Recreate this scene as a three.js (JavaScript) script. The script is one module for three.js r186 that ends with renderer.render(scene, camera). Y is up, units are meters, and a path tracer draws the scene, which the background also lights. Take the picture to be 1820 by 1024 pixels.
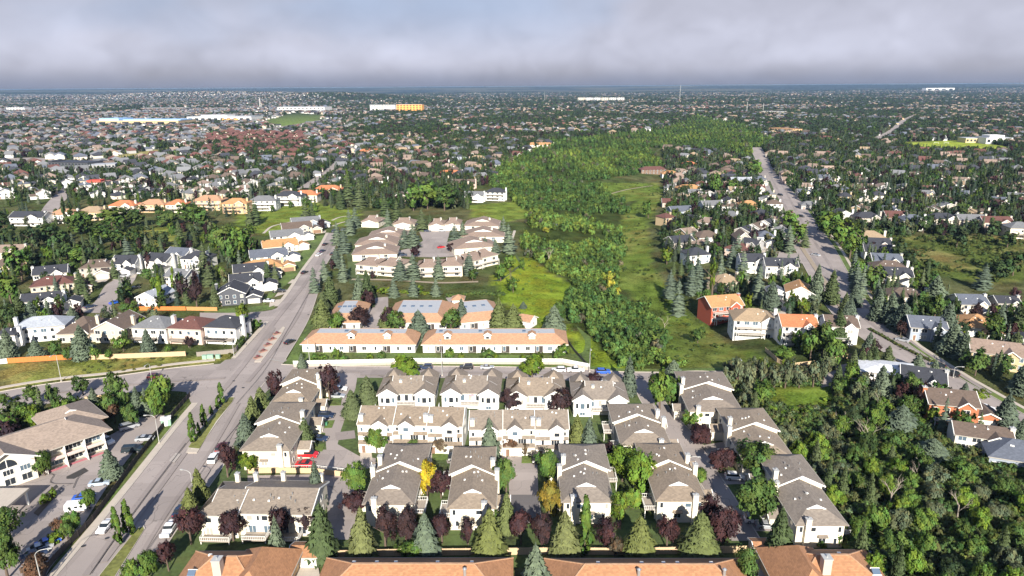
import * as THREE from 'three';
import { mergeGeometries } from 'three/addons/utils/BufferGeometryUtils.js';

// ---------------------------------------------------------------- camera, sky, sun, exposure
const scene = new THREE.Scene();
const FOC = 1214, PITCH = 16.45, ROLL = -0.35, CAM_Y = 90;
const camera = new THREE.PerspectiveCamera(2 * Math.atan(512 / FOC) * 180 / Math.PI, 16 / 9, 0.5, 90000);
camera.position.set(0, CAM_Y, 0);
camera.rotation.order = 'YXZ';
camera.rotation.set(-PITCH * Math.PI / 180, 0, ROLL * Math.PI / 180);
camera.updateMatrixWorld(true);

const EXPO = 2.5;
const renderer = new THREE.WebGLRenderer({ antialias: true });
renderer.setSize(1024, 576);
renderer.toneMapping = THREE.LinearToneMapping;
renderer.toneMappingExposure = EXPO;
renderer.shadowMap.enabled = true;

const SUN_EL = 28 * Math.PI / 180, SUN_AZ = 5 * Math.PI / 180;      // behind the camera, a little to its right
const sunDir = new THREE.Vector3(Math.sin(SUN_AZ) * Math.cos(SUN_EL), Math.sin(SUN_EL), Math.cos(SUN_AZ) * Math.cos(SUN_EL));
const sun = new THREE.DirectionalLight(new THREE.Color().setRGB(1, 0.93, 0.82), 4.1);
sun.name = 'sun';
sun.position.copy(sunDir).multiplyScalar(900).add(new THREE.Vector3(0, 0, -300));
sun.target.position.set(0, 0, -300);
sun.castShadow = true;
Object.assign(sun.shadow.camera, { left: -500, right: 500, top: 500, bottom: -500, near: 10, far: 2500 });
sun.shadow.mapSize.set(4096, 4096);
scene.add(sun, sun.target);

function rng(seed) {
  let s = seed >>> 0;
  return () => { s = (s + 0x6D2B79F5) >>> 0; let t = s; t = Math.imul(t ^ (t >>> 15), t | 1); t ^= t + Math.imul(t ^ (t >>> 7), t | 61); return ((t ^ (t >>> 14)) >>> 0) / 4294967296; };
}
const clamp = (x, a = 0, b = 1) => Math.min(b, Math.max(a, x));
const lerp = (a, b, t) => a + (b - a) * t;
const smooth = (a, b, x) => { const t = clamp((x - a) / (b - a)); return t * t * (3 - 2 * t); };
function hash2(i, j, s) { let h = Math.imul(i | 0, 374761393) + Math.imul(j | 0, 668265263) + Math.imul(s | 0, 974634777); h = Math.imul(h ^ (h >>> 13), 1274126177); return ((h ^ (h >>> 16)) >>> 0) / 4294967296; }
function vnoise(x, y, s = 1, per = 0) {
  const i = Math.floor(x), j = Math.floor(y), fx = x - i, fy = y - j, u = fx * fx * (3 - 2 * fx), v = fy * fy * (3 - 2 * fy);
  const w = k => per ? ((k % per) + per) % per : k;
  return lerp(lerp(hash2(w(i), w(j), s), hash2(w(i + 1), w(j), s), u), lerp(hash2(w(i), w(j + 1), s), hash2(w(i + 1), w(j + 1), s), u), v);
}
function fbm(x, y, s = 1, oct = 4, per = 0) { let a = 0, k = 0.5, n = 0; for (let o = 0; o < oct; o++) { a += k * vnoise(x, y, s + o * 17, per); n += k; k *= 0.5; x *= 2; y *= 2; per *= 2; } return a / n; }

{ // low grey stratus over blue, banded along the horizon
  const w = 2048, h = 1024, d = new Float32Array(w * h * 4);
  for (let j = 0; j < h; j++) {
    const el = ((j + 0.5) / h - 0.5) * 180;
    for (let i = 0; i < w; i++) {
      const az = ((i + 0.5) / w) * 360;
      const e = Math.max(el, 0);
      const wx = az * 0.2 + 0.5 * fbm(az * 0.3, e * 0.5, 5, 2), wy = e * 0.34 + 0.4 * fbm(az * 0.25 + 9, e * 0.4, 6, 2);
      const big = fbm(wx, wy, 11, 5), fine = fbm(wx * 3.1 + 4, wy * 2.4, 29, 4);
      // brightness of the cloud's underside: darker at its base near the horizon
      let b = 0.39 + 0.21 * smooth(0.1, 2.6, e) + 0.3 * (big - 0.5) * smooth(-0.3, 1.6, e) + 0.09 * (fine - 0.5);
      b *= 1 - 0.12 * smooth(3.2, 6, e) * (0.5 + big);
      let r = b * 0.98, g = b * 1.01, bl = b * 1.22;
      const gap = smooth(0.5, 0.72, fbm(az * 0.05 + 1.4, e * 0.14 + 3.3, 51, 4)) * smooth(1.5, 7, e) * 0.55 + 0.78 * smooth(6.5, 14, e);
      const k = clamp(gap, 0, 0.9);
      const up = smooth(6, 14, e); r = lerp(r, lerp(0.42, 0.16, up), k); g = lerp(g, lerp(0.58, 0.26, up), k); bl = lerp(bl, lerp(0.85, 0.5, up), k);
      const base = 1 - smooth(-0.4, 1.5 + 1.4 * (big - 0.5), e);
      r = lerp(r, 0.19, base * 0.6); g = lerp(g, 0.25, base * 0.6); bl = lerp(bl, 0.4, base * 0.6);
      if (el < 0) { r = 0.17; g = 0.19; bl = 0.2; }
      const o = (j * w + i) * 4, q = 1 / EXPO;
      d[o] = r * q; d[o + 1] = g * q; d[o + 2] = bl * q; d[o + 3] = 1;
    }
  }
  const t = new THREE.DataTexture(d, w, h, THREE.RGBAFormat, THREE.FloatType);
  t.mapping = THREE.EquirectangularReflectionMapping;
  t.magFilter = THREE.LinearFilter; t.minFilter = THREE.LinearFilter; t.wrapS = THREE.RepeatWrapping;
  t.needsUpdate = true;
  scene.background = t; scene.environment = t;
}
scene.fog = new THREE.FogExp2(new THREE.Color().setRGB(0.42, 0.64, 1.0), 0.000034);

// ---------------------------------------------------------------- lie of the land; photo survey
// creek ravine that runs away from the viewer: centre line in metres east / ahead
const RAVINE = [[72, 232], [74, 262], [66, 300], [60, 350], [62, 420], [80, 520], [120, 640], [230, 800], [420, 960], [640, 1120]];
function toRavine(x, f) {
  let best = 1e9, at = 0;
  for (let k = 0; k < RAVINE.length - 1; k++) {
    const [ax, ay] = RAVINE[k], [bx, by] = RAVINE[k + 1], dx = bx - ax, dy = by - ay;
    const t = clamp(((x - ax) * dx + (f - ay) * dy) / (dx * dx + dy * dy)), q = Math.hypot(x - ax - dx * t, f - ay - dy * t);
    if (q < best) { best = q; at = k + t; }
  }
  return [best, at];
}
function land(x, z) {
  const f = -z; let h = 0;
  if (f > 205 && f < 1300 && x > -60) {
    const [q, at] = toRavine(x, f), w = 26 + at * 5;
    h -= 8 * smooth(205, 275, f) * Math.exp(-(q * q) / (w * w)) * (1 - smooth(7, 9, at));
  }
  const R = Math.hypot(x, f);
  if (R > 2600) {
    h += 26 * smooth(2800, 5200, R) * (fbm(x / 1500 + 7, f / 1500, 5, 3) - 0.35);
    h += 46 * Math.exp(-(((x + 2900) / 1500) ** 2) - (((f - 6900) / 900) ** 2));
    h += 42 * Math.exp(-(((x + 1350) / 520) ** 2) - (((f - 5200) / 600) ** 2));
    h += 100 * smooth(8000, 15000, R) * (0.92 + 0.12 * x / R + 0.14 * (fbm(x / 2600, f / 2600, 15, 3) - 0.5));
    h = Math.min(h, 87);
  }
  return h;
}
const _q = camera.quaternion.clone();
function ray(px, py) { return new THREE.Vector3((px - 910) / FOC, -(py - 512) / FOC, -1).applyQuaternion(_q); }
// where the sight line of a photo position meets the land (or the level `up` metres above it)
function G(px, py, up = 0) {
  const r = ray(px, py);
  let t = (CAM_Y - up) / Math.max(-r.y, 0.004);
  for (let k = 0; k < 12; k++) { const gx = r.x * t, gz = r.z * t; t = (CAM_Y - up - land(gx, gz)) / Math.max(-r.y, 0.004); }
  return new THREE.Vector3(r.x * t, land(r.x * t, r.z * t), r.z * t);
}
// how high something standing at base b is when its top shows at photo row py
function rise(b, py) {
  let lo = 0, hi = 120;
  for (let k = 0; k < 30; k++) { const m = (lo + hi) / 2, p = new THREE.Vector3(b.x, b.y + m, b.z).project(camera); if (512 - p.y * 512 > py) lo = m; else hi = m; }
  return lo;
}
const pxPerM = b => FOC / Math.abs(new THREE.Vector3(b.x, b.y, b.z).applyMatrix4(camera.matrixWorldInverse).z);
function shot(p) { const v = new THREE.Vector3(p.x, p.y, p.z).project(camera); return [910 + v.x * 910, 512 - v.y * 512]; }
const inFrame = (p, m = 0) => { const [x, y] = shot(p); return p.z < -5 && x > -m && x < 1820 + m && y > -m && y < 1024 + m; };

// ---------------------------------------------------------------- naming
const counts = {};
function numbered(n) { const k = counts[n] = (counts[n] ?? -1) + 1; return k ? `${n}_${String(k).padStart(3, '0')}` : n; }
function tag(o, label, category, group) { o.userData.label = label; o.userData.category = category; if (group) o.userData.group = group; return o; }
function thing(name, label, category, pos, turn = 0, group) {
  const o = new THREE.Group(); o.name = numbered(name); o.position.copy(pos); o.rotation.y = turn; tag(o, label, category, group); scene.add(o); return o;
}
function structure(name, geo, m) { const o = new THREE.Mesh(geo, m); o.name = numbered(name); o.userData.kind = 'structure'; o.receiveShadow = true; scene.add(o); return o; }
function part(name, geo, m, parent) { const o = new THREE.Mesh(geo, m); o.name = name; o.castShadow = o.receiveShadow = true; parent.add(o); return o; }
const landmarks = [];                  // places that labels can refer to
function landmark(short, p, r = 0) { landmarks.push({ short, p: p.clone(), r }); }
const ORD = ['leftmost', 'second from left', 'third from left', 'fourth from left', 'fifth from left', 'sixth from left', 'seventh from left', 'eighth from left', 'ninth from left', 'tenth from left', 'eleventh from left', 'twelfth from left'];
const TENS = ['', '', 'twenty', 'thirty', 'forty', 'fifty', 'sixty', 'seventy', 'eighty', 'ninety'], UNITS = ['', 'first', 'second', 'third', 'fourth', 'fifth', 'sixth', 'seventh', 'eighth', 'ninth', 'tenth', 'eleventh', 'twelfth', 'thirteenth', 'fourteenth', 'fifteenth', 'sixteenth', 'seventeenth', 'eighteenth', 'nineteenth'], TENTH = ['', '', 'twentieth', 'thirtieth', 'fortieth', 'fiftieth', 'sixtieth', 'seventieth', 'eightieth', 'ninetieth'];
function ordinal(k, n) {
  if (k === n - 1) return 'rightmost';
  if (k < 12) return ORD[k];
  k++; if (k < 20) return UNITS[k] + ' from left';
  return (k % 10 ? TENS[Math.floor(k / 10)] + '-' + UNITS[k % 10] : TENTH[Math.floor(k / 10)]) + ' from left';
}

// ---------------------------------------------------------------- textures and materials
function tex(n, metres, fn, ch = 1) {
  const d = new Uint8Array(n * n * 4);
  for (let j = 0; j < n; j++) for (let i = 0; i < n; i++) { const v = fn(i / n, j / n, i, j), o = (j * n + i) * 4; for (let c = 0; c < 3; c++) d[o + c] = clamp(ch === 1 ? v : v[c]) * 255; d[o + 3] = 255; }
  const t = new THREE.DataTexture(d, n, n); t.wrapS = t.wrapT = THREE.RepeatWrapping; t.magFilter = THREE.LinearFilter; t.minFilter = THREE.LinearMipmapLinearFilter; t.generateMipmaps = true; t.repeat.set(1 / metres, 1 / metres); t.needsUpdate = true; return t;
}
const T = {
  shingle: tex(512, 9.6, (u, v, i, j) => { const row = Math.floor(v * 32), c = Math.floor(u * 20 + (row % 2) * 0.5 + hash2(row, 0, 3) * 2); return 0.66 + 0.24 * hash2(c % 20, row, 7) + 0.16 * fbm(u * 6, v * 6, 9, 3, 6) - (v * 32 % 1 < 0.2 ? 0.1 : 0) - 0.1 * smooth(0.62, 0.8, fbm(u * 12, v * 2, 19, 3, 2)); }),
  siding: tex(256, 3.2, (u, v) => 0.95 - ((v * 16) % 1 < 0.14 ? 0.12 : 0) + 0.05 * fbm(u * 8, v * 8, 2, 3, 8)),
  stucco: tex(256, 5, (u, v, i, j) => 0.88 + 0.09 * fbm(u * 6, v * 6, 2, 4, 6) + 0.04 * hash2(i, j, 4)),
  asphalt: tex(1024, 64, (u, v, i, j) => {
    let a = 0.78 + 0.2 * (fbm(u * 7, v * 7, 31, 5, 7) - 0.5) + 0.09 * (hash2(i, j, 8) - 0.5);
    const c1 = Math.abs(fbm(u * 9, v * 9, 77, 4, 9) - 0.5), c2 = Math.abs(fbm(u * 5 + 3, v * 5, 99, 4, 5) - 0.48);
    if (c1 < 0.0035) a -= 0.2; if (c2 < 0.0025) a -= 0.26;
    a += 0.08 * (hash2(Math.floor(u * 9), Math.floor(v * 13), 21) > 0.8 ? 1 : 0) - 0.09 * (hash2(Math.floor(u * 11), Math.floor(v * 7), 25) > 0.88 ? 1 : 0);
    return a;
  }),
  concrete: tex(256, 6, (u, v, i, j) => 0.86 + 0.1 * (fbm(u * 5, v * 5, 3, 4, 5) - 0.5) - ((u * 4) % 1 < 0.03 || (v * 4) % 1 < 0.03 ? 0.14 : 0) + 0.05 * (hash2(Math.floor(u * 4), Math.floor(v * 4), 5) - 0.5)),
  grass: tex(1024, 36, (u, v, i, j) => {
    const b = fbm(u * 6, v * 6, 41, 5, 6), f = fbm(u * 60, v * 60, 43, 3, 60), s = hash2(i, j, 47), k = 0.5 + 0.7 * (b - 0.5) + 0.55 * (f - 0.5) + 0.2 * (s - 0.5), dry = smooth(0.5, 0.68, fbm(u * 5 + 9, v * 5, 61, 4, 5));
    return [k * lerp(1.25, 1.5, dry) + 0.06, k * 1.3 + 0.06, k * 1.2];
  }, 3),
  wood: tex(256, 3, (u, v, i) => 0.72 + 0.16 * hash2(Math.floor(u * 20), 1, 3) + 0.14 * fbm(u * 40, v * 4, 5, 3, 4) - ((u * 20) % 1 < 0.1 ? 0.25 : 0)),
  bark: tex(128, 1.2, (u, v) => 0.6 + 0.4 * fbm(u * 14, v * 4, 5, 3, 2)),
  gravel: tex(256, 4, (u, v, i, j) => 0.7 + 0.3 * hash2(i >> 1, j >> 1, 5) * fbm(u * 8, v * 8, 4, 3, 8) + 0.1),
};
const C = (r, g, b) => new THREE.Color().setRGB(r, g, b);
function M(color, map, rough = 0.9, extra = {}) { return new THREE.MeshPhysicalMaterial({ color, map: map || null, roughness: rough, side: THREE.DoubleSide, ...extra }); }
const WALL = {
  white: C(0.74, 0.73, 0.7), cream: C(0.72, 0.66, 0.54), beige: C(0.55, 0.47, 0.36), tan: C(0.5, 0.38, 0.23), peach: C(0.6, 0.42, 0.24), grey: C(0.36, 0.36, 0.36), charcoal: C(0.075, 0.08, 0.095),
  'blue-grey': C(0.3, 0.34, 0.4), pink: C(0.62, 0.47, 0.4), brown: C(0.17, 0.11, 0.075), red: C(0.42, 0.09, 0.05), timber: C(0.36, 0.135, 0.065), yellow: C(0.62, 0.5, 0.27), stone: C(0.42, 0.38, 0.33),
};
const ROOF = {
  brown: C(0.13, 0.095, 0.075), maroon: C(0.13, 0.055, 0.045), charcoal: C(0.04, 0.043, 0.055), grey: C(0.17, 0.175, 0.185), slate: C(0.11, 0.125, 0.16), 'pale grey': C(0.36, 0.39, 0.44), tan: C(0.34, 0.25, 0.16), cedar: C(0.46, 0.25, 0.11),
  terracotta: C(0.5, 0.18, 0.08), white: C(0.66, 0.68, 0.72), taupe: C(0.242, 0.2, 0.16), peach: C(0.43, 0.25, 0.15), red: C(0.5, 0.08, 0.04), umber: C(0.27, 0.2, 0.16), chestnut: C(0.4, 0.2, 0.1),
};
const cache = {};
const memo = (k, f) => cache[k] ?? (cache[k] = f());
const wallM = k => memo('w' + k, () => M(WALL[k], T[['white', 'cream', 'charcoal', 'blue-grey', 'timber', 'grey'].includes(k) ? 'siding' : 'stucco'], 0.85));
const roofM = k => memo('r' + k, () => M(ROOF[k], T.shingle, 0.92));
const X = {
  trim: M(C(0.76, 0.75, 0.71), null, 0.6), gutter: M(C(0.4, 0.37, 0.32), null, 0.6), pane: M(C(0.028, 0.034, 0.042), null, 0.08, { specularIntensity: 1 }), paneBlue: M(C(0.09, 0.13, 0.17), null, 0.1), paneBlind: M(C(0.34, 0.33, 0.3), null, 0.3),
  garage: M(C(0.7, 0.68, 0.62), null, 0.6), garageBrown: M(C(0.22, 0.13, 0.08), null, 0.6), door: M(C(0.2, 0.12, 0.08), null, 0.5), doorWhite: M(C(0.65, 0.64, 0.6), null, 0.5), metal: M(C(0.42, 0.43, 0.44), null, 0.4, { metalness: 0.6 }), darkMetal: M(C(0.06, 0.06, 0.065), null, 0.5, { metalness: 0.4 }),
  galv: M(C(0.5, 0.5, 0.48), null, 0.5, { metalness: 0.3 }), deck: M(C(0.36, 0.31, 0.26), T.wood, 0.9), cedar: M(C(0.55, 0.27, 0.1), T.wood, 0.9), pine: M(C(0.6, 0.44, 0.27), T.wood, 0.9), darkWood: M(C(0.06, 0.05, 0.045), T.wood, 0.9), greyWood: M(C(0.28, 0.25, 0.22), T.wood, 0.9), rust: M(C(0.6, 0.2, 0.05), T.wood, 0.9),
  vinyl: M(C(0.78, 0.77, 0.74), null, 0.55), asphalt: M(C(0.36, 0.312, 0.29), T.asphalt, 0.95), asphaltDark: M(C(0.15, 0.138, 0.14), T.asphalt, 0.95), concrete: M(C(0.5, 0.44, 0.37), T.concrete, 0.95), kerb: M(C(0.52, 0.47, 0.41), T.concrete, 0.95), gravel: M(C(0.32, 0.26, 0.19), T.gravel, 1),
  paint: M(C(0.7, 0.7, 0.68), null, 0.8), paintWorn: M(C(0.4, 0.39, 0.36), T.asphalt, 0.9), lawn: M(C(0.11, 0.165, 0.035), T.grass, 1), lawnDry: M(C(0.19, 0.195, 0.055), T.grass, 1), lawnDeep: M(C(0.075, 0.11, 0.03), T.grass, 1), soil: M(C(0.13, 0.095, 0.065), T.gravel, 1), seal: M(C(0.045, 0.042, 0.04), T.gravel, 0.9),
  bark: M(C(0.13, 0.095, 0.07), T.bark, 1), birch: M(C(0.4, 0.37, 0.31), T.bark, 1), tyre: M(C(0.02, 0.02, 0.02), null, 0.8), alloy: M(C(0.5, 0.5, 0.52), null, 0.3, { metalness: 0.8 }), glass: M(C(0.02, 0.025, 0.03), null, 0.06), lampGlass: M(C(0.8, 0.8, 0.75), null, 0.2), tailLamp: M(C(0.45, 0.02, 0.015), null, 0.25),
  stone: M(C(0.46, 0.42, 0.36), T.gravel, 0.95), brick: M(C(0.36, 0.13, 0.08), T.stucco, 0.9), flatRoof: M(C(0.4, 0.42, 0.45), T.gravel, 0.9), skylight: M(C(0.1, 0.14, 0.2), null, 0.08), green: M(C(0.06, 0.2, 0.11), null, 0.5), utility: M(C(0.25, 0.4, 0.3), null, 0.5), blue: M(C(0.03, 0.13, 0.5), null, 0.5), paleBlue: M(C(0.3, 0.5, 0.75), null, 0.6), terracotta: M(C(0.3, 0.17, 0.14), T.stucco, 0.8), orange: M(C(0.85, 0.4, 0.1), T.stucco, 0.8), yellow: M(C(0.8, 0.5, 0.02), null, 0.5), solar: M(C(0.02, 0.025, 0.05), null, 0.1),
};

// ---------------------------------------------------------------- mesh builder, uv in metres
const _a = new THREE.Vector3(), _b = new THREE.Vector3(), _n = new THREE.Vector3(), _u = new THREE.Vector3(), _v = new THREE.Vector3(), UP = new THREE.Vector3(0, 1, 0);
class MB {
  constructor() { this.p = []; this.n = []; this.t = []; }
  poly(...q) {
    _a.set(q[1][0] - q[0][0], q[1][1] - q[0][1], q[1][2] - q[0][2]); let k = 2;
    do { _b.set(q[k][0] - q[0][0], q[k][1] - q[0][1], q[k][2] - q[0][2]); _n.crossVectors(_a, _b); k++; } while (_n.lengthSq() < 1e-10 && k < q.length);
    _n.normalize();
    if (Math.abs(_n.y) > 0.98) _u.set(1, 0, 0); else _u.crossVectors(UP, _n).normalize();
    _v.crossVectors(_n, _u);
    const put = r => { this.p.push(r[0], r[1], r[2]); this.n.push(_n.x, _n.y, _n.z); this.t.push(r[0] * _u.x + r[1] * _u.y + r[2] * _u.z, r[0] * _v.x + r[1] * _v.y + r[2] * _v.z); };
    for (let i = 1; i < q.length - 1; i++) { put(q[0]); put(q[i]); put(q[i + 1]); }
    return this;
  }
  box(x0, y0, z0, x1, y1, z1, bottom = true) {
    this.poly([x0, y0, z1], [x1, y0, z1], [x1, y1, z1], [x0, y1, z1]).poly([x1, y0, z0], [x0, y0, z0], [x0, y1, z0], [x1, y1, z0]);
    this.poly([x1, y0, z1], [x1, y0, z0], [x1, y1, z0], [x1, y1, z1]).poly([x0, y0, z0], [x0, y0, z1], [x0, y1, z1], [x0, y1, z0]);
    this.poly([x0, y1, z1], [x1, y1, z1], [x1, y1, z0], [x0, y1, z0]);
    if (bottom) this.poly([x0, y0, z0], [x1, y0, z0], [x1, y0, z1], [x0, y0, z1]);
    return this;
  }
  slab(q, t) {            // a sheet of even upright thickness under the polygon q
    this.poly(...q); const l = q.map(p => [p[0], p[1] - t, p[2]]); this.poly(...[...l].reverse());
    q.forEach((p, i) => { const k = (i + 1) % q.length; this.poly(l[i], l[k], q[k], p); });
    return this;
  }
  bar(a, b, w, s = 4, w2 = w) {
    const A = new THREE.Vector3(...a), B = new THREE.Vector3(...b), d = B.clone().sub(A).normalize(), e = new THREE.Vector3(Math.abs(d.y) > 0.9 ? 1 : 0, Math.abs(d.y) > 0.9 ? 0 : 1, 0).cross(d).normalize(), f = d.clone().cross(e);
    const ring = (P, r) => Array.from({ length: s }, (_, i) => { const t = (i + 0.5) / s * 6.2832; return [P.x + (e.x * Math.cos(t) + f.x * Math.sin(t)) * r, P.y + (e.y * Math.cos(t) + f.y * Math.sin(t)) * r, P.z + (e.z * Math.cos(t) + f.z * Math.sin(t)) * r]; });
    const P = ring(A, w), Q = ring(B, w2);
    for (let i = 0; i < s; i++) { const k = (i + 1) % s; this.poly(P[i], P[k], Q[k], Q[i]); }
    this.poly(...Q); this.poly(...[...P].reverse());
    return this;
  }
  geo() {
    const g = new THREE.BufferGeometry();
    g.setAttribute('position', new THREE.Float32BufferAttribute(this.p, 3)); g.setAttribute('normal', new THREE.Float32BufferAttribute(this.n, 3)); g.setAttribute('uv', new THREE.Float32BufferAttribute(this.t, 2));
    return g;
  }
}
const gbox = (x0, y0, z0, x1, y1, z1) => new MB().box(x0, y0, z0, x1, y1, z1).geo();
// ---------------------------------------------------------------- ground
const pts = s => s.trim().split(/\s+/).map(q => { const [x, y] = q.split(',').map(Number), p = G(x, y); return [p.x, p.z]; });
function inside(x, z, poly) { let c = false; for (let i = 0, j = poly.length - 1; i < poly.length; j = i++) { const [xi, zi] = poly[i], [xj, zj] = poly[j]; if ((zi > z) !== (zj > z) && x < (xj - xi) * (z - zi) / (zj - zi) + xi) c = !c; } return c; }
function boxed(poly) { const xs = poly.map(p => p[0]), zs = poly.map(p => p[1]); return { poly, x0: Math.min(...xs), x1: Math.max(...xs), z0: Math.min(...zs), z1: Math.max(...zs) }; }
const within = (x, z, b) => x >= b.x0 && x <= b.x1 && z >= b.z0 && z <= b.z1 && inside(x, z, b.poly);

// open meadows and woods that the photograph shows, by their outline
const ZONE = {
  meadow: '905,455 945,460 985,490 1018,505 1005,535 985,560 1000,575 1040,600 1095,640 1110,660 1045,658 1020,610 960,580 900,545 880,520 880,490',
  slopeEast: '1170,335 1180,350 1150,400 1160,470 1230,560 1300,615 1390,655 1180,650 1170,560 1090,500 1100,420 1110,370',
  slopeTop: '1070,325 1170,325 1180,345 1110,360 1040,350',
  clearing: '1365,690 1480,685 1490,730 1400,735 1360,715',
  greenWest: '420,375 560,360 640,375 640,400 560,405 480,420 420,400',
  knoll: '835,365 925,358 945,385 900,395 835,385',
  dryWest: '0,645 330,635 420,628 400,645 220,660 0,695',
  dryBank: '210,405 320,405 330,440 240,440',
  valleyEast: '1580,420 1800,420 1820,430 1820,500 1750,505 1640,480 1590,450',
  lowWood: '1290,670 1480,668 1640,750 1740,800 1820,820 1960,1024 1960,1200 1620,1200 1500,960 1420,830 1330,740',
  wood: '1060,665 1200,655 1190,600 1150,555 1090,520 1100,430 1120,370 1070,335 1010,330 1180,300 1150,262 1330,285 1380,250 1330,225 1240,205 1180,230 1100,240 1000,250 945,270 880,300 870,330 905,345 940,400 920,420 935,455 1000,490 1020,505 1000,540 1010,575 1050,600',
  railway: '190,280 300,262 365,258 300,268 200,290',
  field: '1600,262 1610,252 1720,250 1800,262 1790,272 1640,270',
  campus: '470,215 520,200 580,205 560,222 480,225',
};
for (const k in ZONE) ZONE[k] = boxed(pts(ZONE[k]));
const mix3 = (a, b, t) => [lerp(a[0], b[0], t), lerp(a[1], b[1], t), lerp(a[2], b[2], t)];
function groundTint(x, z) {
  const n = fbm(x / 23, z / 23, 7, 4), n2 = fbm(x / 6, z / 6, 17, 3), m = fbm(x / 90 + 3, z / 90, 23, 3);
  let c = mix3([0.06, 0.08, 0.028], [0.1, 0.1, 0.05], smooth(0.35, 0.7, n));
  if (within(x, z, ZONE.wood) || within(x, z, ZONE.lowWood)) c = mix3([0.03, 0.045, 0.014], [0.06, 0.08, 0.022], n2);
  if (within(x, z, ZONE.slopeEast) || within(x, z, ZONE.slopeTop)) c = mix3([0.105, 0.15, 0.03], [0.19, 0.195, 0.062], smooth(0.35, 0.72, 0.6 * n + 0.4 * m));
  if (within(x, z, ZONE.meadow)) c = mix3([0.15, 0.215, 0.024], [0.215, 0.25, 0.028], smooth(0.3, 0.7, n));
  if (within(x, z, ZONE.clearing)) c = mix3([0.1, 0.16, 0.025], [0.14, 0.18, 0.035], n2);
  if (within(x, z, ZONE.greenWest) || within(x, z, ZONE.knoll)) c = mix3([0.11, 0.175, 0.03], [0.17, 0.2, 0.045], n);
  if (within(x, z, ZONE.dryWest) || within(x, z, ZONE.dryBank)) c = mix3([0.15, 0.18, 0.04], [0.27, 0.235, 0.085], smooth(0.3, 0.7, 0.5 * n + 0.5 * n2));
  if (within(x, z, ZONE.valleyEast)) c = mix3([0.09, 0.12, 0.03], [0.18, 0.16, 0.065], smooth(0.3, 0.7, n));
  if (within(x, z, ZONE.railway)) c = mix3([0.28, 0.27, 0.1], [0.36, 0.3, 0.16], n);
  if (within(x, z, ZONE.field)) c = mix3([0.24, 0.33, 0.04], [0.3, 0.34, 0.06], n);
  if (within(x, z, ZONE.campus)) c = mix3([0.16, 0.24, 0.06], [0.2, 0.26, 0.09], n);
  const R = Math.hypot(x, z);
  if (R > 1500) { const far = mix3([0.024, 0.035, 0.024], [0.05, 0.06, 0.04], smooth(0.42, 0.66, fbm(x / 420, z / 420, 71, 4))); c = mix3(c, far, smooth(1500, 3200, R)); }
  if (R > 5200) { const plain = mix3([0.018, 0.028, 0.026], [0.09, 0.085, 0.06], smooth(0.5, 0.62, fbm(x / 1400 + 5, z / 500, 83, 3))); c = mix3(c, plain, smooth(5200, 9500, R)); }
  return c;
}
{
  const axis = (fineA, fineB, step, far, grow) => { const a = []; for (let v = fineA; v <= fineB + 1e-6; v += step) a.push(v); let s = step, v = fineB; while (v < far) { s *= grow; v += s; a.push(v); } s = step; v = fineA; while (v > -far) { s *= grow; v -= s; a.unshift(v); } return a; };
  const xs = axis(-300, 420, 4, 15500, 1.09), fs = axis(60, 760, 4, 15500, 1.07).filter(f => f > -1200);
  const nx = xs.length, nf = fs.length, pos = new Float32Array(nx * nf * 3), col = new Float32Array(nx * nf * 3), uv = new Float32Array(nx * nf * 2), idx = [];
  for (let j = 0; j < nf; j++) for (let i = 0; i < nx; i++) {
    const o = j * nx + i, x = xs[i], z = -fs[j];
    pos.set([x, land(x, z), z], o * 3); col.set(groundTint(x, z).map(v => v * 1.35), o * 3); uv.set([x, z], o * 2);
    if (i && j) idx.push(o - nx - 1, o - nx, o, o - nx - 1, o, o - 1);
  }
  const g = new THREE.BufferGeometry();
  g.setAttribute('position', new THREE.BufferAttribute(pos, 3)); g.setAttribute('color', new THREE.BufferAttribute(col, 3)); g.setAttribute('uv', new THREE.BufferAttribute(uv, 2)); g.setIndex(idx); g.computeVertexNormals();
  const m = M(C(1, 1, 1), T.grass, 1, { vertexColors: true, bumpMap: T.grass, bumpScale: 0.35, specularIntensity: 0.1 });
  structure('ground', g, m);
}

// ---------------------------------------------------------------- sheets laid on the ground, each a little above the last
let layer = 0.004;
const PAVED = [];
function sheet(name, poly, m, raise = 0) {
  const y = layer + raise; layer += 0.0016;
  const c = poly.map(([x, z]) => new THREE.Vector2(x, -z)), tri = THREE.ShapeUtils.triangulateShape(c, []);
  const mb = new MB(), P = i => [poly[i][0], land(poly[i][0], poly[i][1]) + y, poly[i][1]];
  for (const t of tri) { const q = t.map(P), up = (q[1][0] - q[0][0]) * (q[2][2] - q[0][2]) - (q[1][2] - q[0][2]) * (q[2][0] - q[0][0]) < 0; mb.poly(...(up ? q : q.reverse())); }
  if (raise) poly.forEach((p, i) => { const k = (i + 1) % poly.length, a = P(i), b = P(k); mb.poly([a[0], a[1] - y, a[2]], [b[0], b[1] - y, b[2]], b, a); });
  return structure(name, mb.geo(), m);
}
function paved(name, poly, m, raise) { PAVED.push(boxed(poly)); return sheet(name, poly, m, raise); }
function resample(line, n) {
  const L = [0]; for (let i = 1; i < line.length; i++) L.push(L[i - 1] + Math.hypot(line[i][0] - line[i - 1][0], line[i][1] - line[i - 1][1]));
  return Array.from({ length: n + 1 }, (_, k) => { const s = L[L.length - 1] * k / n; let i = 1; while (i < L.length - 1 && L[i] < s) i++; const t = (s - L[i - 1]) / Math.max(L[i] - L[i - 1], 1e-6); return [lerp(line[i - 1][0], line[i][0], t), lerp(line[i - 1][1], line[i][1], t)]; });
}
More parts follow.
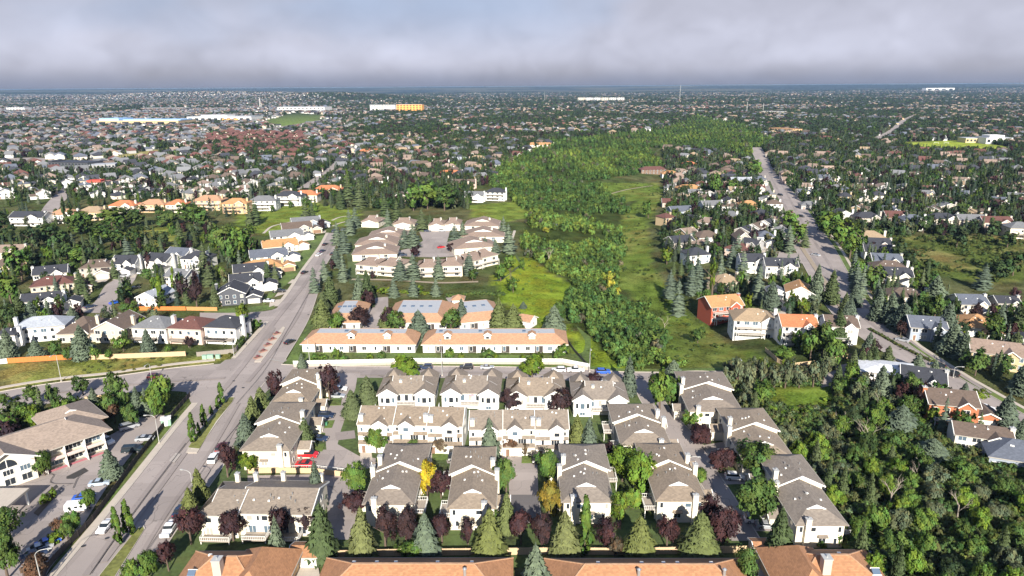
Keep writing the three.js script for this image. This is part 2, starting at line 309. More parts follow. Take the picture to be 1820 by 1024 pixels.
function curve(line, n = 40) { const c = new THREE.CatmullRomCurve3(line.map(p => new THREE.Vector3(p[0], 0, p[1])), false, 'centripetal'); return c.getSpacedPoints(n).map(p => [p.x, p.z]); }
function road(name, left, right, m, n = 40) {
  const A = curve(left, n), B = curve(right, n), y = layer; layer += 0.0016;
  const mb = new MB(), P = p => [p[0], land(p[0], p[1]) + y, p[1]];
  for (let i = 0; i < n; i++) mb.poly(P(A[i]), P(B[i]), P(B[i + 1]), P(A[i + 1]));
  PAVED.push(boxed([...A, ...[...B].reverse()]));
  structure(name, mb.geo(), m);
  return [A, B];
}
function offset(line, d) { return line.map((p, i) => { const a = line[Math.max(0, i - 1)], b = line[Math.min(line.length - 1, i + 1)], dx = b[0] - a[0], dz = b[1] - a[1], l = Math.hypot(dx, dz) || 1; return [p[0] - dz / l * d, p[1] + dx / l * d]; }); }
function strip(name, line, d0, d1, m, raise = 0) {          // a band between two offsets of a line; raised bands get sides
  const A = offset(line, d0), B = offset(line, d1), y = layer + raise; layer += 0.0016;
  const mb = new MB(), P = (p, h) => [p[0], land(p[0], p[1]) + h, p[1]];
  for (let i = 0; i < line.length - 1; i++) {
    mb.poly(P(A[i], y), P(B[i], y), P(B[i + 1], y), P(A[i + 1], y));
    if (raise) { mb.poly(P(A[i], 0), P(A[i], y), P(A[i + 1], y), P(A[i + 1], 0)); mb.poly(P(B[i], 0), P(B[i], y), P(B[i + 1], y), P(B[i + 1], 0)); }
  }
  return structure(name, mb.geo(), m);
}
const kerb = (line, side = 1) => strip('kerb', line, 0, 0.22 * side, X.kerb, 0.13);

// west avenue with its median, the junction, the upper street and the road that leaves to the west
sheet('lawn', pts('60,1060 130,975 221,852 300,752 352,700 362,700 334,742 221,880 101,1024 70,1060'), X.lawn);
const [aveW] = road('road', pts('68,1062 101,1024 221,880 319,756 366,700 395,662'), pts('310,1100 330,1010 345,960 395,830 432,760 458,700 482,664'), X.asphalt, 50);
const aveE = curve(pts('240,1062 262,1024 315,940 395,830 430,760 455,700 482,666'), 40);
kerb(aveE, 1);
sheet('grass_verge', pts('245,1062 262,1024 315,940 395,830 430,760 455,700 500,668 520,690 480,760 440,850 400,900 350,960 330,1062'), X.lawnDeep);
kerb(aveW.slice(0, 40), -1);
strip('sidewalk', aveW.slice(0, 40), -0.25, -1.9, X.concrete, 0.12);
road('road', pts('380,690 395,668 419,638 462,590 494,545 508,529 542,478 571,438 584,414'), pts('470,690 492,662 505,642 545,574 562,529 573,483 590,452 604,414'), X.asphalt, 50);
road('road', pts('-120,726 0,697 107,680 183,672 240,664 304,655 400,646 470,640'), pts('-120,775 0,735 60,722 150,708 270,695 345,699 400,720 470,690'), X.asphalt, 40);
paved('road', pts('330,695 400,640 470,630 512,640 560,651 545,680 480,690 430,740 390,730 350,740'), X.asphalt);
const backStreet = road('road', pts('500,648 560,651 750,651 1000,655 1100,661 1190,662 1290,660'), pts('490,680 570,676 750,672 1000,676 1100,684 1180,690 1290,668'), X.asphalt, 40);
kerb(backStreet[0], -1);
strip('grass_verge', backStreet[0], -0.3, -3.0, X.lawn);
// medians
function median(outline) { sheet('kerb', pts(outline), X.kerb, 0.15); const q = pts(outline), cx = q.reduce((a, p) => a + p[0], 0) / q.length, cz = q.reduce((a, p) => a + p[1], 0) / q.length; sheet('median_lawn', q.map(p => { const dx = p[0] - cx, dz = p[1] - cz, l = Math.hypot(dx, dz); return [p[0] - dx / l * 0.45, p[1] - dz / l * 0.45]; }), X.lawnDry, 0.17); }
median('150,1062 176,1024 246,938 256,935 258,940 206,1024 182,1062');
median('333,798 352,770 380,738 408,706 417,706 414,714 388,748 362,786 354,800');
sheet('concrete_apron', pts('330,806 334,799 354,800 350,806'), X.concrete, 0.15);
sheet('traffic_island', pts('452,644 470,620 494,590 503,581 507,583 500,596 478,626 464,644'), X.concrete, 0.15);
// sidewalk and dry verge beside the west road
const westEdge = curve(pts('-120,726 0,697 107,680 183,672 240,664 304,655 380,647'), 40);
strip('sidewalk', westEdge, -2.8, -4.6, X.concrete, 0.1);
kerb(westEdge, -1);
const upE = curve(pts('505,642 545,574 562,529 573,483 590,452 604,414'), 30), upW = curve(pts('419,638 462,590 478,572'), 12), upW2 = curve(pts('494,545 508,529 542,478 571,438 584,414'), 30);
kerb(upE, 1); kerb(upW, -1); kerb(upW2, -1); strip('sidewalk', upW, -0.25, -1.7, X.concrete, 0.12); strip('sidewalk', upW2, -0.25, -1.7, X.concrete, 0.12);
sheet('lawn', pts('507,645 547,575 560,560 560,580 548,600 530,625 540,640 520,648'), X.lawn);
sheet('lawn', pts('362,552 470,543 492,541 486,549 455,555 362,557'), X.lawn);
sheet('lawn', pts('1640,752 1668,748 1690,768 1655,775'), X.lawn);
// cul-de-sacs among the western houses
road('road', pts('355,556 420,556 480,552 500,544'), pts('355,570 420,569 460,574 480,574'), X.asphalt, 12);
road('road', pts('140,555 165,540 190,505 212,493 218,480'), pts('235,560 200,552 200,540 225,515 238,500 245,484'), X.asphalt, 16);
paved('driveway', pts('110,548 165,543 160,553 105,556'), X.concrete); paved('driveway', pts('190,484 208,486 200,494 186,492'), X.concrete); paved('driveway', pts('222,484 243,484 240,494 220,493'), X.concrete);
for (const d of ['478,546 494,541 500,532 480,534', '488,528 508,522 512,515 496,517', '505,505 522,503 528,497 512,497', '515,489 530,487 534,482 520,482', '520,478 540,474 543,469 526,470', '528,464 549,462 552,457 534,458', '540,452 558,449 561,444 545,445', '555,430 568,428 571,423 558,424', '560,416 578,414 580,410 565,410']) paved('driveway', pts(d), X.concrete);
sheet('lawn', pts('466,545 540,478 568,438 578,418 560,420 520,470 470,530'), X.lawn);
// curving paths over the green
strip('path', curve(pts('468,415 485,402 510,396 530,392'), 12), -0.9, 0.9, X.concrete); strip('path', curve(pts('590,392 605,386 630,383'), 8), -0.9, 0.9, X.concrete); strip('path', curve(pts('590,402 610,395 632,391'), 8), -0.9, 0.9, X.concrete);
strip('path', curve(pts('886,447 905,440 910,425 915,410'), 10), -0.8, 0.8, X.concrete); strip('path', curve(pts('905,462 907,480 908,500'), 8), -0.5, 0.5, X.lawnDry);
strip('path', curve(pts('1060,352 1110,338 1160,330'), 10), -0.8, 0.8, X.gravel);

// townhouse court: lawn, lanes, parking
sheet('lawn', pts('560,672 700,672 1000,676 1130,690 1190,690 1300,740 1400,830 1500,960 1520,1010 1350,1010 560,1010 330,985 370,900 440,830 480,760 540,680'), X.lawnDeep);
paved('lane', pts('612,660 636,664 632,690 618,730 606,765 600,790 640,812 668,815 668,832 612,836 500,830 508,812 516,800 580,800 578,770 560,768 562,700 590,690 600,676'), X.asphalt);
paved('lane', pts('440,846 600,843 640,842 650,850 640,900 640,960 585,960 580,880 560,866 440,862'), X.asphalt);
paved('lane', pts('790,806 1020,808 1015,824 955,826 957,880 965,930 902,930 905,880 903,826 795,824'), X.asphalt);
sheet('asphalt_patch', pts('905,880 956,880 962,926 900,926'), X.asphaltDark);
paved('driveway', pts('752,803 768,803 768,828 748,828'), X.concrete); paved('driveway', pts('640,803 660,803 662,818 640,816'), X.concrete);
const laneE = road('lane', pts('1128,680 1136,707 1175,764 1216,820 1262,885 1300,962'), pts('1164,680 1172,700 1195,733 1247,790 1276,842 1300,878 1352,962'), X.asphalt, 30);
kerb(laneE[0], 1); kerb(laneE[1], -1);
paved('driveway', pts('1196,735 1240,728 1262,740 1222,752'), X.asphalt); paved('driveway', pts('1250,792 1290,785 1306,800 1262,810'), X.asphalt); paved('driveway', pts('1276,842 1330,842 1340,860 1290,862'), X.asphalt); paved('driveway', pts('1310,905 1400,905 1400,945 1340,945'), X.asphalt);
sheet('parking_island', pts('562,750 595,748 590,761 560,762'), X.lawn, 0.12); sheet('parking_island', pts('545,792 577,790 573,803 542,804'), X.lawn, 0.12); sheet('parking_island', pts('568,707 608,706 606,721 566,722'), X.lawn, 0.12); sheet('parking_island', pts('768,806 796,806 798,818 768,818'), X.lawn, 0.12); sheet('parking_island', pts('928,810 946,810 946,824 927,824'), X.lawn, 0.12);
// villa courts
sheet('lawn', pts('548,570 1000,560 1050,600 1050,650 530,648 520,640'), X.lawn);
sheet('lawn', pts('615,425 900,425 930,470 890,500 620,505'), X.lawnDeep);
paved('lane', pts('665,530 690,528 690,560 672,590 640,592 655,560'), X.asphalt); paved('lane', pts('792,530 806,528 830,560 860,588 800,590 815,560'), X.asphalt);
paved('lane', pts('700,448 735,440 752,428 745,412 800,410 795,430 800,445 812,456 770,458 710,456'), X.asphalt);
strip('gravel_bank', curve(pts('625,497 700,498 780,503 850,501'), 16), -1.2, 1.2, X.gravel);
// care home grounds
sheet('lawn', pts('-80,880 0,845 90,805 190,770 185,782 100,820 0,868 -80,905'), X.lawn);
paved('parking_lot', pts('-120,940 0,872 100,826 200,772 240,750 250,738 290,738 300,745 240,800 190,866 150,930 90,1010 60,1062 -140,1062'), X.asphalt);
strip('sidewalk', curve(pts('-80,908 0,868 100,822 190,776'), 12), -0.9, 0.6, X.concrete, 0.1);
sheet('parking_island', pts('60,913 92,882 97,885 68,918'), X.soil, 0.15);
for (const s of ['118,848 150,832 158,838 150,842 132,852 118,852', '78,880 100,862 104,866 84,884']) sheet('tar_patch', pts(s), X.seal);
// east road and its side streets
const east = road('road', pts('1330,262 1343,285 1349,310 1368,350 1390,395 1412,440 1444,500 1478,556 1538,606 1620,655 1700,702 1840,785'), pts('1352,262 1370,290 1382,312 1417,350 1450,395 1482,440 1516,500 1556,556 1606,606 1678,655 1735,690 1860,760'), X.asphalt, 60);
PAVED[PAVED.length - 1].main = true; kerb(east[0], 1); kerb(east[1], -1); strip('sidewalk', east[1], -2.6, -4, X.concrete, 0.1); strip('grass_verge', east[1], -0.3, -2.6, X.lawn);
{ const c = curve(pts('1405,408 1428,445 1450,478 1478,520 1502,556'), 20); strip('median', c, -1.1, 1.1, X.gravel, 0.14); const d = curve(pts('1367,322 1375,342 1386,362 1398,385'), 12); strip('median', d, -1.1, 1.1, X.lawnDeep, 0.14); }
road('road', pts('1330,432 1365,445 1440,452'), pts('1240,452 1330,448 1360,462 1440,470'), X.asphalt, 12);
road('road', pts('1370,560 1420,565 1450,585 1500,590'), pts('1365,580 1410,588 1440,606 1500,612'), X.asphalt, 12);
road('road', pts('1455,665 1500,648 1560,640 1590,640'), pts('1460,690 1520,676 1560,668 1620,668'), X.asphalt, 10);
for (const d of ['1312,436 1334,440 1330,450 1315,448', '1350,438 1372,440 1368,450 1350,448', '1375,532 1395,532 1400,560 1372,560', '1310,590 1345,585 1350,592 1320,598']) paved('driveway', pts(d), X.concrete);
// streets further off
road('road', pts('60,400 80,365 115,330 125,318'), pts('95,400 105,370 125,345 132,325'), X.asphalt, 10); road('road', pts('515,345 545,325 575,305 592,290'), pts('545,348 575,325 595,308 603,290'), X.asphalt, 10); road('road', pts('612,285 620,275 632,262'), pts('635,285 635,275 640,262'), X.asphalt, 6);
road('road', pts('1540,250 1575,235 1600,215 1622,205 1640,200'), pts('1562,256 1590,239 1611,219 1629,207 1645,200'), X.asphalt, 12); road('road', pts('-40,284 60,280 120,285 200,282 300,270 380,258'), pts('-40,296 60,292 120,295 205,288 305,276 384,262'), X.asphalt, 14); road('road', pts('440,232 500,225 560,215 640,203 660,195'), pts('440,238 505,230 565,219 645,206 668,197'), X.asphalt, 10);
// traffic-worn tracks, repairs and covers in the carriageways
{
  const worn = M(C(0.31, 0.267, 0.25), T.asphalt, 0.95), pale = M(C(0.43, 0.385, 0.35), T.asphalt, 0.95);
  const tracks = [['152,1024 250,890 340,772 400,690', 0.7], ['185,1000 268,890 352,775 412,690', 0.55], ['252,1024 318,910 390,806 436,724', 0.7], ['228,1024 298,910 372,806 424,718', 0.5], ['400,690 440,640 490,570 545,500 585,430', 0.9], ['440,680 485,625 530,560 562,480 594,430', 0.7], ['560,660 750,661 1000,665 1150,672', 0.9], ['0,712 150,692 300,678 400,672', 0.8], ['1360,300 1430,430 1500,530 1600,615 1720,690', 0.8], ['1371,300 1448,430 1524,530 1630,615 1760,700', 0.8]];
  for (const [s, w] of tracks) strip('worn_track', curve(pts(s), 40), -w, w, worn);
  for (const s of ['470,600 484,580 490,584 476,606', '300,820 312,806 322,808 310,824', '595,770 630,766 632,780 598,784', '1230,850 1258,846 1270,868 1244,872', '640,660 690,660 690,668 640,668', '920,660 980,661 980,667 920,666', '1440,470 1456,468 1474,496 1460,500']) sheet('asphalt_patch', pts(s), s[0] === '3' ? pale : worn);
  for (const s of ['190,958', '148,972', '415,678', '432,690', '548,560', '606,740', '1228,812', '780,664', '1520,560', '1600,622', '905,850']) { const [p] = pts(s); sheet('manhole_cover', Array.from({ length: 12 }, (_, k) => [p[0] + 0.42 * Math.cos(k / 12 * 6.283), p[1] - 0.42 * Math.sin(k / 12 * 6.283)]), X.darkMetal); }
}
// painted lines
function dashes(line, d, len, gap, m = X.paint) { const c = offset(resample(line, Math.round(resampleLen(line) / 0.5)), d); for (let k = 0; k + len * 2 < c.length; k += (len + gap) * 2) strip('lane_marking', c.slice(k, k + len * 2 + 1), -0.07, 0.07, m); }
const resampleLen = l => l.reduce((s, p, i) => i ? s + Math.hypot(p[0] - l[i - 1][0], p[1] - l[i - 1][1]) : 0, 0);
dashes(east[0].slice(14, 40), -3.6, 3, 5); dashes(east[1].slice(14, 40), 3.6, 3, 5);
dashes(curve(pts('330,690 240,682 160,690 60,705'), 20), 0, 3, 6, X.paintWorn);
strip('stop_line', curve(pts('478,640 505,645'), 3), -0.2, 0.2, X.paintWorn);
strip('crack_seal', curve(pts('160,1024 200,965 262,880 330,790'), 20), -0.06, 0.06, X.seal); strip('crack_seal', curve(pts('232,1024 300,925 372,822 440,735'), 20), -0.06, 0.06, X.seal); strip('crack_seal', curve(pts('420,720 470,660 510,590 550,520'), 20), -0.06, 0.06, X.seal);
strip('crack_seal', curve(pts('60,850 95,845 90,860 130,862'), 12), -0.08, 0.08, X.seal); strip('crack_seal', curve(pts('130,870 140,850 150,842'), 8), -0.08, 0.08, X.seal);
const isPaved = (x, z) => PAVED.some(b => within(x, z, b));
// ---------------------------------------------------------------- plants
function leafGeo(pos, nor, col) {
  const g = new THREE.BufferGeometry();
  g.setAttribute('position', new THREE.Float32BufferAttribute(pos, 3)); g.setAttribute('normal', new THREE.Float32BufferAttribute(nor, 3)); g.setAttribute('color', new THREE.Float32BufferAttribute(col, 3)); return g;
}
function tri(P, N, K, a, b, c, k, soft) { const n = new THREE.Vector3().subVectors(b, a).cross(new THREE.Vector3().subVectors(c, a)).normalize(); if (soft) { if (n.dot(soft) < 0) { const t = b; b = c; c = t; n.negate(); } n.multiplyScalar(0.75).add(soft).normalize(); } for (const p of [a, b, c]) { P.push(p.x, p.y, p.z); N.push(n.x, n.y, n.z); K.push(k[0], k[1], k[2]); } }
const V = (x, y, z) => new THREE.Vector3(x, y, z);
// whorls of drooping boughs; one metre tall, one metre in radius
function spruceGeo(seed, levels, boughs, fine, slim = 0) {
  const r = rng(seed), P = [], N = [], K = [];
  for (let i = 0; i < levels; i++) {
    const t = (i + 0.6 * r()) / levels, y = 0.05 + 0.93 * t, R = (Math.pow(1 - t, 0.66) * (0.86 + 0.28 * r()) + 0.03) * (t < 0.12 ? 0.75 + 2 * t : 1), n = Math.max(4, Math.round(boughs * (0.45 + 0.55 * (1 - t)))), a0 = r() * 6.28;
    for (let k = 0; k < n; k++) {
      const a = a0 + (k + 0.5 * r()) * 6.2832 / n, len = R * (0.68 + 0.44 * r()), cx = Math.cos(a), cz = Math.sin(a), drop = (0.05 + 0.035 * r()) * (1.25 - t), w = (0.24 + 0.1 * r()) * len + 0.03, tone = 0.8 + 0.4 * r(), kk = [tone, tone, tone * (0.9 + 0.2 * r())], ky = [tone * 1.3, tone * 1.28, tone * 1.15];
      const at = (f, s, dy) => V(cx * len * f - cz * s, y - drop * f * (1.6 - 0.6 * f) * 1.2 + dy, cz * len * f + cx * s);
      const up = V(cx * 0.55, 0.5, cz * 0.55), p0 = at(0.05, 0, 0.012), p1 = at(0.55, 0, 0.012), p2 = at(1, 0, 0.006), dr = 0.022 + 0.02 * r();
      const l1 = at(0.5, w, -dr), r1 = at(0.5, -w, -dr);
      tri(P, N, K, p0, p1, l1, kk, up); tri(P, N, K, p0, r1, p1, kk, up); tri(P, N, K, l1, p1, p2, ky, up); tri(P, N, K, p1, r1, p2, ky, up);
      if (fine) for (const s of [-1, 1]) for (const f of [0.3, 0.55, 0.78]) {
        const b = at(f - 0.12, 0, 0.006), e = at(f + 0.2, s * w * (1.5 - f * 0.6), -dr * 1.3), m1 = at(f + 0.1, s * w * 0.35, 0.008), m2 = at(f - 0.02, s * w * 0.75, -dr * 1.6);
        tri(P, N, K, b, m1, e, ky, up); tri(P, N, K, b, e, m2, kk, up);
      }
      if (fine) { const h = at(0.7, 0, -0.004), hl = at(0.6, w * 0.35, -dr * 3), hr = at(0.62, -w * 0.35, -dr * 3); tri(P, N, K, h, hl, hr, kk, up); }
    }
  }
  tri(P, N, K, V(-0.05, 0.93, 0), V(0.05, 0.93, 0.01), V(0, 1.02, 0), [1, 1, 1]); tri(P, N, K, V(0, 0.93, -0.05), V(0, 0.93, 0.05), V(0, 1.02, 0), [1, 1, 1]);
  return leafGeo(P, N, K);
}
// a crown of leaf sprays gathered in clumps; one metre tall from the first limb, one metre in radius
function crownGeo(seed, clumps, leaves, size, shape = 'round') {
  const r = rng(seed), P = [], N = [], K = [], g = () => (r() + r() + r() - 1.5) / 1.5;
  const lobes = Array.from({ length: 7 }, () => { const a = r() * 6.28; return [Math.cos(a) * 0.45 * r(), 0.35 + 0.42 * r(), Math.sin(a) * 0.45 * r(), 0.42 + 0.2 * r()]; });
  for (let c = 0; c < clumps; c++) {
    let x, y, z;
    if (shape === 'column') { const a = r() * 6.28, q = Math.sqrt(r()), t = r(); const R = (t < 0.25 ? 0.55 + t * 1.8 : 1 - 0.9 * Math.pow((t - 0.25) / 0.75, 1.5)) * q; x = Math.cos(a) * R * 0.85; z = Math.sin(a) * R * 0.85; y = t; }
    else { const L = lobes[c % 7], a = r() * 6.28, u = 2 * r() - 1, s = Math.sqrt(1 - u * u), q = L[3] * (0.55 + 0.45 * Math.sqrt(r())); x = L[0] + Math.cos(a) * s * q; z = L[2] + Math.sin(a) * s * q; y = L[1] + u * q * 0.62; }
    const tone = 0.62 + 0.76 * r(), warm = r(), cs = shape === 'column' ? 0.16 : 0.17 + 0.08 * r();
    for (let l = 0; l < leaves; l++) {
      const px = x + g() * cs * 1.15, py = y + g() * cs * (shape === 'column' ? 0.5 : 0.75), pz = z + g() * cs * 1.15, s = size * (0.6 + 0.8 * r()), k0 = tone * (0.8 + 0.4 * r()), kk = [k0 * (0.8 + 0.4 * warm), k0, k0 * (1.1 - 0.3 * warm)];
      const d = V(px * 0.7 + g() * 0.9, (py - 0.45) * 0.9 + 0.5 + g() * 0.7, pz * 0.7 + g() * 0.9).normalize(), e = V(r() - 0.5, r() - 0.5, r() - 0.5).cross(d).normalize(), f = d.clone().cross(e);
      const sy = shape === 'column' ? 0.3 : 0.8, q = (i, j) => V(px + (e.x * i + f.x * j) * s, py + (e.y * i + f.y * j) * s * sy, pz + (e.z * i + f.z * j) * s);
      const so = V(px * 0.8 + (px - x) * 1.5, (py - 0.35) * 0.9 + (py - y) * 1.5, pz * 0.8 + (pz - z) * 1.5).normalize().multiplyScalar(0.85); tri(P, N, K, q(-1, -0.3), q(0.2, -0.8), q(1, 0.25), kk, so); tri(P, N, K, q(-1, -0.3), q(1, 0.25), q(-0.1, 0.9), kk, so);
    }
  }
  return leafGeo(P, N, K);
}
const trunkGeo = memo('trunk', () => new THREE.CylinderGeometry(0.35, 1, 1, 7).translate(0, 0.5, 0));
function limbedTrunk(seed) { const r = rng(seed), g = [new THREE.CylinderGeometry(0.012, 0.028, 0.75, 7).translate(0, 0.375, 0)]; for (let k = 0; k < 5; k++) { const a = k * 1.3 + r(), b = 0.3 + 0.07 * k; const c = new THREE.CylinderGeometry(0.005, 0.013, 0.34, 5).translate(0, 0.17, 0); c.rotateZ(-0.7 - 0.3 * r()); c.rotateY(a); c.translate(0, b, 0); g.push(c); } return mergeGeometries(g); }
const LIMBS = [0, 1, 2].map(k => limbedTrunk(50 + k));
const leafM = (r, g, b) => memo(`leaf${r}_${g}_${b}`, () => new THREE.MeshPhysicalMaterial({ color: C(r, g, b), vertexColors: true, roughness: 0.75, side: THREE.DoubleSide, specularIntensity: 0.35 }));
const NEAR = { spruce: [0, 1, 2, 3].map(k => spruceGeo(11 + k, 26, 13, true)), crown: [0, 1, 2, 3, 4].map(k => crownGeo(31 + k, 84, 52, 0.052)), column: [0, 1].map(k => crownGeo(61 + k, 60, 34, 0.16, 'column')), bush: [0, 1].map(k => crownGeo(65 + k, 34, 26, 0.1)) };
const HALF = { crown: [0, 1, 2, 3].map(k => crownGeo(331 + k, 58, 24, 0.078)) };
HALF.spruce = NEAR.spruce; HALF.column = NEAR.column; HALF.bush = NEAR.bush;
const MID = { spruce: [0, 1, 2].map(k => spruceGeo(111 + k, 15, 9, false)), crown: [0, 1, 2, 3].map(k => crownGeo(131 + k, 44, 16, 0.1)), column: [0].map(k => crownGeo(161 + k, 36, 16, 0.22, 'column')) };
const FAR = { spruce: [0, 1].map(k => spruceGeo(211 + k, 8, 6, false)), crown: [0, 1, 2].map(k => crownGeo(231 + k, 20, 6, 0.2)) };
const TINT = {      // crown colours
  'blue spruce': [[0.0753, 0.1009, 0.0734], [0.0637, 0.0866, 0.0663], [0.0868, 0.1133, 0.0805]], 'green spruce': [[0.0525, 0.0733, 0.0311], [0.0429, 0.0644, 0.0274], [0.0599, 0.0784, 0.0370]], 'olive spruce': [[0.0858, 0.1014, 0.0333], [0.0770, 0.0962, 0.0363], [0.0903, 0.1036, 0.0422]], 'dark spruce': [[0.0289, 0.0440, 0.0258], [0.0333, 0.0472, 0.0289], [0.0264, 0.0415, 0.0289]],
  'green tree': [[0.0635, 0.1130, 0.0218], [0.0780, 0.1294, 0.0229], [0.0569, 0.0975, 0.0229]], 'bright green tree': [[0.0890, 0.1476, 0.0187], [0.1005, 0.1534, 0.0216]], 'dark green tree': [[0.0342, 0.0592, 0.0171], [0.0370, 0.0624, 0.0208], [0.0305, 0.0496, 0.0199]], 'olive green tree': [[0.0497, 0.0844, 0.0170], [0.0447, 0.0740, 0.0192]], 'yellow-green tree': [[0.0873, 0.1228, 0.0148], [0.0770, 0.1184, 0.0126]],
  'pale yellow tree': [[0.2700, 0.2610, 0.0360]], 'purple tree': [[0.0347, 0.0170, 0.0204], [0.0408, 0.0184, 0.0211], [0.0292, 0.0163, 0.0184]], 'yellow tree': [[0.33, 0.25, 0.018]], 'orange-green tree': [[0.1243, 0.1036, 0.0185]], 'brown tree': [[0.0829, 0.0488, 0.0311], [0.0777, 0.0570, 0.0363]], 'grey-green tree': [[0.0902, 0.1081, 0.0618], [0.0802, 0.0974, 0.0538]],
};
const CROWNS = [];               // everything planted, for the labels and the spacing
const plantAt = {};
const cell = (x, z) => `${Math.floor(x / 12)},${Math.floor(z / 12)}`;
function crowded(x, z, r) { for (let i = -1; i <= 1; i++) for (let j = -1; j <= 1; j++) for (const q of plantAt[`${Math.floor(x / 12) + i},${Math.floor(z / 12) + j}`] || []) if (Math.hypot(q[0] - x, q[1] - z) < (r + q[2]) * 0.8) return true; return false; }
function occupy(x, z, r) { (plantAt[cell(x, z)] ??= []).push([x, z, r]); }
const trng = rng(777);
// kind as in TINT; h height, w radius; where = extra words for the label, else it is worked out from the neighbours
function tree(kind, p, h, w, opt = {}) {
  const spruce = kind.endsWith('spruce'), col = opt.column, k = Math.floor(trng() * 60), d = -p.z, lod = opt.lod ?? (d < 175 ? NEAR : d < 285 ? HALF : MID);
  const name = col ? 'columnar_tree' : spruce ? 'spruce_tree' : opt.shrub ? 'shrub' : 'leafy_tree', cat = spruce ? 'spruce tree' : opt.shrub ? 'shrub' : 'tree';
  const o = thing(name, '', cat, p, trng() * 6.28, opt.group);
  const tint = TINT[kind][k % TINT[kind].length], m = leafM(...tint), set = col ? lod.column : spruce ? lod.spruce : opt.shrub && lod.bush ? lod.bush : lod.crown;
  const low = spruce ? 0.02 : opt.shrub ? -0.12 : col ? 0.06 : 0.14;
  const cr = part('crown', set[k % set.length], m, o); cr.scale.set(w, h * (1 - low) * (spruce || col ? 1 : 0.98), w); cr.position.y = h * low;
  if (!opt.shrub) { const t = part('trunk', spruce || col ? trunkGeo : LIMBS[k % 3], opt.birch ? X.birch : X.bark, o); if (spruce || col) t.scale.set(0.02 * h, h * 0.9, 0.02 * h); else t.scale.set(h, h, h); }
  cr.scale.x *= 0.88 + 0.24 * trng(); cr.scale.z *= 0.88 + 0.24 * trng(); o.rotation.set((trng() - 0.5) * 0.07, o.rotation.y, (trng() - 0.5) * 0.07); occupy(p.x, p.z, w); CROWNS.push({ o, kind, h, w, p, opt });
  return o;
}
// a tree from the photograph: where it stands, the row its top reaches, its width in the photo
function seen(kind, x, y, top, wide, opt = {}) { const p = G(x, y); return tree(kind, p, Math.max(1.2, rise(p, top)) * 1.04, wide / 2 / pxPerM(p) * (kind.endsWith('spruce') ? 1.22 : 1.14), opt); }

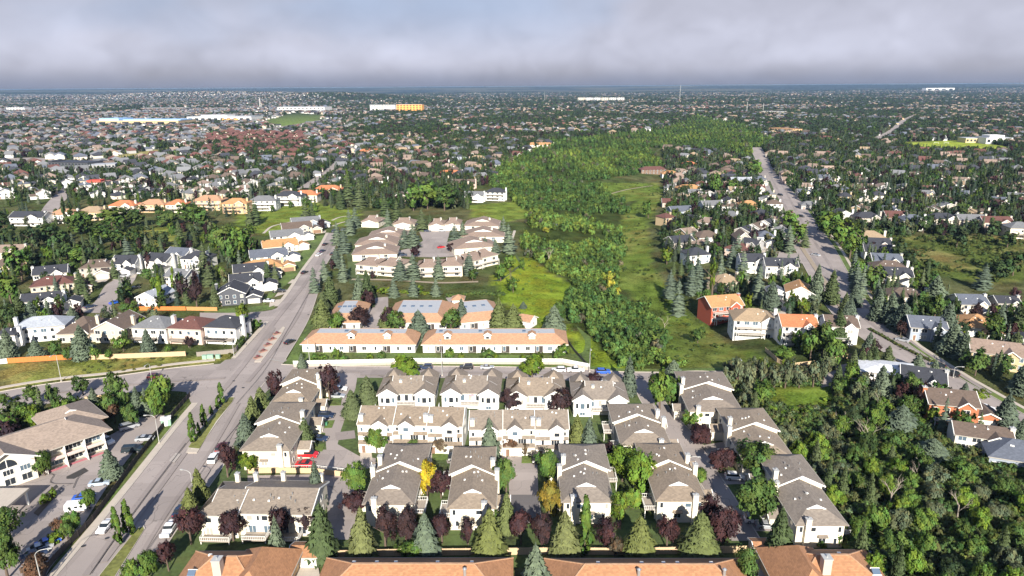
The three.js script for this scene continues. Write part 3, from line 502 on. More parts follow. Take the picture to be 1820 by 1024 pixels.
// ---------------------------------------------------------------- buildings
const SOLID = []; const solidAt = {};
function claim(x, z, r) { const q = [x, z, r]; SOLID.push(q); for (let i = Math.floor((x - r) / 24); i <= Math.floor((x + r) / 24); i++) for (let j = Math.floor((z - r) / 24); j <= Math.floor((z + r) / 24); j++) (solidAt[`${i},${j}`] ??= []).push(q); }
const built = (x, z, r) => (solidAt[`${Math.floor(x / 24)},${Math.floor(z / 24)}`] || []).some(q => Math.hypot(q[0] - x, q[1] - z) < q[2] + r);
function roofOn(b, v) {
  const { x0, x1, z0, z1, y1, rise: R = 2.2, axis = 'x', e0 = 1, e1 = 1, oh = 0.45, roof } = v, t = 0.24;
  const A0 = (axis === 'x' ? x0 : z0) - oh, A1 = (axis === 'x' ? x1 : z1) + oh, B0 = (axis === 'x' ? z0 : x0) - oh, B1 = (axis === 'x' ? z1 : x1) + oh, bc = (B0 + B1) / 2, half = (B1 - B0) / 2, Y = y1 + 0.12;
  const run = Math.min(half, (A1 - A0) / 2 - 0.01), q = axis === 'x' ? (a, y, c) => [a, y, c] : (a, y, c) => [c, y, a], mb = new MB();
  const s0 = e0 * run, s1 = e1 * run, k0 = e0, k1 = e1;       // a share of the run that is hipped; what is left over is a small gable on top
  for (const s of [-1, 1]) {
    const e = bc + s * half, at = (a, k) => q(a, Y + R * k, e - s * half * k), f = [at(A0, 0), at(A1, 0)];
    if (k1 > 0) f.push(at(A1 - s1, k1)); if (k1 < 1) f.push(at(A1 - s1, 1)); if (k0 < 1) f.push(at(A0 + s0, 1)); if (k0 > 0) f.push(at(A0 + s0, k0));
    mb.slab(f, t);
  }
  const ends = [[A0, s0, k0, 1], [A1, s1, k1, -1]];
  for (const [A, s, k, d] of ends) {
    const a = A + d * s;
    if (k > 0) { const f = [q(A, Y, B0), q(A, Y, B1), q(a, Y + R * k, B1 - half * k)]; if (k < 1) f.push(q(a, Y + R * k, B0 + half * k)); mb.slab(f, t); }
  }
  const g = part('roof', mb.geo(), roof, b);
  for (const [A, s, k, d] of ends) {
    const a = A + d * s;
    if (k > 0 && k < 1) part('gable', new MB().poly(q(a + d * 0.12, Y + R * k - 0.05, B0 + half * k), q(a + d * 0.12, Y + R * k - 0.05, B1 - half * k), q(a + d * 0.12, Y + R - 0.05, bc)).geo(), X.trim, g);
    if (k < 1) for (const s2 of [-1, 1]) {          // a barge board along each gable edge
      const tm = new MB(), w = half * (1 - k), lo = [a, Y + R * k + 0.03, bc + s2 * w], hi = [a, Y + R + 0.03, bc], dd = -d * 0.1;
      const L = (p, dy, da) => q(p[0] + da, p[1] + dy, p[2]);
      tm.poly(L(lo, -0.32, dd), L(lo, 0, dd), L(hi, 0, dd), L(hi, -0.32, dd)); tm.poly(L(lo, 0, dd), L(lo, 0, 0.04 * d), L(hi, 0, 0.04 * d), L(hi, 0, dd)); tm.poly(L(lo, -0.32, dd), L(hi, -0.32, dd), L(hi, -0.32, 0.04 * d), L(lo, -0.32, 0.04 * d));
      part('barge_board', tm.geo(), v.plain ? roof : X.trim, g);
    }
  }
  if (v.caps) { const cap = new MB().box(...q(A0 + s0, Y + R - 0.02, bc - 0.22), ...q(A1 - s1, Y + R + 0.07, bc + 0.22)).geo(); part('ridge_cap', cap, v.caps, g); for (const [A, s, k, d] of ends) if (k === 1) for (const s2 of [-1, 1]) part('hip_cap', new MB().bar(q(A + d * s, Y + R + 0.02, bc), q(A, Y + 0.02, bc + s2 * half), 0.14, 4).geo(), v.caps, g); }
  // a gutter along each eave
  if (v.gutter !== false) for (const s of [-1, 1]) { const e = bc + s * (half + 0.05), a = q(A0, Y - 0.2, e - 0.06), c = q(A1, Y - 0.02, e + 0.06); part('gutter', gbox(Math.min(a[0], c[0]), a[1], Math.min(a[2], c[2]), Math.max(a[0], c[0]), c[1], Math.max(a[2], c[2])), X.gutter, g); }
  return { g, Y, R, bc, half, axis };
}
function vol(b, v) {
  const { x0, x1, z0, z1, y0 = 0, y1, wall, axis = 'x', e0 = 1, e1 = 1, rise: R = 2.2 } = v, mb = new MB().box(x0, y0, z0, x1, y1, z1, false);
  const oh = v.oh ?? 0.45;
  if (v.roof) {
    const half = ((axis === 'x' ? z1 - z0 : x1 - x0)) / 2, top = y1 + R * half / (half + oh);
    if (axis === 'x') { if (e0 === 0) mb.poly([x0, y1, z0], [x0, y1, z1], [x0, top, (z0 + z1) / 2]); if (e1 === 0) mb.poly([x1, y1, z1], [x1, y1, z0], [x1, top, (z0 + z1) / 2]); }
    else { if (e1 === 0) mb.poly([x0, y1, z1], [x1, y1, z1], [(x0 + x1) / 2, top, z1]); if (e0 === 0) mb.poly([x1, y1, z0], [x0, y1, z0], [(x0 + x1) / 2, top, z0]); }
  }
  part('wall', mb.geo(), wall, b);
  return v.roof ? roofOn(b, v) : null;
}
const FACE = { f: [0, 0, 1], b: [Math.PI, 0, -1], r: [Math.PI / 2, 1, 0], l: [-Math.PI / 2, -1, 0] };
function onFace(o, face, u, y, plane) { const [turn] = FACE[face]; o.rotation.y = turn; if (face === 'f') o.position.set(u, y, plane); else if (face === 'b') o.position.set(-u, y, plane); else if (face === 'r') o.position.set(plane, y, -u); else o.position.set(plane, y, u); return o; }
function frameGeo(w, h, n) { return memo(`wf${w}_${h}_${n}`, () => { const m = new MB(), t = 0.09, d = 0.07; m.box(-w / 2 - t, -h / 2 - t, 0, w / 2 + t, -h / 2, d).box(-w / 2 - t, h / 2, 0, w / 2 + t, h / 2 + t, d).box(-w / 2 - t, -h / 2, 0, -w / 2, h / 2, d).box(w / 2, -h / 2, 0, w / 2 + t, h / 2, d); for (let k = 1; k < n; k++) { const x = -w / 2 + w * k / n; m.box(x - 0.035, -h / 2, 0, x + 0.035, h / 2, d - 0.01); } return m.geo(); }); }
const paneGeo = (w, h) => memo(`wp${w}_${h}`, () => gbox(-w / 2, -h / 2, 0.004, w / 2, h / 2, 0.03));
const wr = rng(99);
function win(b, face, u, y, w, h, plane, n = w > 1.3 ? 2 : 1) {
  w = Math.round(w * 10) / 10; h = Math.round(h * 10) / 10;
  const f = onFace(part('window', frameGeo(w, h, n), X.trim, b), face, u, y, plane), q = wr();
  part('pane', paneGeo(w, h), q < 0.62 ? X.pane : q < 0.85 ? X.paneBlue : X.paneBlind, f); return f;
}
function garageDoor(b, face, u, w, h, plane, m = X.garage) { const g = memo(`gd${w}_${h}`, () => { const q = new MB(); for (let k = 0; k < 4; k++) q.box(-w / 2, h * k / 4 + 0.02, 0.02, w / 2, h * (k + 1) / 4 - 0.03, 0.09); return q.box(-w / 2, 0, 0.005, w / 2, h, 0.05).geo(); }); return onFace(part('garage_door', g, m, b), face, u, 0.02, plane); }
function doorOn(b, face, u, plane, y = 0.02, m = X.door) { const d = onFace(part('door', memo('door', () => gbox(-0.46, 0, 0, 0.46, 2.05, 0.06)), m, b), face, u, y, plane); part('door_frame', memo('doorf', () => new MB().box(-0.58, 0, 0, -0.465, 2.15, 0.09).box(0.465, 0, 0, 0.58, 2.15, 0.09).box(-0.464, 2.055, 0, 0.464, 2.15, 0.09).geo()), X.trim, d); return d; }
function chimney(b, x, z, y0, y1, w = 1, d = 0.9, m = wallM('cream')) { const c = part('chimney', gbox(x - w / 2, y0, z - d / 2, x + w / 2, y1, z + d / 2), m, b); part('chimney_cap', gbox(x - w / 2 - 0.1, y1, z - d / 2 - 0.1, x + w / 2 + 0.1, y1 + 0.16, z + d / 2 + 0.1), X.galv, c); part('flue', new MB().bar([x, y1 + 0.16, z], [x, y1 + 0.6, z], 0.14, 8).geo(), X.metal, c); return c; }
const ventGeo = memo('vent', () => new MB().box(-0.2, -0.1, -0.2, 0.2, 0.16, 0.2).geo()), pipeGeo = memo('pipe', () => new MB().bar([0, -0.2, 0], [0, 0.5, 0], 0.09, 7).geo());
function vent(b, x, y, z, pipe) { const v = part(pipe ? 'vent_pipe' : 'roof_vent', pipe ? pipeGeo : ventGeo, pipe ? X.metal : X.trim, b); v.position.set(x, y, z); return v; }
function railGeo(w, h = 0.95) { const m = new MB().box(-w / 2, h - 0.07, -0.04, w / 2, h, 0.04).box(-w / 2, 0.1, -0.03, w / 2, 0.16, 0.03); const n = Math.max(2, Math.round(w / 0.4)); for (let k = 0; k <= n; k++) { const x = -w / 2 + w * k / n; m.box(x - 0.025, 0.03, -0.022, x + 0.025, h - 0.075, 0.022); } return m.geo(); }
function deck(b, x0, x1, z0, z1, y, m = X.deck, rail = X.trim, sides = 'flr') {
  const d = part('deck', gbox(x0, y - 0.2, z0, x1, y, z1), m, b), r = (w, x, z, t) => { const q = part('railing', railGeo(w), rail, d); q.position.set(x, y, z); q.rotation.y = t; };
  if (sides.includes('f')) r(x1 - x0, (x0 + x1) / 2, z1 - 0.06, 0); if (sides.includes('b')) r(x1 - x0, (x0 + x1) / 2, z0 + 0.06, 0); if (sides.includes('l')) r(z1 - z0, x0 + 0.06, (z0 + z1) / 2, Math.PI / 2); if (sides.includes('r')) r(z1 - z0, x1 - 0.06, (z0 + z1) / 2, Math.PI / 2);
  for (const [x, z] of [[x0 + 0.15, z1 - 0.15], [x1 - 0.15, z1 - 0.15]]) if (y > 0.6) part('post', gbox(x - 0.08, 0, z - 0.08, x + 0.08, y - 0.2, z + 0.08), rail, d);
  return d;
}

// ---------------------------------------------------------------- vehicles
function profile(list, w, bevel = 0.05) { const s = new THREE.Shape(list.map(p => new THREE.Vector2(...p))); const g = new THREE.ExtrudeGeometry(s, { depth: w - bevel * 2, bevelEnabled: true, bevelThickness: bevel, bevelSize: bevel, bevelSegments: 2 }); g.translate(0, 0, -(w - bevel * 2) / 2); return g; }
const CAR = {        // side outlines, nose towards +x: lower body, glass house, roof panel
  sedan: { l: 4.6, w: 1.8, body: [[-2.2, 0.3], [2.2, 0.3], [2.25, 0.62], [2.1, 0.78], [1, 0.92], [-1.6, 0.98], [-2.22, 0.9], [-2.28, 0.6]], cab: [[-1.7, 0.95], [1.05, 0.9], [0.3, 1.36], [-0.95, 1.38]], roof: [-0.85, 0.22, 1.4], wheel: 0.33, ax: 1.38 },
  suv: { l: 4.7, w: 1.9, body: [[-2.25, 0.36], [2.25, 0.36], [2.3, 0.75], [2.15, 0.98], [1.05, 1.08], [-2.2, 1.1], [-2.32, 0.8]], cab: [[-2.12, 1.08], [1.1, 1.05], [0.45, 1.64], [-1.9, 1.66]], roof: [-1.85, 0.38, 1.68], wheel: 0.37, ax: 1.4 },
  van: { l: 5, w: 1.95, body: [[-2.45, 0.34], [2.4, 0.34], [2.48, 0.7], [2.2, 0.95], [1.6, 1.08], [-2.4, 1.1], [-2.5, 0.7]], cab: [[-2.35, 1.08], [1.62, 1.05], [0.8, 1.7], [-2.2, 1.74]], roof: [-2.15, 0.72, 1.76], wheel: 0.35, ax: 1.5 },
  pickup: { l: 5.6, w: 1.95, body: [[-2.7, 0.45], [2.7, 0.45], [2.75, 0.85], [2.6, 1.06], [1.4, 1.14], [-0.95, 1.14], [-0.96, 0.82], [-2.55, 0.82], [-2.56, 1.12], [-2.74, 1.12]], cab: [[-0.85, 1.12], [1.45, 1.1], [0.75, 1.74], [-0.75, 1.76]], roof: [-0.7, 0.68, 1.78], wheel: 0.4, ax: 1.72 },
};
for (const k in CAR) { const c = CAR[k]; c.bodyG = profile(c.body, c.w, 0.06); c.cabG = profile(c.cab, c.w - 0.22, 0.05); c.roofG = profile([[c.roof[0], c.roof[2] - 0.08], [c.roof[1], c.roof[2] - 0.08], [c.roof[1] - 0.08, c.roof[2]], [c.roof[0] + 0.08, c.roof[2]]], c.w - 0.3, 0.05); }
const wheelG = memo('wheel', () => new THREE.CylinderGeometry(1, 1, 0.22, 18).rotateX(Math.PI / 2)), rimG = memo('rim', () => new THREE.CylinderGeometry(0.62, 0.62, 0.235, 12).rotateX(Math.PI / 2)), lampG = memo('cl', () => gbox(-0.03, -0.08, -0.18, 0.03, 0.08, 0.18));
const PAINT = { white: C(0.78, 0.78, 0.78), silver: C(0.45, 0.47, 0.5), black: C(0.012, 0.013, 0.016), grey: C(0.12, 0.13, 0.14), red: C(0.5, 0.015, 0.02), maroon: C(0.1, 0.015, 0.02), blue: C(0.02, 0.1, 0.5), 'dark blue': C(0.015, 0.03, 0.07), teal: C(0.006, 0.016, 0.022), 'pale blue': C(0.35, 0.42, 0.5), gold: C(0.3, 0.22, 0.12) };
const paintM = k => memo('p' + k, () => new THREE.MeshPhysicalMaterial({ color: PAINT[k], roughness: 0.42, metalness: k === 'silver' || k === 'grey' ? 0.4 : 0, clearcoat: 0.8, clearcoatRoughness: 0.08 }));
function car(type, paint, px, py, heading, label, up = 0) {
  const c = CAR[type], p = G(px, py), o = thing(type === 'pickup' ? 'pickup_truck' : type === 'van' ? 'minivan' : 'parked_car', label, type === 'pickup' ? 'pickup truck' : type === 'van' ? 'van' : 'car', p.setY(p.y + 0.06 + up), heading * Math.PI / 180), m = paintM(paint);
  const body = part('body', c.bodyG, m, o); part('cabin_glass', c.cabG, X.glass, o); part('roof', c.roofG, m, o);
  for (const x of [-c.ax, c.ax]) for (const z of [-1, 1]) { const w = part('wheel', wheelG, X.tyre, o); w.position.set(x, c.wheel, z * (c.w / 2 - 0.1)); w.scale.set(c.wheel, c.wheel, 1); part('rim', rimG, X.alloy, w); }
  const hx = Math.max(...c.body.map(q => q[0])), tx = Math.min(...c.body.map(q => q[0]));
  for (const z of [-1, 1]) { part('headlight', lampG, X.lampGlass, o).position.set(hx + 0.035, 0.72 + (type === 'pickup' ? 0.15 : 0), z * (c.w / 2 - 0.3)); part('tail_light', lampG, X.tailLamp, o).position.set(tx - 0.04, 0.78 + (type === 'sedan' ? 0 : 0.15), z * (c.w / 2 - 0.3)); }
  if (type !== 'pickup') for (const z of [-1, 1]) part('door_mirror', memo('mir', () => gbox(-0.08, -0.07, -0.1, 0.1, 0.07, 0.1)), m, o).position.set(c.cab[1][0] - 0.45, 1.02 + (type === 'sedan' ? 0 : 0.14), z * (c.w / 2 + 0.02));
  occupy(p.x, p.z, 1.5);
  return o;
}

// ---------------------------------------------------------------- fences, lamps and the like
function fence(name, label, line, h, m, { step = 2.4, post = m, gap = 0.05, group, base = 0, boards = false } = {}) {
  const n = Math.max(1, Math.round(resampleLen(line) / step)), q = resample(line, n), o = thing(name, label, 'fence', V(q[0][0], land(...q[0]), q[0][1]), 0, group), Y = p => land(p[0], p[1]) - o.position.y + base;
  for (let i = 0; i < n; i++) {
    const a = q[i], b = q[i + 1], L = Math.hypot(b[0] - a[0], b[1] - a[1]), key = `fp${L.toFixed(2)}_${h}_${boards}`, g = memo(key, () => { const mb = new MB(); if (boards) { const k = 5; for (let j = 0; j < k; j++) mb.box(0.08, 0.08 + j * (h - 0.1) / k, -0.02, L - 0.08, 0.04 + (j + 1) * (h - 0.1) / k, 0.02); } else mb.box(0.06, gap, -0.02, L - 0.06, h - 0.06, 0.02).box(0.06, h - 0.058, -0.045, L - 0.06, h, 0.045); return mb.geo(); });
    const f = part('fence_panel', g, m, o); f.position.set(a[0] - o.position.x, Y(a), a[1] - o.position.z); f.rotation.y = -Math.atan2(b[1] - a[1], b[0] - a[0]);
  }
  for (const p of q) part('post', memo(`post${h}`, () => gbox(-0.06, 0, -0.06, 0.06, h + 0.08, 0.06)), post, o).position.set(p[0] - o.position.x, Y(p), p[1] - o.position.z);
  return o;
}
function lamp(px, py, top, turn, label, reach = 2.2) {
  const p = G(px, py), h = rise(p, top), o = thing('street_lamp', label, 'street lamp', p, turn * Math.PI / 180, 'street lamps');
  part('pole', new MB().bar([0, 0, 0], [0, h * 0.8, 0], 0.11, 8, 0.075).geo(), X.galv, o);
  const c = new THREE.CatmullRomCurve3([V(0, h * 0.8, 0), V(0.06, h * 0.92, 0), V(reach * 0.35, h * 0.99, 0), V(reach, h, 0)]);
  part('arm', new THREE.TubeGeometry(c, 14, 0.055, 6), X.galv, o); part('lamp_head', new MB().box(reach - 0.1, h - 0.12, -0.16, reach + 0.65, h + 0.05, 0.16).geo(), X.galv, o); part('base', gbox(-0.22, 0, -0.22, 0.22, 0.3, 0.22), X.concrete, o);
  return o;
}
// ---------------------------------------------------------------- the townhouse court
const cream = wallM('cream'), white = wallM('white'), taupe = roofM('taupe');
const TAUPES = [[1, 1, 1], [0.92, 0.93, 0.96], [1.08, 1.05, 1.0], [0.97, 1, 1.05], [1.04, 1, 0.94]].map(k => M(C(ROOF.taupe.r * k[0], ROOF.taupe.g * k[1], ROOF.taupe.b * k[2]), T.shingle, 0.92));
let shades = 0; const shade = () => TAUPES[shades++ % 5];
// frame of a front: left and right corner in the photo, `up` metres over the ground
function frontOf(l, r, up) { const a = G(...l, up), b = G(...r, up), d = b.clone().sub(a); return { p: a.clone().add(b).multiplyScalar(0.5).setY(land((a.x + b.x) / 2, (a.z + b.z) / 2)), w: Math.hypot(d.x, d.z), turn: -Math.atan2(d.z, d.x) }; }
function claimBox(o, x0, x1, z0, z1, pad = 0) { const c = Math.cos(o.rotation.y), s = Math.sin(o.rotation.y), n = Math.max(1, Math.round(Math.max(x1 - x0, z1 - z0) / Math.min(x1 - x0, z1 - z0))), r = Math.min(x1 - x0, z1 - z0) / 2 + pad; for (let k = 0; k < n; k++) { const t = (k + 0.5) / n, lx = x1 - x0 > z1 - z0 ? lerp(x0, x1, t) : (x0 + x1) / 2, lz = x1 - x0 > z1 - z0 ? (z0 + z1) / 2 : lerp(z0, z1, t); claim(o.position.x + lx * c + lz * s, o.position.z - lx * s + lz * c, r); } }
const vrng = rng(4242);
function ventsOn(b, x0, x1, z0, z1, f, n) { for (let k = 0; k < n; k++) { const x = lerp(x0, x1, 0.12 + 0.76 * vrng()), z = lerp(z0, z1, 0.12 + 0.76 * vrng()); vent(b, x, f(x, z), z, vrng() < 0.4); } }
function pairBlock(short, label, l, r, len, o = {}) {
  const E = o.eave ?? 5.6, fr = frontOf(l, r, E), w = fr.w, b = thing('townhouse', label, 'townhouse', fr.p, fr.turn, 'grey-roofed cream townhouses of the court'), m = -len * (o.split ?? 0.5), s = o.side === 'l' ? -1 : 1, R = 2.5, wl = o.wall ?? cream, rf = o.roof ?? shade();
  vol(b, { x0: -w / 2, x1: w / 2, z0: m, z1: 0, y1: E, rise: R, axis: 'z', e0: 0, e1: 0.62, wall: wl, roof: rf, oh: 0.5 });
  const sh = o.shift ?? -0.7 * s;
  vol(b, { x0: -w / 2 + sh, x1: w / 2 + sh, z0: -len, z1: m - 0.02, y1: E + 0.85, rise: R, axis: 'z', e0: 1, e1: 0, wall: wl, roof: rf, oh: 0.5 });
  const rx = (x, c, y) => y + 0.12 + R * (1 - Math.abs(x - c) / (w / 2 + 0.5));
  ventsOn(b, -w / 2, w / 2, m + 0.5, -5, x => rx(x, 0, E), 6); ventsOn(b, -w / 2 + sh, w / 2 + sh, -len + 5, m - 0.6, x => rx(x, sh, E + 0.85), 6);
  // front: flank windows, a hooded window below, the tall boxed flue
  win(b, 'f', -w / 2 + 0.9, E - 1.2, 0.6, 1.2, 0.01); win(b, 'f', w / 2 - 0.9, E - 1.2, 0.6, 1.2, 0.01); win(b, 'f', s * -0.6, 1.9, 1.4, 1.2, 0.01); win(b, 'f', s * -w * 0.34, 1.7, 0.6, 1.2, 0.01); win(b, 'f', s * w * 0.16, E - 1.2, 1.2, 0.9, 0.01);
  part('window_hood', new MB().slab([[s * -0.6 - 1, 2.85, 0.7], [s * -0.6 + 1, 2.85, 0.7], [s * -0.6 + 1, 3.15, 0.02], [s * -0.6 - 1, 3.15, 0.02]], 0.1).geo(), rf, b);
  chimney(b, s * (w / 2 - 2), 0.42, 0, E + 1.5, 1.1, 0.8, wl);
  for (const [z, h] of [[m * 0.9, E + 2.6], [m * 1.18, E + 3.3]]) chimney(b, s * (w / 2 + (z < m ? 0 : 0.35)) + (z < m ? sh : 0), z, 0, h, 0.95, 1.1, wl);
  // both long sides
  for (const [f, px] of [['r', w / 2], ['l', -w / 2]]) for (const z of [-2.5, m + 2, m - 2.5, -len + 2.5]) { const off = z < m ? sh : 0; for (const y of [1.6, E - 1.3]) win(b, f, f === 'r' ? -z : z, y, 1.2, 1.2, px + off + (f === 'r' ? 0.01 : -0.01)); }
  // entrance porches on the lane side
  for (const [z0, z1] of [[m + 3, m + 6.4], [-len + 2.2, -len + 5.6]]) {
    const off = z1 < m ? sh : 0, q = s > 0 ? [w / 2 + off, w / 2 + off + 3] : [-w / 2 + off - 3, -w / 2 + off];
    vol(b, { x0: q[0], x1: q[1], z0, z1, y1: 2.7, rise: 1.3, axis: 'x', e0: s > 0 ? 0 : 0.0, e1: 0, wall: wl, roof: rf, oh: 0.35 });
    doorOn(b, s > 0 ? 'r' : 'l', s > 0 ? -(z0 + z1) / 2 : (z0 + z1) / 2, s > 0 ? q[1] + 0.01 : q[0] - 0.01);
  }
  if (o.deck) { const q = -s; const x = q > 0 ? [w / 2, w / 2 + 2.4] : [-w / 2 - 2.4, -w / 2]; deck(b, x[0], x[1], -6, -1.2, 2.4, X.deck, X.trim, q > 0 ? 'frb' : 'flb'); deck(b, x[0] + sh, x[1] + sh, m - 6, m - 1.2, 2.6, X.deck, X.trim, q > 0 ? 'frb' : 'flb'); }
  claimBox(b, -w / 2, w / 2, -len, 0); landmark(short, V(fr.p.x, 0, fr.p.z + 0), 10);
  return b;
}
function deckBlock(short, label, l, r) {                 // rear row: two gabled bays with a sun deck between them
  const fr = frontOf(l, r, 0), w = fr.w - 1.3, taupe = shade(), b = thing('townhouse', label, 'townhouse', fr.p, fr.turn, 'grey-roofed cream townhouses of the court'), bw = w * 0.33;
  const E = 5, D = 12;
  vol(b, { x0: -w / 2, x1: w / 2, z0: -D, z1: -1.2, y1: E, rise: 3.1, axis: 'x', e0: 0.7, e1: 0.7, wall: white, roof: taupe });
  for (const s of [-1, 1]) {
    const c = s * (w / 2 - bw / 2 - 0.15);
    vol(b, { x0: c - bw / 2, x1: c + bw / 2, z0: -5, z1: 0, y1: E, rise: 1.9, axis: 'z', e0: 0, e1: 0, wall: white, roof: taupe, oh: 0.4 });
    vol(b, { x0: c - bw / 2 + 0.1, x1: c + bw / 2 - 0.1, z0: -D - 4.5, z1: -D + 2, y1: E - 0.6, rise: 3.1, axis: 'z', e0: 0.9, e1: 1, wall: white, roof: taupe });
    win(b, 'f', c - bw * 0.3, 3.4, 0.7, 1.5, 0.01); win(b, 'f', c + bw * 0.3, 3.4, 0.7, 1.5, 0.01); win(b, 'f', c, 3.3, 1.2, 1.6, 0.01, 1); win(b, 'f', c, 1, 1.4, 0.9, 0.01);
    garageDoor(b, 'b', -c, 4.6, 2.2, -D - 4.52); win(b, s > 0 ? 'r' : 'l', 4, 3.3, 1.2, 1.2, s * (w / 2 + 0.01));
  }
  deck(b, -w / 2 + bw + 0.2, w / 2 - bw - 0.2, -1.2, 1, 2.4, X.deck, X.trim, 'f');
  for (const x of [-2.2, 0, 2.2]) win(b, 'f', x, 3.6, 1, 1.9, -1.19, 1); doorOn(b, 'f', 1.1, -1.18, 2.45, X.doorWhite);
  chimney(b, -w * 0.12, -4.6, E, E + 2.6, 0.8, 0.8); ventsOn(b, -w / 2 + 1, w / 2 - 1, -D + 1, -3, (x, z) => E + 0.12 + 3.1 * (1 - Math.abs(z + (D + 1.2) / 2) / (D / 2 - 0.15)), 8);
  claimBox(b, -w / 2, w / 2, -D - 4, 0); landmark(short, fr.p, 8);
}
function garageTerrace(short, label, l, r, units) {
  const fr = frontOf(l, r, 0), w = fr.w - 0.8, taupe = shade(), b = thing('townhouse', label, 'townhouse', fr.p, fr.turn, 'grey-roofed cream townhouses of the court'), D = 10.5, E = 7.6;
  const u = w / units;
  for (let k = 0; k < units; k++) {
    const x0 = -w / 2 + k * u, x1 = x0 + u - 0.02, c = (x0 + x1) / 2, dz = k % 2 ? -0.8 : 0, dy = k % 3 === 1 ? -0.35 : 0;
    vol(b, { x0, x1, z0: -D + dz, z1: dz, y1: E + dy, rise: 2.7, axis: 'x', e0: 0, e1: 0, wall: white, roof: taupe, oh: k === 0 || k === units - 1 ? 0.12 : 0.1 });
    const gc = k % 2 ? c - u * 0.12 : c + u * 0.14, g = u * 0.42;
    vol(b, { x0: gc - g / 2, x1: gc + g / 2, y0: 4.9, z0: -4 + dz, z1: 0.7 + dz, y1: E + dy, rise: 1.5, axis: 'z', e0: 0, e1: 0, wall: white, roof: taupe, oh: 0.35 });
    for (const [y, d] of [[5, 0.75], [2.75, 1.1]]) part('pent_roof', new MB().slab([[x0 + 0.1, y, dz + d], [x1 - 0.1, y, dz + d], [x1 - 0.1, y + 0.55, dz + 0.02], [x0 + 0.1, y + 0.55, dz + 0.02]], 0.14).geo(), taupe, b);
    part('wall', gbox(x0 + 0.1, 0, dz + 0.01, x1 - 0.1, 2.6, dz + 0.72), cream, b);
    garageDoor(b, 'f', c + u * 0.12, 2.7, 2.1, dz + 0.725); doorOn(b, 'f', c - u * 0.34, dz + 0.73);
    win(b, 'f', gc, E - 1.2, 1.3, 1, dz + 0.71); win(b, 'f', x0 + 1, E - 1.3, 0.6, 1, dz + 0.01, 1); win(b, 'f', x1 - 1, E - 1.3, 0.6, 1, dz + 0.01, 1); win(b, 'f', c + u * 0.1, 3.9, 2, 1.3, dz + 0.01, 3); win(b, 'f', c - u * 0.28, 3.9, 0.6, 1.3, dz + 0.01); win(b, 'f', c + u * 0.38, 3.9, 0.6, 1.3, dz + 0.01);
    chimney(b, k % 2 ? x1 - 0.6 : x0 + 0.8, dz - 1.2, E - 0.6, E + 2.2, 1.1, 1);
    ventsOn(b, x0 + 0.5, x1 - 0.5, -D / 2 + dz, dz - 0.5, (x, z) => E + dy + 0.12 + 2.7 * (1 - Math.abs(z - dz + D / 2) / (D / 2 + 0.1)), 4);
  }
  for (const [f, x] of [['l', -w / 2 - 0.01], ['r', w / 2 + 0.01]]) for (const y of [3.9, 6.3]) win(b, f, f === 'l' ? -5 : 5, y, 1, 1.2, x);
  claimBox(b, -w / 2, w / 2, -D, 1); landmark(short, fr.p, 10);
}
deckBlock('sun-deck townhouse nearest the junction', 'cream townhouse with white sun deck between gables, first of the rear row', [669, 731], [776, 730]);
deckBlock('sun-deck townhouse with parasol', 'cream townhouse with white sun deck, second from the junction in the rear row', [781, 729], [890, 731]);
deckBlock('sun-deck townhouse between purple trees', 'cream townhouse whose sun deck lies between two purple trees', [896, 734], [1008, 735]);
deckBlock('sun-deck townhouse at the lane', 'cream townhouse at the lane end of the rear row, low white gables', [1014, 741], [1119, 742]);
garageTerrace('left garage terrace', 'long cream three-storey terrace with garages, left one behind the round green tree', [636, 802], [826, 806], 3);
garageTerrace('right garage terrace', 'long cream three-storey terrace with garages behind the pale blue spruce', [832, 812], [1013, 811], 3);
pairBlock('end-on townhouse left of the yellow tree', 'end-on cream townhouse with stepped grey roof, left of the yellow tree', [649, 895], [733, 895], 23, { side: 'l', deck: true });
pairBlock('end-on townhouse right of the yellow tree', 'end-on cream townhouse with stepped grey roof, right of the yellow tree', [799, 902], [878, 902], 23, { side: 'r', deck: true });
pairBlock('end-on townhouse beside the dark patched court', 'end-on cream townhouse right of the dark patched court', [1002, 891], [1086, 891], 22, { side: 'l', deck: true });
pairBlock('end-on townhouse with wall-top tree shadow', 'end-on cream townhouse beside the internal lane with a spruce shadow on its wall', [1169, 889], [1252, 889], 22, { side: 'r', deck: true });
pairBlock('upper end-on townhouse by the lane', 'upper end-on cream townhouse by the lane, white side stairs', [1106, 790], [1189, 790], 20, { side: 'r', deck: true });
pairBlock('upper townhouse by the ravine wood', 'uppermost cream townhouse along the ravine wood east of the lane', [1227, 730], [1317, 731], 24, { side: 'l' });
pairBlock('middle townhouse by the ravine wood', 'middle cream townhouse of the three along the ravine wood', [1322, 815], [1409, 815], 24, { side: 'l' });
pairBlock('lowest townhouse by the ravine wood', 'lowest cream townhouse along the ravine wood with hooded window and small deck', [1417, 932], [1502, 932], 25, { side: 'l', deck: true });
pairBlock('corner townhouse at the junction', 'cream townhouse at the corner of the junction and avenue', [484, 716], [549, 716], 21, { side: 'r' });
pairBlock('avenue townhouse above the red van', 'cream townhouse on the avenue with tall flue, beside the red minivan', [430, 800], [513, 800], 24, { side: 'r' });
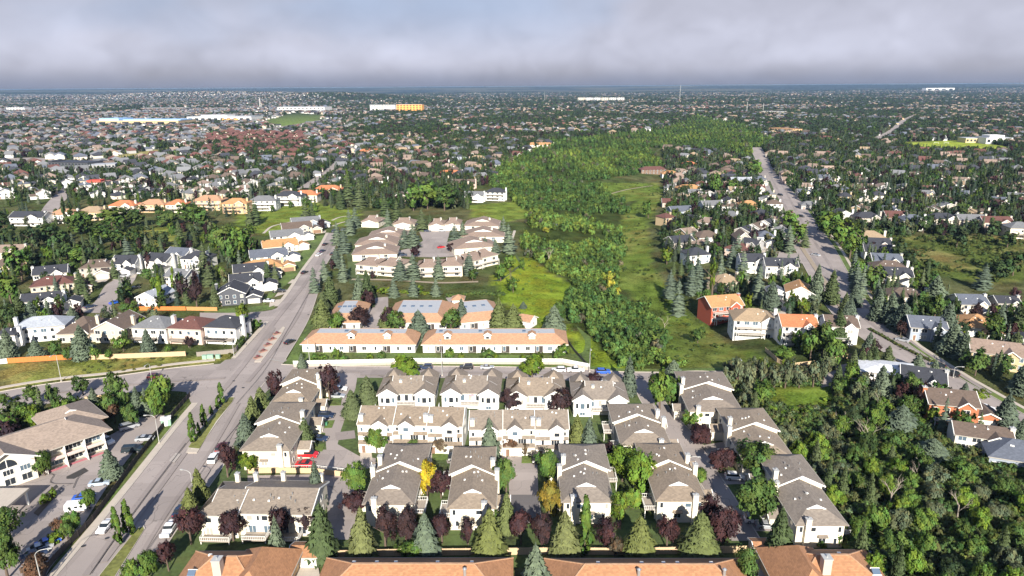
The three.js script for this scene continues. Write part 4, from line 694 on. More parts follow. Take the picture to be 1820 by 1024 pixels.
{ // broad one at the foot of the avenue
  const fr = frontOf([356, 911], [549, 915], 5.6), w = fr.w, b = thing('townhouse', 'broad cream townhouse facing the orange-roofed villas, purple trees before it', 'townhouse', fr.p, fr.turn, 'grey-roofed cream townhouses of the court');
  vol(b, { x0: -w / 2, x1: -w * 0.16, z0: -11, z1: 0.7, y1: 5.6, rise: 2.2, axis: 'x', e0: 0.5, e1: 0, wall: cream, roof: taupe });
  vol(b, { x0: -w * 0.16 + 0.02, x1: w / 2, z0: -12, z1: -0.4, y1: 5.5, rise: 2.3, axis: 'x', e0: 0, e1: 0, wall: cream, roof: taupe });
  for (const x of [-w * 0.42, -w * 0.3, -w * 0.2]) { win(b, 'f', x, 4.3, 1.3, 1.1, 0.71); win(b, 'f', x, 1.6, 1.4, 1.7, 0.71); }
  for (const x of [-w * 0.06, w * 0.08, w * 0.24, w * 0.4]) { win(b, 'f', x, 4.3, 1.2, 1.1, -0.39); win(b, 'f', x + 0.4, 1.6, 1.5, 1.7, -0.39); win(b, 'f', x - 1.4, 4.3, 0.5, 1.1, -0.39); }
  deck(b, -w * 0.47, -w * 0.2, 0.7, 3, 0.9, X.deck); deck(b, -w * 0.1, w * 0.12, -0.4, 2.4, 0.9, X.deck); deck(b, w * 0.2, w * 0.42, -0.4, 2.4, 0.9, X.deck);
  for (const [x, z] of [[-w * 0.36, -11.2], [-w * 0.18, -11.4], [w * 0.08, -12], [w * 0.46, -11.5]]) chimney(b, x, z, 0, 7.9, 0.85, 0.8);
  for (const y of [1.6, 4.3]) for (const z of [3, 8]) win(b, 'r', z, y, 1.1, 1.2, w / 2 + 0.01);
  ventsOn(b, -w / 2 + 1, w / 2 - 1, -5, -1, (x, z) => 5.7 + 2.2 * (1 - Math.abs(z + 5.6) / 6.4), 12);
  claimBox(b, -w / 2, w / 2, -12, 0.7); landmark('broad townhouse at the avenue foot', fr.p, 12);
}

// ---------------------------------------------------------------- orange-roofed villas
const peachRoof = roofM('peach');
function mansard(b, { x0, x1, z0, z1, y1, run, rise: R, roof, flat = X.flatRoof, oh = 0.6 }) {
  const mb = new MB(), X0 = x0 - oh, X1 = x1 + oh, Z0 = z0 - oh, Z1 = z1 + oh, t = 0.25, Y = y1 + 0.12, i = [[X0 + run, Z0 + run], [X1 - run, Z0 + run], [X1 - run, Z1 - run], [X0 + run, Z1 - run]], o = [[X0, Z0], [X1, Z0], [X1, Z1], [X0, Z1]];
  for (let k = 0; k < 4; k++) { const n = (k + 1) % 4; mb.slab([[o[k][0], Y, o[k][1]], [o[n][0], Y, o[n][1]], [i[n][0], Y + R, i[n][1]], [i[k][0], Y + R, i[k][1]]], t); }
  const g = part('roof', mb.geo(), roof, b); part('flat_roof', new MB().slab(i.map(p => [p[0], Y + R - 0.12, p[1]]), 0.2).geo(), flat, g);
  part('gutter', new MB().box(X0, Y - 0.22, Z1 - 0.02, X1, Y - 0.02, Z1 + 0.12).geo(), X.trim, g);
}
function villa(short, label, l, r, D, o = {}) {
  const fr = frontOf(l, r, o.up ?? 0), w = fr.w, b = thing('villa_terrace', label, 'villa', fr.p, fr.turn, 'orange-roofed villas above the back street'), E = 3.1, R = o.rise ?? 2.6, run = o.run ?? 5;
  part('wall', new MB().box(-w / 2, 0, -D, w / 2, E, 0, false).geo(), white, b);
  mansard(b, { x0: -w / 2, x1: w / 2, z0: -D, z1: 0, y1: E, run, rise: R, roof: peachRoof });
  for (const x of o.dormers ?? []) {
    const c = x * w; vol(b, { x0: c - 1.1, x1: c + 1.1, y0: E + 0.9, z0: -run - 0.3, z1: -run * 0.36, y1: E + R + 0.2, rise: 1, axis: 'z', e0: 0.6, e1: 0, wall: white, roof: peachRoof, oh: 0.3 });
    win(b, 'f', c, E + 1.9, 1.1, 0.8, -run * 0.36 + 0.01); part('skylight', gbox(c - 3.4, E + R + 0.02, -run - 2.4, c - 2.2, E + R + 0.3, -run - 1), X.skylight, b); vent(b, c + 2.6, E + R + 0.1, -run - 0.5, true);
  }
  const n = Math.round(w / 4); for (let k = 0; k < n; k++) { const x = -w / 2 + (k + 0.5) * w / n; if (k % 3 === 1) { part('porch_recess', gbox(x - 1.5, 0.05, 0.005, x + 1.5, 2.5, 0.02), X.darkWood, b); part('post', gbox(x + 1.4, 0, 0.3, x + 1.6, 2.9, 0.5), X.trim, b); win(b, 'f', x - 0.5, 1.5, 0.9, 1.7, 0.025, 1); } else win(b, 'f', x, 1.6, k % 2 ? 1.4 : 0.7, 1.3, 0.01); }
  if (w > 20) for (const s of [-1, 1]) { const c = s * w * 0.36; }
  for (let k = 0; k < (o.sky ?? 0); k++) part('skylight', gbox(-w * 0.3 + k * w * 0.6 / o.sky, E + R + 0.02, -D / 2 - 0.7, -w * 0.3 + k * w * 0.6 / o.sky + 1.4, E + R + 0.35, -D / 2 + 0.7), X.skylight, b);
  claimBox(b, -w / 2, w / 2, -D, 0); landmark(short, fr.p, 12);
  return b;
}
villa('left villa terrace', 'long white villa terrace with peach roof and two dormers, left one above the white fence', [538, 626], [738, 627], 13, { dormers: [-0.07, 0.25], run: 4.6 });
villa('right villa terrace', 'long white villa terrace with peach roof and three dormers, right one above the white fence', [752, 627], [1007, 627], 13, { dormers: [-0.33, -0.05, 0.26], run: 4.6 });
villa('corner villa at the upper street', 'peach-roofed villa with grey flat top beside the upper street', [579, 588], [640, 587], 24, { sky: 4, run: 4.5 });
villa('middle villa with wide grey roof', 'peach-roofed villa with broad pale flat roof between the two courts', [686, 587], [793, 587], 24, { sky: 4, run: 4.2 });
villa('villa beside the meadow', 'peach-roofed villa behind the spruces beside the bright meadow', [818, 588], [900, 580], 22, { sky: 3, run: 4.2 });
{ const fr = frontOf([905, 582], [946, 582], 0), b = thing('villa_garage', 'small peach-roofed garage at the edge of the bright meadow', 'garage', fr.p, fr.turn - 0.5, 'villa garages'); vol(b, { x0: -4, x1: 4, z0: -6, z1: 0, y1: 2.8, rise: 1.7, wall: white, roof: peachRoof, e0: 1, e1: 0 }); garageDoor(b, 'f', 0, 4.6, 2.1, 0.01); win(b, 'r', 3, 1.5, 1, 1, 4.01); claimBox(b, -4, 4, -6, 0); }
{ const fr = frontOf([803, 545], [825, 545], 0), b = thing('villa_garage', 'little peach-roofed pavilion at the back of the villa court', 'garage', fr.p, fr.turn, 'villa garages'); vol(b, { x0: -2.4, x1: 2.4, z0: -5, z1: 0, y1: 3, rise: 1.6, wall: white, roof: peachRoof, axis: 'z' }); garageDoor(b, 'f', 0, 2.7, 2.1, 0.01); claimBox(b, -2.4, 2.4, -5, 0); }

// ---------------------------------------------------------------- brown-roofed condominium ring
const umber = roofM('umber');
function condo(label, l, r, D, o = {}) {
  const fr = frontOf(l, r, 0), w = fr.w, b = thing('condominium', label, 'condominium', fr.p, fr.turn, 'brown-roofed condominiums round the court'), n = o.units ?? 1, u = w / n, E = o.eave ?? (o.deck ? 5 : 3.9), cw = wallM('cream'); D += o.deck ? 0 : 2.5;
  for (let k = 0; k < n; k++) {
    const x0 = -w / 2 + k * u, x1 = x0 + u - 0.02, dz = o.step ? -k * o.step : (k % 2 ? -0.8 : 0), c = (x0 + x1) / 2;
    vol(b, { x0, x1, z0: -D + dz, z1: dz, y1: E + (k % 2) * 0.4, rise: o.deck ? 2.6 : 3.1, axis: o.axis ?? 'x', e0: o.axis === 'z' ? 0 : 0.6, e1: 0.6, wall: cw, roof: umber });
    if (o.garage) { garageDoor(b, 'f', c, 4.6, 2.2, dz + 0.01, o.garage); vol(b, { x0: c - u * 0.3, x1: c + u * 0.3, y0: 2.6, z0: -4 + dz, z1: dz + 0.3, y1: E - 0.4, rise: 1.4, axis: 'z', e0: 0, e1: 0, wall: white, roof: umber, oh: 0.3 }); }
    else { win(b, 'f', c - u * 0.25, E - 1.3, 1.8, 1.5, dz + 0.01); win(b, 'f', c + u * 0.25, E - 1.3, 1.8, 1.5, dz + 0.01); win(b, 'f', c - u * 0.25, 1.3, 1.8, 1.6, dz + 0.01); win(b, 'f', c + u * 0.25, 1.3, 1.8, 1.6, dz + 0.01); if (o.deck) deck(b, x0 + 0.6, x1 - 0.6, dz, dz + 1.8, 2.5, X.deck, X.trim, 'flr'); }
    chimney(b, c + u * 0.2, -D * 0.6 + dz, E, E + 3.2, 1, 1);
  }
  for (const s of ['l', 'r']) for (const y of [1.4, 3.8]) win(b, s, s === 'l' ? -D / 2 : D / 2, y, 1.2, 1.2, s === 'l' ? -w / 2 - 0.01 : w / 2 + 0.01);
  claimBox(b, -w / 2, w / 2, -D, 1); landmark(o.short, fr.p, 10);
}
condo('small brown-roofed condominium with open garage, nearest the park path', [642, 404], [673, 405], 11, { garage: X.garage, short: 'condominium by the park path' });
condo('brown-roofed condominium behind the two spruces at the court head', [697, 409], [737, 409], 11, { units: 1, garage: X.garage, short: 'condominium at the court head' });
condo('brown-roofed condominium with twin garage gables at the court head', [762, 411], [818, 411], 12, { units: 2, garage: X.garage, short: 'twin-gabled condominium' });
condo('top house of the stepped brown condominiums on the meadow side', [826, 411], [886, 413], 14, { axis: 'z', short: 'upper meadow-side condominium' });
condo('middle house of the stepped brown condominiums on the meadow side', [820, 431], [896, 433], 14, { axis: 'z', short: 'middle meadow-side condominium' });
condo('lower house of the stepped brown condominiums on the meadow side', [808, 454], [884, 450], 14, { axis: 'z', short: 'lower meadow-side condominium' });
condo('uppermost of the west side condominiums, with beige garage', [655, 433], [722, 432], 14, { axis: 'z', garage: X.garageBrown, short: 'upper west condominium' });
condo('second of the west side condominiums facing the court', [632, 447], [706, 446], 14, { axis: 'z', short: 'second west condominium' });
condo('third of the west side condominiums facing the court', [627, 465], [706, 463], 14, { axis: 'z', short: 'third west condominium' });
condo('corner condominium with two rows of balconies at the ring foot', [634, 487], [707, 494], 14, { units: 2, deck: true, short: 'corner condominium with balconies' });
condo('central condominium with white balconies and gravel bank below', [742, 493], [822, 492], 13, { units: 2, deck: true, short: 'central condominium with balconies' });
condo('condominium with white balconies at the meadow end of the ring', [824, 484], [887, 471], 13, { units: 2, deck: true, short: 'meadow-end condominium with balconies' });

// ---------------------------------------------------------------- villas with chestnut roofs along the near edge
const chestnut = roofM('chestnut');
function nearVilla(short, label, x0, x1, y, D, o = {}) {          // ridge seen from x0 to x1 at row y
  const H = 7.4, E = 3.1, a = G(x0, y, H), c = G(x1, y, H), p = a.clone().add(c).multiplyScalar(0.5), w = a.distanceTo(c) + D, b = thing('near_villa', label, 'villa', p.setY(0), -Math.atan2(c.z - a.z, c.x - a.x), 'chestnut-roofed villas');
  vol(b, { x0: -w / 2, x1: w / 2, z0: -D / 2, z1: D / 2, y1: E, rise: H - E, e0: o.e0 ?? 1, e1: o.e1 ?? 1, wall: wallM('peach'), roof: chestnut, oh: 0.6, caps: memo('hipcap', () => M(C(0.5, 0.3, 0.18), T.shingle, 0.9)) });
  for (const q of o.gables ?? []) vol(b, { x0: q * w - 5, x1: q * w + 5, z0: -D / 2 - 0.6, z1: D / 2 + 3, y1: E, rise: H - E + 0.5, axis: 'z', e0: 1, e1: 1, wall: wallM('peach'), roof: chestnut, oh: 0.6 });
  for (const q of o.sky ?? []) { const s = part('skylight', gbox(-0.7, 0, -0.55, 0.7, 0.28, 0.55), X.skylight, b), k = 2.6; s.position.set(q * w, H - (H - E) * k / (D / 2 + 0.6) + 0.05, k); s.rotation.x = Math.atan((H - E) / (D / 2 + 0.6)); part('skylight_frame', new MB().box(-0.85, -0.05, -0.7, 0.85, 0.2, -0.56).box(-0.85, -0.05, 0.56, 0.85, 0.2, 0.7).geo(), X.trim, s); }
  for (const q of o.flues ?? []) { const f = part('flue', new MB().bar([q * w, H - 2.4, 1.8], [q * w, H + 0.5, 1.8], 0.28, 10).geo(), X.metal, b); part('flue_cap', new MB().bar([q * w, H + 0.5, 1.8], [q * w, H + 0.75, 1.8], 0.42, 10, 0.1).geo(), X.metal, f); }
  for (const q of o.vents ?? []) vent(b, q * w, H - 0.7, -1.4, false).scale.set(1.6, 1.2, 1);
  for (const q of o.chim ?? []) chimney(b, q * w, q * w < 0 ? 2.4 : -2, E, H + 1.4, 1.5, 1.5, X.concrete);
  claimBox(b, -w / 2, w / 2, -D / 2, D / 2); landmark(short, V(p.x, 0, p.z), 12); return b;
}
nearVilla('left chestnut villa', 'chestnut-roofed villa with pale square flue at the foot of the avenue', 380, 420, 990, 13, { chim: [-0.02], gables: [0.36], vents: [-0.2], sky: [-0.3] });
nearVilla('long chestnut villa', 'long chestnut-roofed villa with skylights, left of the foreground blue spruce', 628, 842, 1003, 13, { sky: [-0.14, -0.06, 0.2], flues: [0.27], vents: [-0.32, -0.2, -0.1, 0.12, 0.3] });
nearVilla('second long chestnut villa', 'long chestnut-roofed villa with skylights, right of the foreground blue spruce', 1040, 1268, 1004, 13, { sky: [-0.12, 0, 0.26], flues: [-0.06, 0.36], vents: [-0.25, -0.03, 0.08, 0.15, 0.32] });
nearVilla('chestnut villa by the lower wood', 'chestnut-roofed villa at the edge of the lower wood', 1452, 1508, 987, 13, { chim: [-0.12], gables: [-0.3], vents: [0.1], sky: [0.36] });
function shelter(label, l, r) { const fr = frontOf(l, r, 0), w = fr.w, b = thing('garden_garage', label, 'garage', fr.p, fr.turn, 'chestnut-roofed garages'); vol(b, { x0: -w / 2, x1: w / 2, z0: -4.4, z1: 0, y1: 2.6, rise: 1, e0: 0, e1: 0, wall: white, roof: chestnut, oh: 0.25 }); garageDoor(b, 'f', -w / 4, w * 0.4, 2, 0.01); garageDoor(b, 'f', w / 4, w * 0.4, 2, 0.01); claimBox(b, -w / 2, w / 2, -4.4, 0); }
shelter('white double garage with chestnut roof beside the tall blue spruce', [515, 1011], [563, 1011]); shelter('white double garage with chestnut roof beside the dark olive spruce', [1342, 1004], [1372, 1004]);
sheet('driveway', pts('512,1012 566,1012 575,1060 500,1060'), X.concrete); sheet('driveway', pts('1345,1005 1374,1005 1400,1060 1350,1060'), X.concrete);

// ---------------------------------------------------------------- care home west of the avenue
{
  const a = G(92, 800, 5.5), c = G(184, 769, 5.5), d = c.clone().sub(a).setY(0).normalize(), b = thing('care_home', 'long two-storey care home with pale brown roofs and pink balconies by the parking lot', 'care home', V(c.x, 0, c.z), -Math.atan2(d.z, d.x));
  const rf = memo('carehome', () => M(C(0.33, 0.26, 0.21), T.shingle, 0.92)), pink = memo('pinkrail', () => M(C(0.6, 0.42, 0.4), null, 0.7)), mauve = memo('mauve', () => M(C(0.3, 0.1, 0.12), null, 0.7)), W = cream;
  vol(b, { x0: -62, x1: 0, z0: -15, z1: -1.6, y1: 5.7, rise: 3.4, axis: 'x', e0: 1, e1: 0.9, wall: wallM('beige'), roof: rf, oh: 2 });
  vol(b, { x0: -9, x1: 3, z0: -24, z1: -9, y1: 5.7, rise: 2.8, axis: 'z', e0: 1, e1: 0.8, wall: X.brick, roof: rf, oh: 0.9 });
  vol(b, { x0: -26.5, x1: -15.5, z0: -9, z1: 0.9, y1: 5.9, rise: 3.4, axis: 'z', e0: 0, e1: 0, wall: W, roof: rf, oh: 1.1 });
  vol(b, { x0: -50, x1: -36, z0: -24, z1: -8, y1: 5.7, rise: 3.4, axis: 'z', e0: 1, e1: 0.6, wall: W, roof: rf, oh: 0.7 });
  const arch = new THREE.Shape(); arch.absarc(0, 0, 2, 0, Math.PI); arch.closePath(); const ag = new THREE.ExtrudeGeometry(arch, { depth: 0.06, bevelEnabled: false, curveSegments: 18 }); const am = part('window', ag, X.pane, b); am.position.set(-21, 5.2, 0.91); part('frame', new MB().box(-0.08, 0, 0.06, 0.08, 2, 0.1).box(-2.1, -0.12, 0.06, 2.1, 0, 0.1).geo(), X.trim, am);
  for (const x of [-24.4, -21, -17.6]) { win(b, 'f', x, 1.6, 2, 1.6, 0.91); win(b, 'f', x, 4, 2, 1.3, 0.91, 3); }
  const bay = (x0, x1) => { for (const [y, n] of [[0, 0], [2.85, 1]]) { win(b, 'f', (x0 + x1) / 2, y + 1.5, 3.6, 1.8, -1.59, 4); const d = part('balcony', gbox(x0 + 0.15, y - 0.15, -1.59, x1 - 0.15, y + 0.02, 0.5), X.concrete, b); if (y > 0) { part('railing', gbox(x0 + 0.15, y + 0.03, 0.4, x1 - 0.15, y + 0.75, 0.48), pink, d); } else part('railing', gbox(x0 + 0.15, 0.03, 0.4, x1 - 0.15, 0.6, 0.48), mauve, d); } };
  const fins = []; for (let k = 0; k <= 3; k++) fins.push(-13.5 + k * 4.45); for (let k = 0; k < fins.length - 1; k++) bay(fins[k], fins[k + 1]);
  for (let k = 0; k < 4; k++) { const x0 = -28.6 - (k + 1) * 4.45; bay(x0, x0 + 4.45); fins.push(x0); } fins.push(-28.6);
  for (const x of fins) part('party_fin', new MB().poly([x, 0, 1.6], [x, 0, -1.6], [x, 5.6, -1.6], [x, 5.6, 0.2]).box(x - 0.12, 0, -1.59, x + 0.12, 5.6, 0.4).geo(), X.trim, b);
  const q = part('roof_plant', gbox(-41, 5.8, -20, -37.5, 9.6, -17), X.trim, b); part('plant_unit', gbox(-40, 9.6, -19, -38.4, 10.6, -17.8), X.metal, q); part('roof_hatch', gbox(-30, 8, -8.4, -28.6, 8.9, -7.4), X.metal, b);
  for (const z of [3, 7, 12]) for (const y of [1.5, 4.2]) win(b, 'r', z, y, 1.2, 1.3, 0.01); for (const z of [12, 19]) win(b, 'r', z, 4.2, 1.4, 1.4, 3.01);
  claimBox(b, -62, 2, -20, 1); claimBox(b, -9, 3, -24, -9); landmark('care home', V(c.x - 18, 0, c.z), 22);
  const k = thing('entrance_canopy', 'flat pale entrance canopy on posts at the care home drive', 'canopy', G(2, 912)); part('roof', new MB().slab([[-8, 4, -3.6], [4.6, 4, -3.6], [4.6, 4, 3.6], [-8, 4, 3.6]].reverse(), 0.5).geo(), X.concrete, k); for (const [x, z] of [[4, 3], [4, -3], [-7, 3], [-7, -3]]) part('post', gbox(x - 0.2, 0, z - 0.2, x + 0.2, 3.5, z + 0.2), X.trim, k);
}
// ---------------------------------------------------------------- detached houses
const hr = rng(31337);
function house(p, turn, s) {        // s: w, d, h, wall, roof, form, garage, deck, storeys ... p = middle of the front wall's foot
  const b = thing(s.name ?? 'house', s.label, 'house', p, turn, s.group), wl = wallM(s.wall), rf = roofM(s.roof), { w, d } = s, h = s.h ?? 5.3, R = s.rise ?? Math.min(w, d) * 0.27, det = s.detail ?? 2;
  const form = s.form ?? 'hip', ax = form[0] === 'g' && form[1] === 'z' ? 'z' : 'x', e = form === 'hip' ? 1 : form === 'dutch' ? 0.65 : 0;
  vol(b, { x0: -w / 2, x1: w / 2, y0: -2, z0: -d, z1: 0, y1: h, rise: R, axis: ax, e0: e, e1: e, wall: wl, roof: rf, gutter: s.detail === 1 ? false : undefined });
  if (form === 'gx' || form === 'hip' && s.bay) { const c = (s.bayAt ?? 0.22) * w, q = w * 0.3; vol(b, { x0: c - q / 2, x1: c + q / 2, z0: -d * 0.4, z1: 0.9, y1: h, rise: R * 0.62, axis: 'z', e0: 0, e1: s.bay === 'hip' ? 1 : 0, wall: wl, roof: rf, oh: 0.35 }); win(b, 'f', c, h - 1.3, q > 3 ? 1.8 : 1.2, 1.3, 0.91); win(b, 'f', c, 1.5, q > 3 ? 1.8 : 1.2, 1.5, 0.91); }
  const g = s.garage;
  if (g) {                          // lower wing: f ront, l eft or r ight
    const gw = 6.2, gd = 6.4, q = g === 'f' ? { x0: w / 2 - gw, x1: w / 2, z0: -1, z1: gd - 1 } : g === 'l' ? { x0: -w / 2 - gw, x1: -w / 2, z0: -gd - 1, z1: -1 } : { x0: w / 2, x1: w / 2 + gw, z0: -gd - 1, z1: -1 };
    vol(b, { ...q, y1: 2.8, rise: 1.6, axis: 'z', e0: 0, e1: s.gHip ? 1 : 0, wall: wl, roof: rf }); garageDoor(b, 'f', (q.x0 + q.x1) / 2, 4.8, 2.1, q.z1 + 0.01, ['brown', 'beige', 'tan'].includes(s.wall) ? X.garageBrown : X.garage);
    if (s.drive !== false) { const L = part('driveway', gbox((q.x0 + q.x1) / 2 - 2.8, 0.01, q.z1, (q.x0 + q.x1) / 2 + 2.8, 0.035, q.z1 + 6), X.concrete, b); }
    claimBox(b, q.x0, q.x1, q.z0, q.z1);
  }
  const st = Math.max(1, Math.round(h / 2.65)), n = Math.max(2, Math.round(w / (det > 1 ? 3 : 4)));
  for (let y = 0; y < st; y++) for (let k = 0; k < n; k++) {
    const x = -w / 2 + (k + 0.5) * w / n, hh = h / st, wide = hr() < 0.45; if (g === 'f' && y === 0 && x > w / 2 - 6.6) continue; if (form === 'gx' && Math.abs(x - (s.bayAt ?? 0.22) * w) < w * 0.18) continue;
    if (y === 0 && k === (s.doorAt ?? 0) && !s.back) doorOn(b, 'f', x, 0.01); else win(b, 'f', x, y * hh + 1.45, wide ? 1.8 : 1.1, 1.3, 0.01);
  }
  for (const f of s.sides ?? ['l', 'r']) for (let y = 0; y < st; y++) for (const t of det > 1 ? [0.3, 0.7] : [0.5]) if (hr() < 0.8) win(b, f, (f === 'r' ? 1 : -1) * d * t, y * h / st + 1.5, 1, 1.1, (f === 'r' ? 1 : -1) * (w / 2 + 0.01));
  if (s.deck) { const y = s.deck === true ? 0.9 : s.deck; deck(b, -w * 0.42, w * 0.22, 0, 2.8, y, X.deck, s.rail ?? X.trim, 'flr'); if (s.deck2) deck(b, -w * 0.45, w * 0.45, 0, 2, s.deck2, X.deck, s.rail ?? X.trim, 'flr'); }
  if (s.chim !== 0) chimney(b, (s.chim ?? 1) * (w / 2 + (s.inner ? -1.2 : 0.35)), -d * 0.45, s.inner ? h : 0, h + R * 0.95 + 0.4, 1.1, 1.2, s.chimWall ? wallM(s.chimWall) : wl);
  if (det > 1) for (let k = 0; k < 3; k++) { const x = (hr() - 0.5) * w * 0.5, z = -d * (0.25 + 0.15 * hr()); vent(b, x, h + 0.12 + (ax === 'x' ? R * (1 - Math.abs(z + d / 2) / (d / 2 + 0.45)) : R * (1 - Math.abs(x) / (w / 2 + 0.45))), z, k === 2); }
  claimBox(b, -w / 2, w / 2, -d, 0); if (s.short) landmark(s.short, V(p.x, 0, p.z), 7);
  return b;
}
// x, y: foot of the front wall in the photo; wide: its breadth there; turn: degrees to the viewer's right
function H(x, y, wide, turn, wall, roof, form, short, s = {}) {
  const p = G(x, y), t = turn * Math.PI / 180, w = Math.max(6, wide / pxPerM(p) / Math.max(Math.cos(t), 0.55));
  const near = p.z > -330;
  return house(p, t, { w, d: s.d ?? Math.min(11, w * 0.95), wall, roof, form, short, label: s.label ?? short, detail: near ? 2 : 1, sides: turn < -8 ? ['r'] : turn > 8 ? ['l'] : [x > 910 ? 'l' : 'r'], ...s });
}
// row above the west road, garden fronts towards the viewer
H(12, 621, 34, 8, 'white', 'charcoal', 'hip', 'white house at the row end by the orange fence', { deck: true, back: 1 });
H(74, 607, 78, 14, 'white', 'pale grey', 'hip', 'white house with pale grey roof and sunroom above the orange fence', { back: 1, h: 5.6, d: 10, chim: -1, chimWall: 'white' });
H(137, 609, 62, 6, 'beige', 'brown', 'hip', 'beige house with very large dark brown roof', { back: 1, h: 3.6, rise: 4.2, d: 15, bay: 1, inner: 1 });
H(197, 610, 56, -4, 'beige', 'brown', 'gz', 'beige gabled house with bay windows', { back: 1, h: 5.4, d: 13 });
H(268, 610, 64, -6, 'white', 'grey', 'hip', 'white house with grey hip roof and brown deck', { back: 1, deck: 2.3, rail: X.deck, h: 5.8 });
H(331, 612, 62, -8, 'pink', 'maroon', 'hip', 'pinkish house with maroon roof and back stairs', { back: 1, deck: 2.2, rail: X.deck, h: 6, chim: -1 });
H(394, 612, 58, -8, 'white', 'charcoal', 'hip', 'white house with charcoal roof at the junction corner', { back: 1, deck: 2.4, deck2: 2.4, rail: X.darkMetal, h: 6.4 });
// round the western cul-de-sac
H(77, 556, 58, 20, 'white', 'charcoal', 'gx', 'white house with charcoal roof at the cul-de-sac mouth', { garage: 'r', d: 9 });
H(97, 527, 60, 25, 'beige', 'maroon', 'hip', 'beige house with maroon hip roof by the cul-de-sac', { garage: 'r' });
H(92, 506, 46, 25, 'white', 'charcoal', 'gx', 'white house with big white chimney left of the cul-de-sac', { chimWall: 'white', chim: -1 });
H(172, 492, 50, 15, 'stone', 'brown', 'dutch', 'grey stone house with brown garage at the cul-de-sac head', { garage: 'f', h: 4.6 });
H(221, 487, 42, 0, 'white', 'charcoal', 'gx', 'white house with charcoal roof facing down the cul-de-sac', { garage: 'f', rise: 3.2 });
H(278, 482, 44, -15, 'white', 'charcoal', 'gx', 'white gabled house with garage right of the cul-de-sac head', { garage: 'f' });
H(312, 471, 42, -18, 'white', 'slate', 'gx', 'white house with slate roof and cedar tree by the east lane', { bay: 1 });
H(262, 547, 40, -12, 'white', 'pale grey', 'gz', 'white gable-ended house with pale grey roof by the tall green columns', { h: 4.2, d: 12, chim: 0 });
H(312, 512, 40, -12, 'white', 'grey', 'gx', 'white house with grey roof and two chimneys among purple trees', { inner: 1 });
H(344, 478, 46, -10, 'white', 'charcoal', 'hip', 'white house with charcoal hip roof behind the spruce clump', { bay: 1, inner: 1 });
H(10, 486, 52, 8, 'tan', 'brown', 'hip', 'tan house with brown roof at the wood edge', { h: 4 }); H(14, 462, 48, 8, 'beige', 'umber', 'gx', 'beige house with umber roof and skylights behind the tan one', { h: 4.4 });
// the climbing street, garage fronts to the right
H(412, 543, 48, 12, 'charcoal', 'charcoal', 'gz', 'dark grey house with front gable at the street corner', { h: 5, d: 12, chim: -1, chimWall: 'charcoal', garage: 'r', drive: false });
H(440, 522, 50, 20, 'white', 'charcoal', 'gx', 'white house with dark roof just above the corner house', { garage: 'r', drive: false });
H(448, 500, 52, 22, 'white', 'charcoal', 'gx', 'white house with charcoal gable, third up the street', { garage: 'r', drive: false, h: 4.8 });
H(468, 488, 62, 22, 'tan', 'cedar', 'hip', 'tan house with cedar shake roof on the climbing street', { garage: 'r', drive: false, h: 3.6 });
H(480, 470, 58, 22, 'white', 'slate', 'gx', 'white house with blue-grey roof on the climbing street', { garage: 'r', drive: false, h: 4.4 });
H(500, 449, 54, 24, 'cream', 'cedar', 'gx', 'cream house with cedar roof below the upper grey houses', { garage: 'r', drive: false, h: 3.8 });
H(512, 431, 50, 24, 'white', 'grey', 'gx', 'white house with grey roof near the street top', { garage: 'r', drive: false, h: 4 });
H(530, 418, 46, 24, 'beige', 'brown', 'gx', 'beige house with brown gable near the street top', { garage: 'r', drive: false, h: 4.6 });
H(546, 408, 44, 24, 'blue-grey', 'grey', 'gx', 'blue-grey house topping the climbing street', { garage: 'r', drive: false, h: 4.6 });
// ridge row over the green
const RIDGE = [[48, 402, 62, 'white', 'charcoal', 'gx', 'white house with charcoal roof at the ridge end'], [112, 397, 50, 'white', 'peach', 'hip', 'white house with peach roof and glazed balconies'], [162, 392, 46, 'tan', 'tan', 'hip', 'tan house partly behind dark poplars'], [217, 380, 46, 'cream', 'terracotta', 'hip', 'cream house with terracotta roof over the round trees'], [270, 378, 46, 'peach', 'peach', 'hip', 'peach house with pinkish tiled roof over the round trees'], [313, 378, 34, 'cream', 'terracotta', 'hip', 'cream house with bright orange roof'],
  [370, 374, 50, 'peach', 'peach', 'hip', 'peach house with salmon roof on the ridge'], [418, 380, 44, 'peach', 'cedar', 'hip', 'tall peach house with dark balconies on the ridge'], [467, 375, 48, 'white', 'grey', 'hip', 'white three-storey house with grey roof on the ridge'], [512, 366, 48, 'white', 'charcoal', 'hip', 'white three-storey house with charcoal roof on the ridge'], [541, 360, 46, 'cream', 'terracotta', 'hip', 'cream house with terracotta roof above the lawn'], [582, 350, 50, 'peach', 'terracotta', 'hip', 'peach house with broad terracotta roof above the lawn']];
RIDGE.forEach((r, i) => H(r[0], r[1], r[2], -4 + (i % 3) * 3, r[3], r[4], r[5], r[6], { h: i > 5 && i < 10 ? 7.6 : 6, deck: 2.6, deck2: i > 5 && i < 10 ? 5 : 2.6, rail: i % 2 ? X.darkMetal : X.trim, back: 1, bay: i % 2 ? 1 : 0, inner: 1, d: 12 }));
H(668, 333, 40, 0, 'white', 'brown', 'hip', 'white house with brown hip roof above the dark spruces', { h: 6 }); H(711, 363, 24, 0, 'pink', 'brown', 'gz', 'narrow pink house hidden between trees', { h: 6 }); H(842, 360, 34, -6, 'white', 'grey', 'gx', 'white house with long balcony above the knoll', { deck: 2.6, back: 1 }); H(880, 357, 34, -10, 'white', 'charcoal', 'hip', 'white house with three glazed storeys at the wood edge', { h: 7, deck: 2.6, deck2: 5, back: 1 });
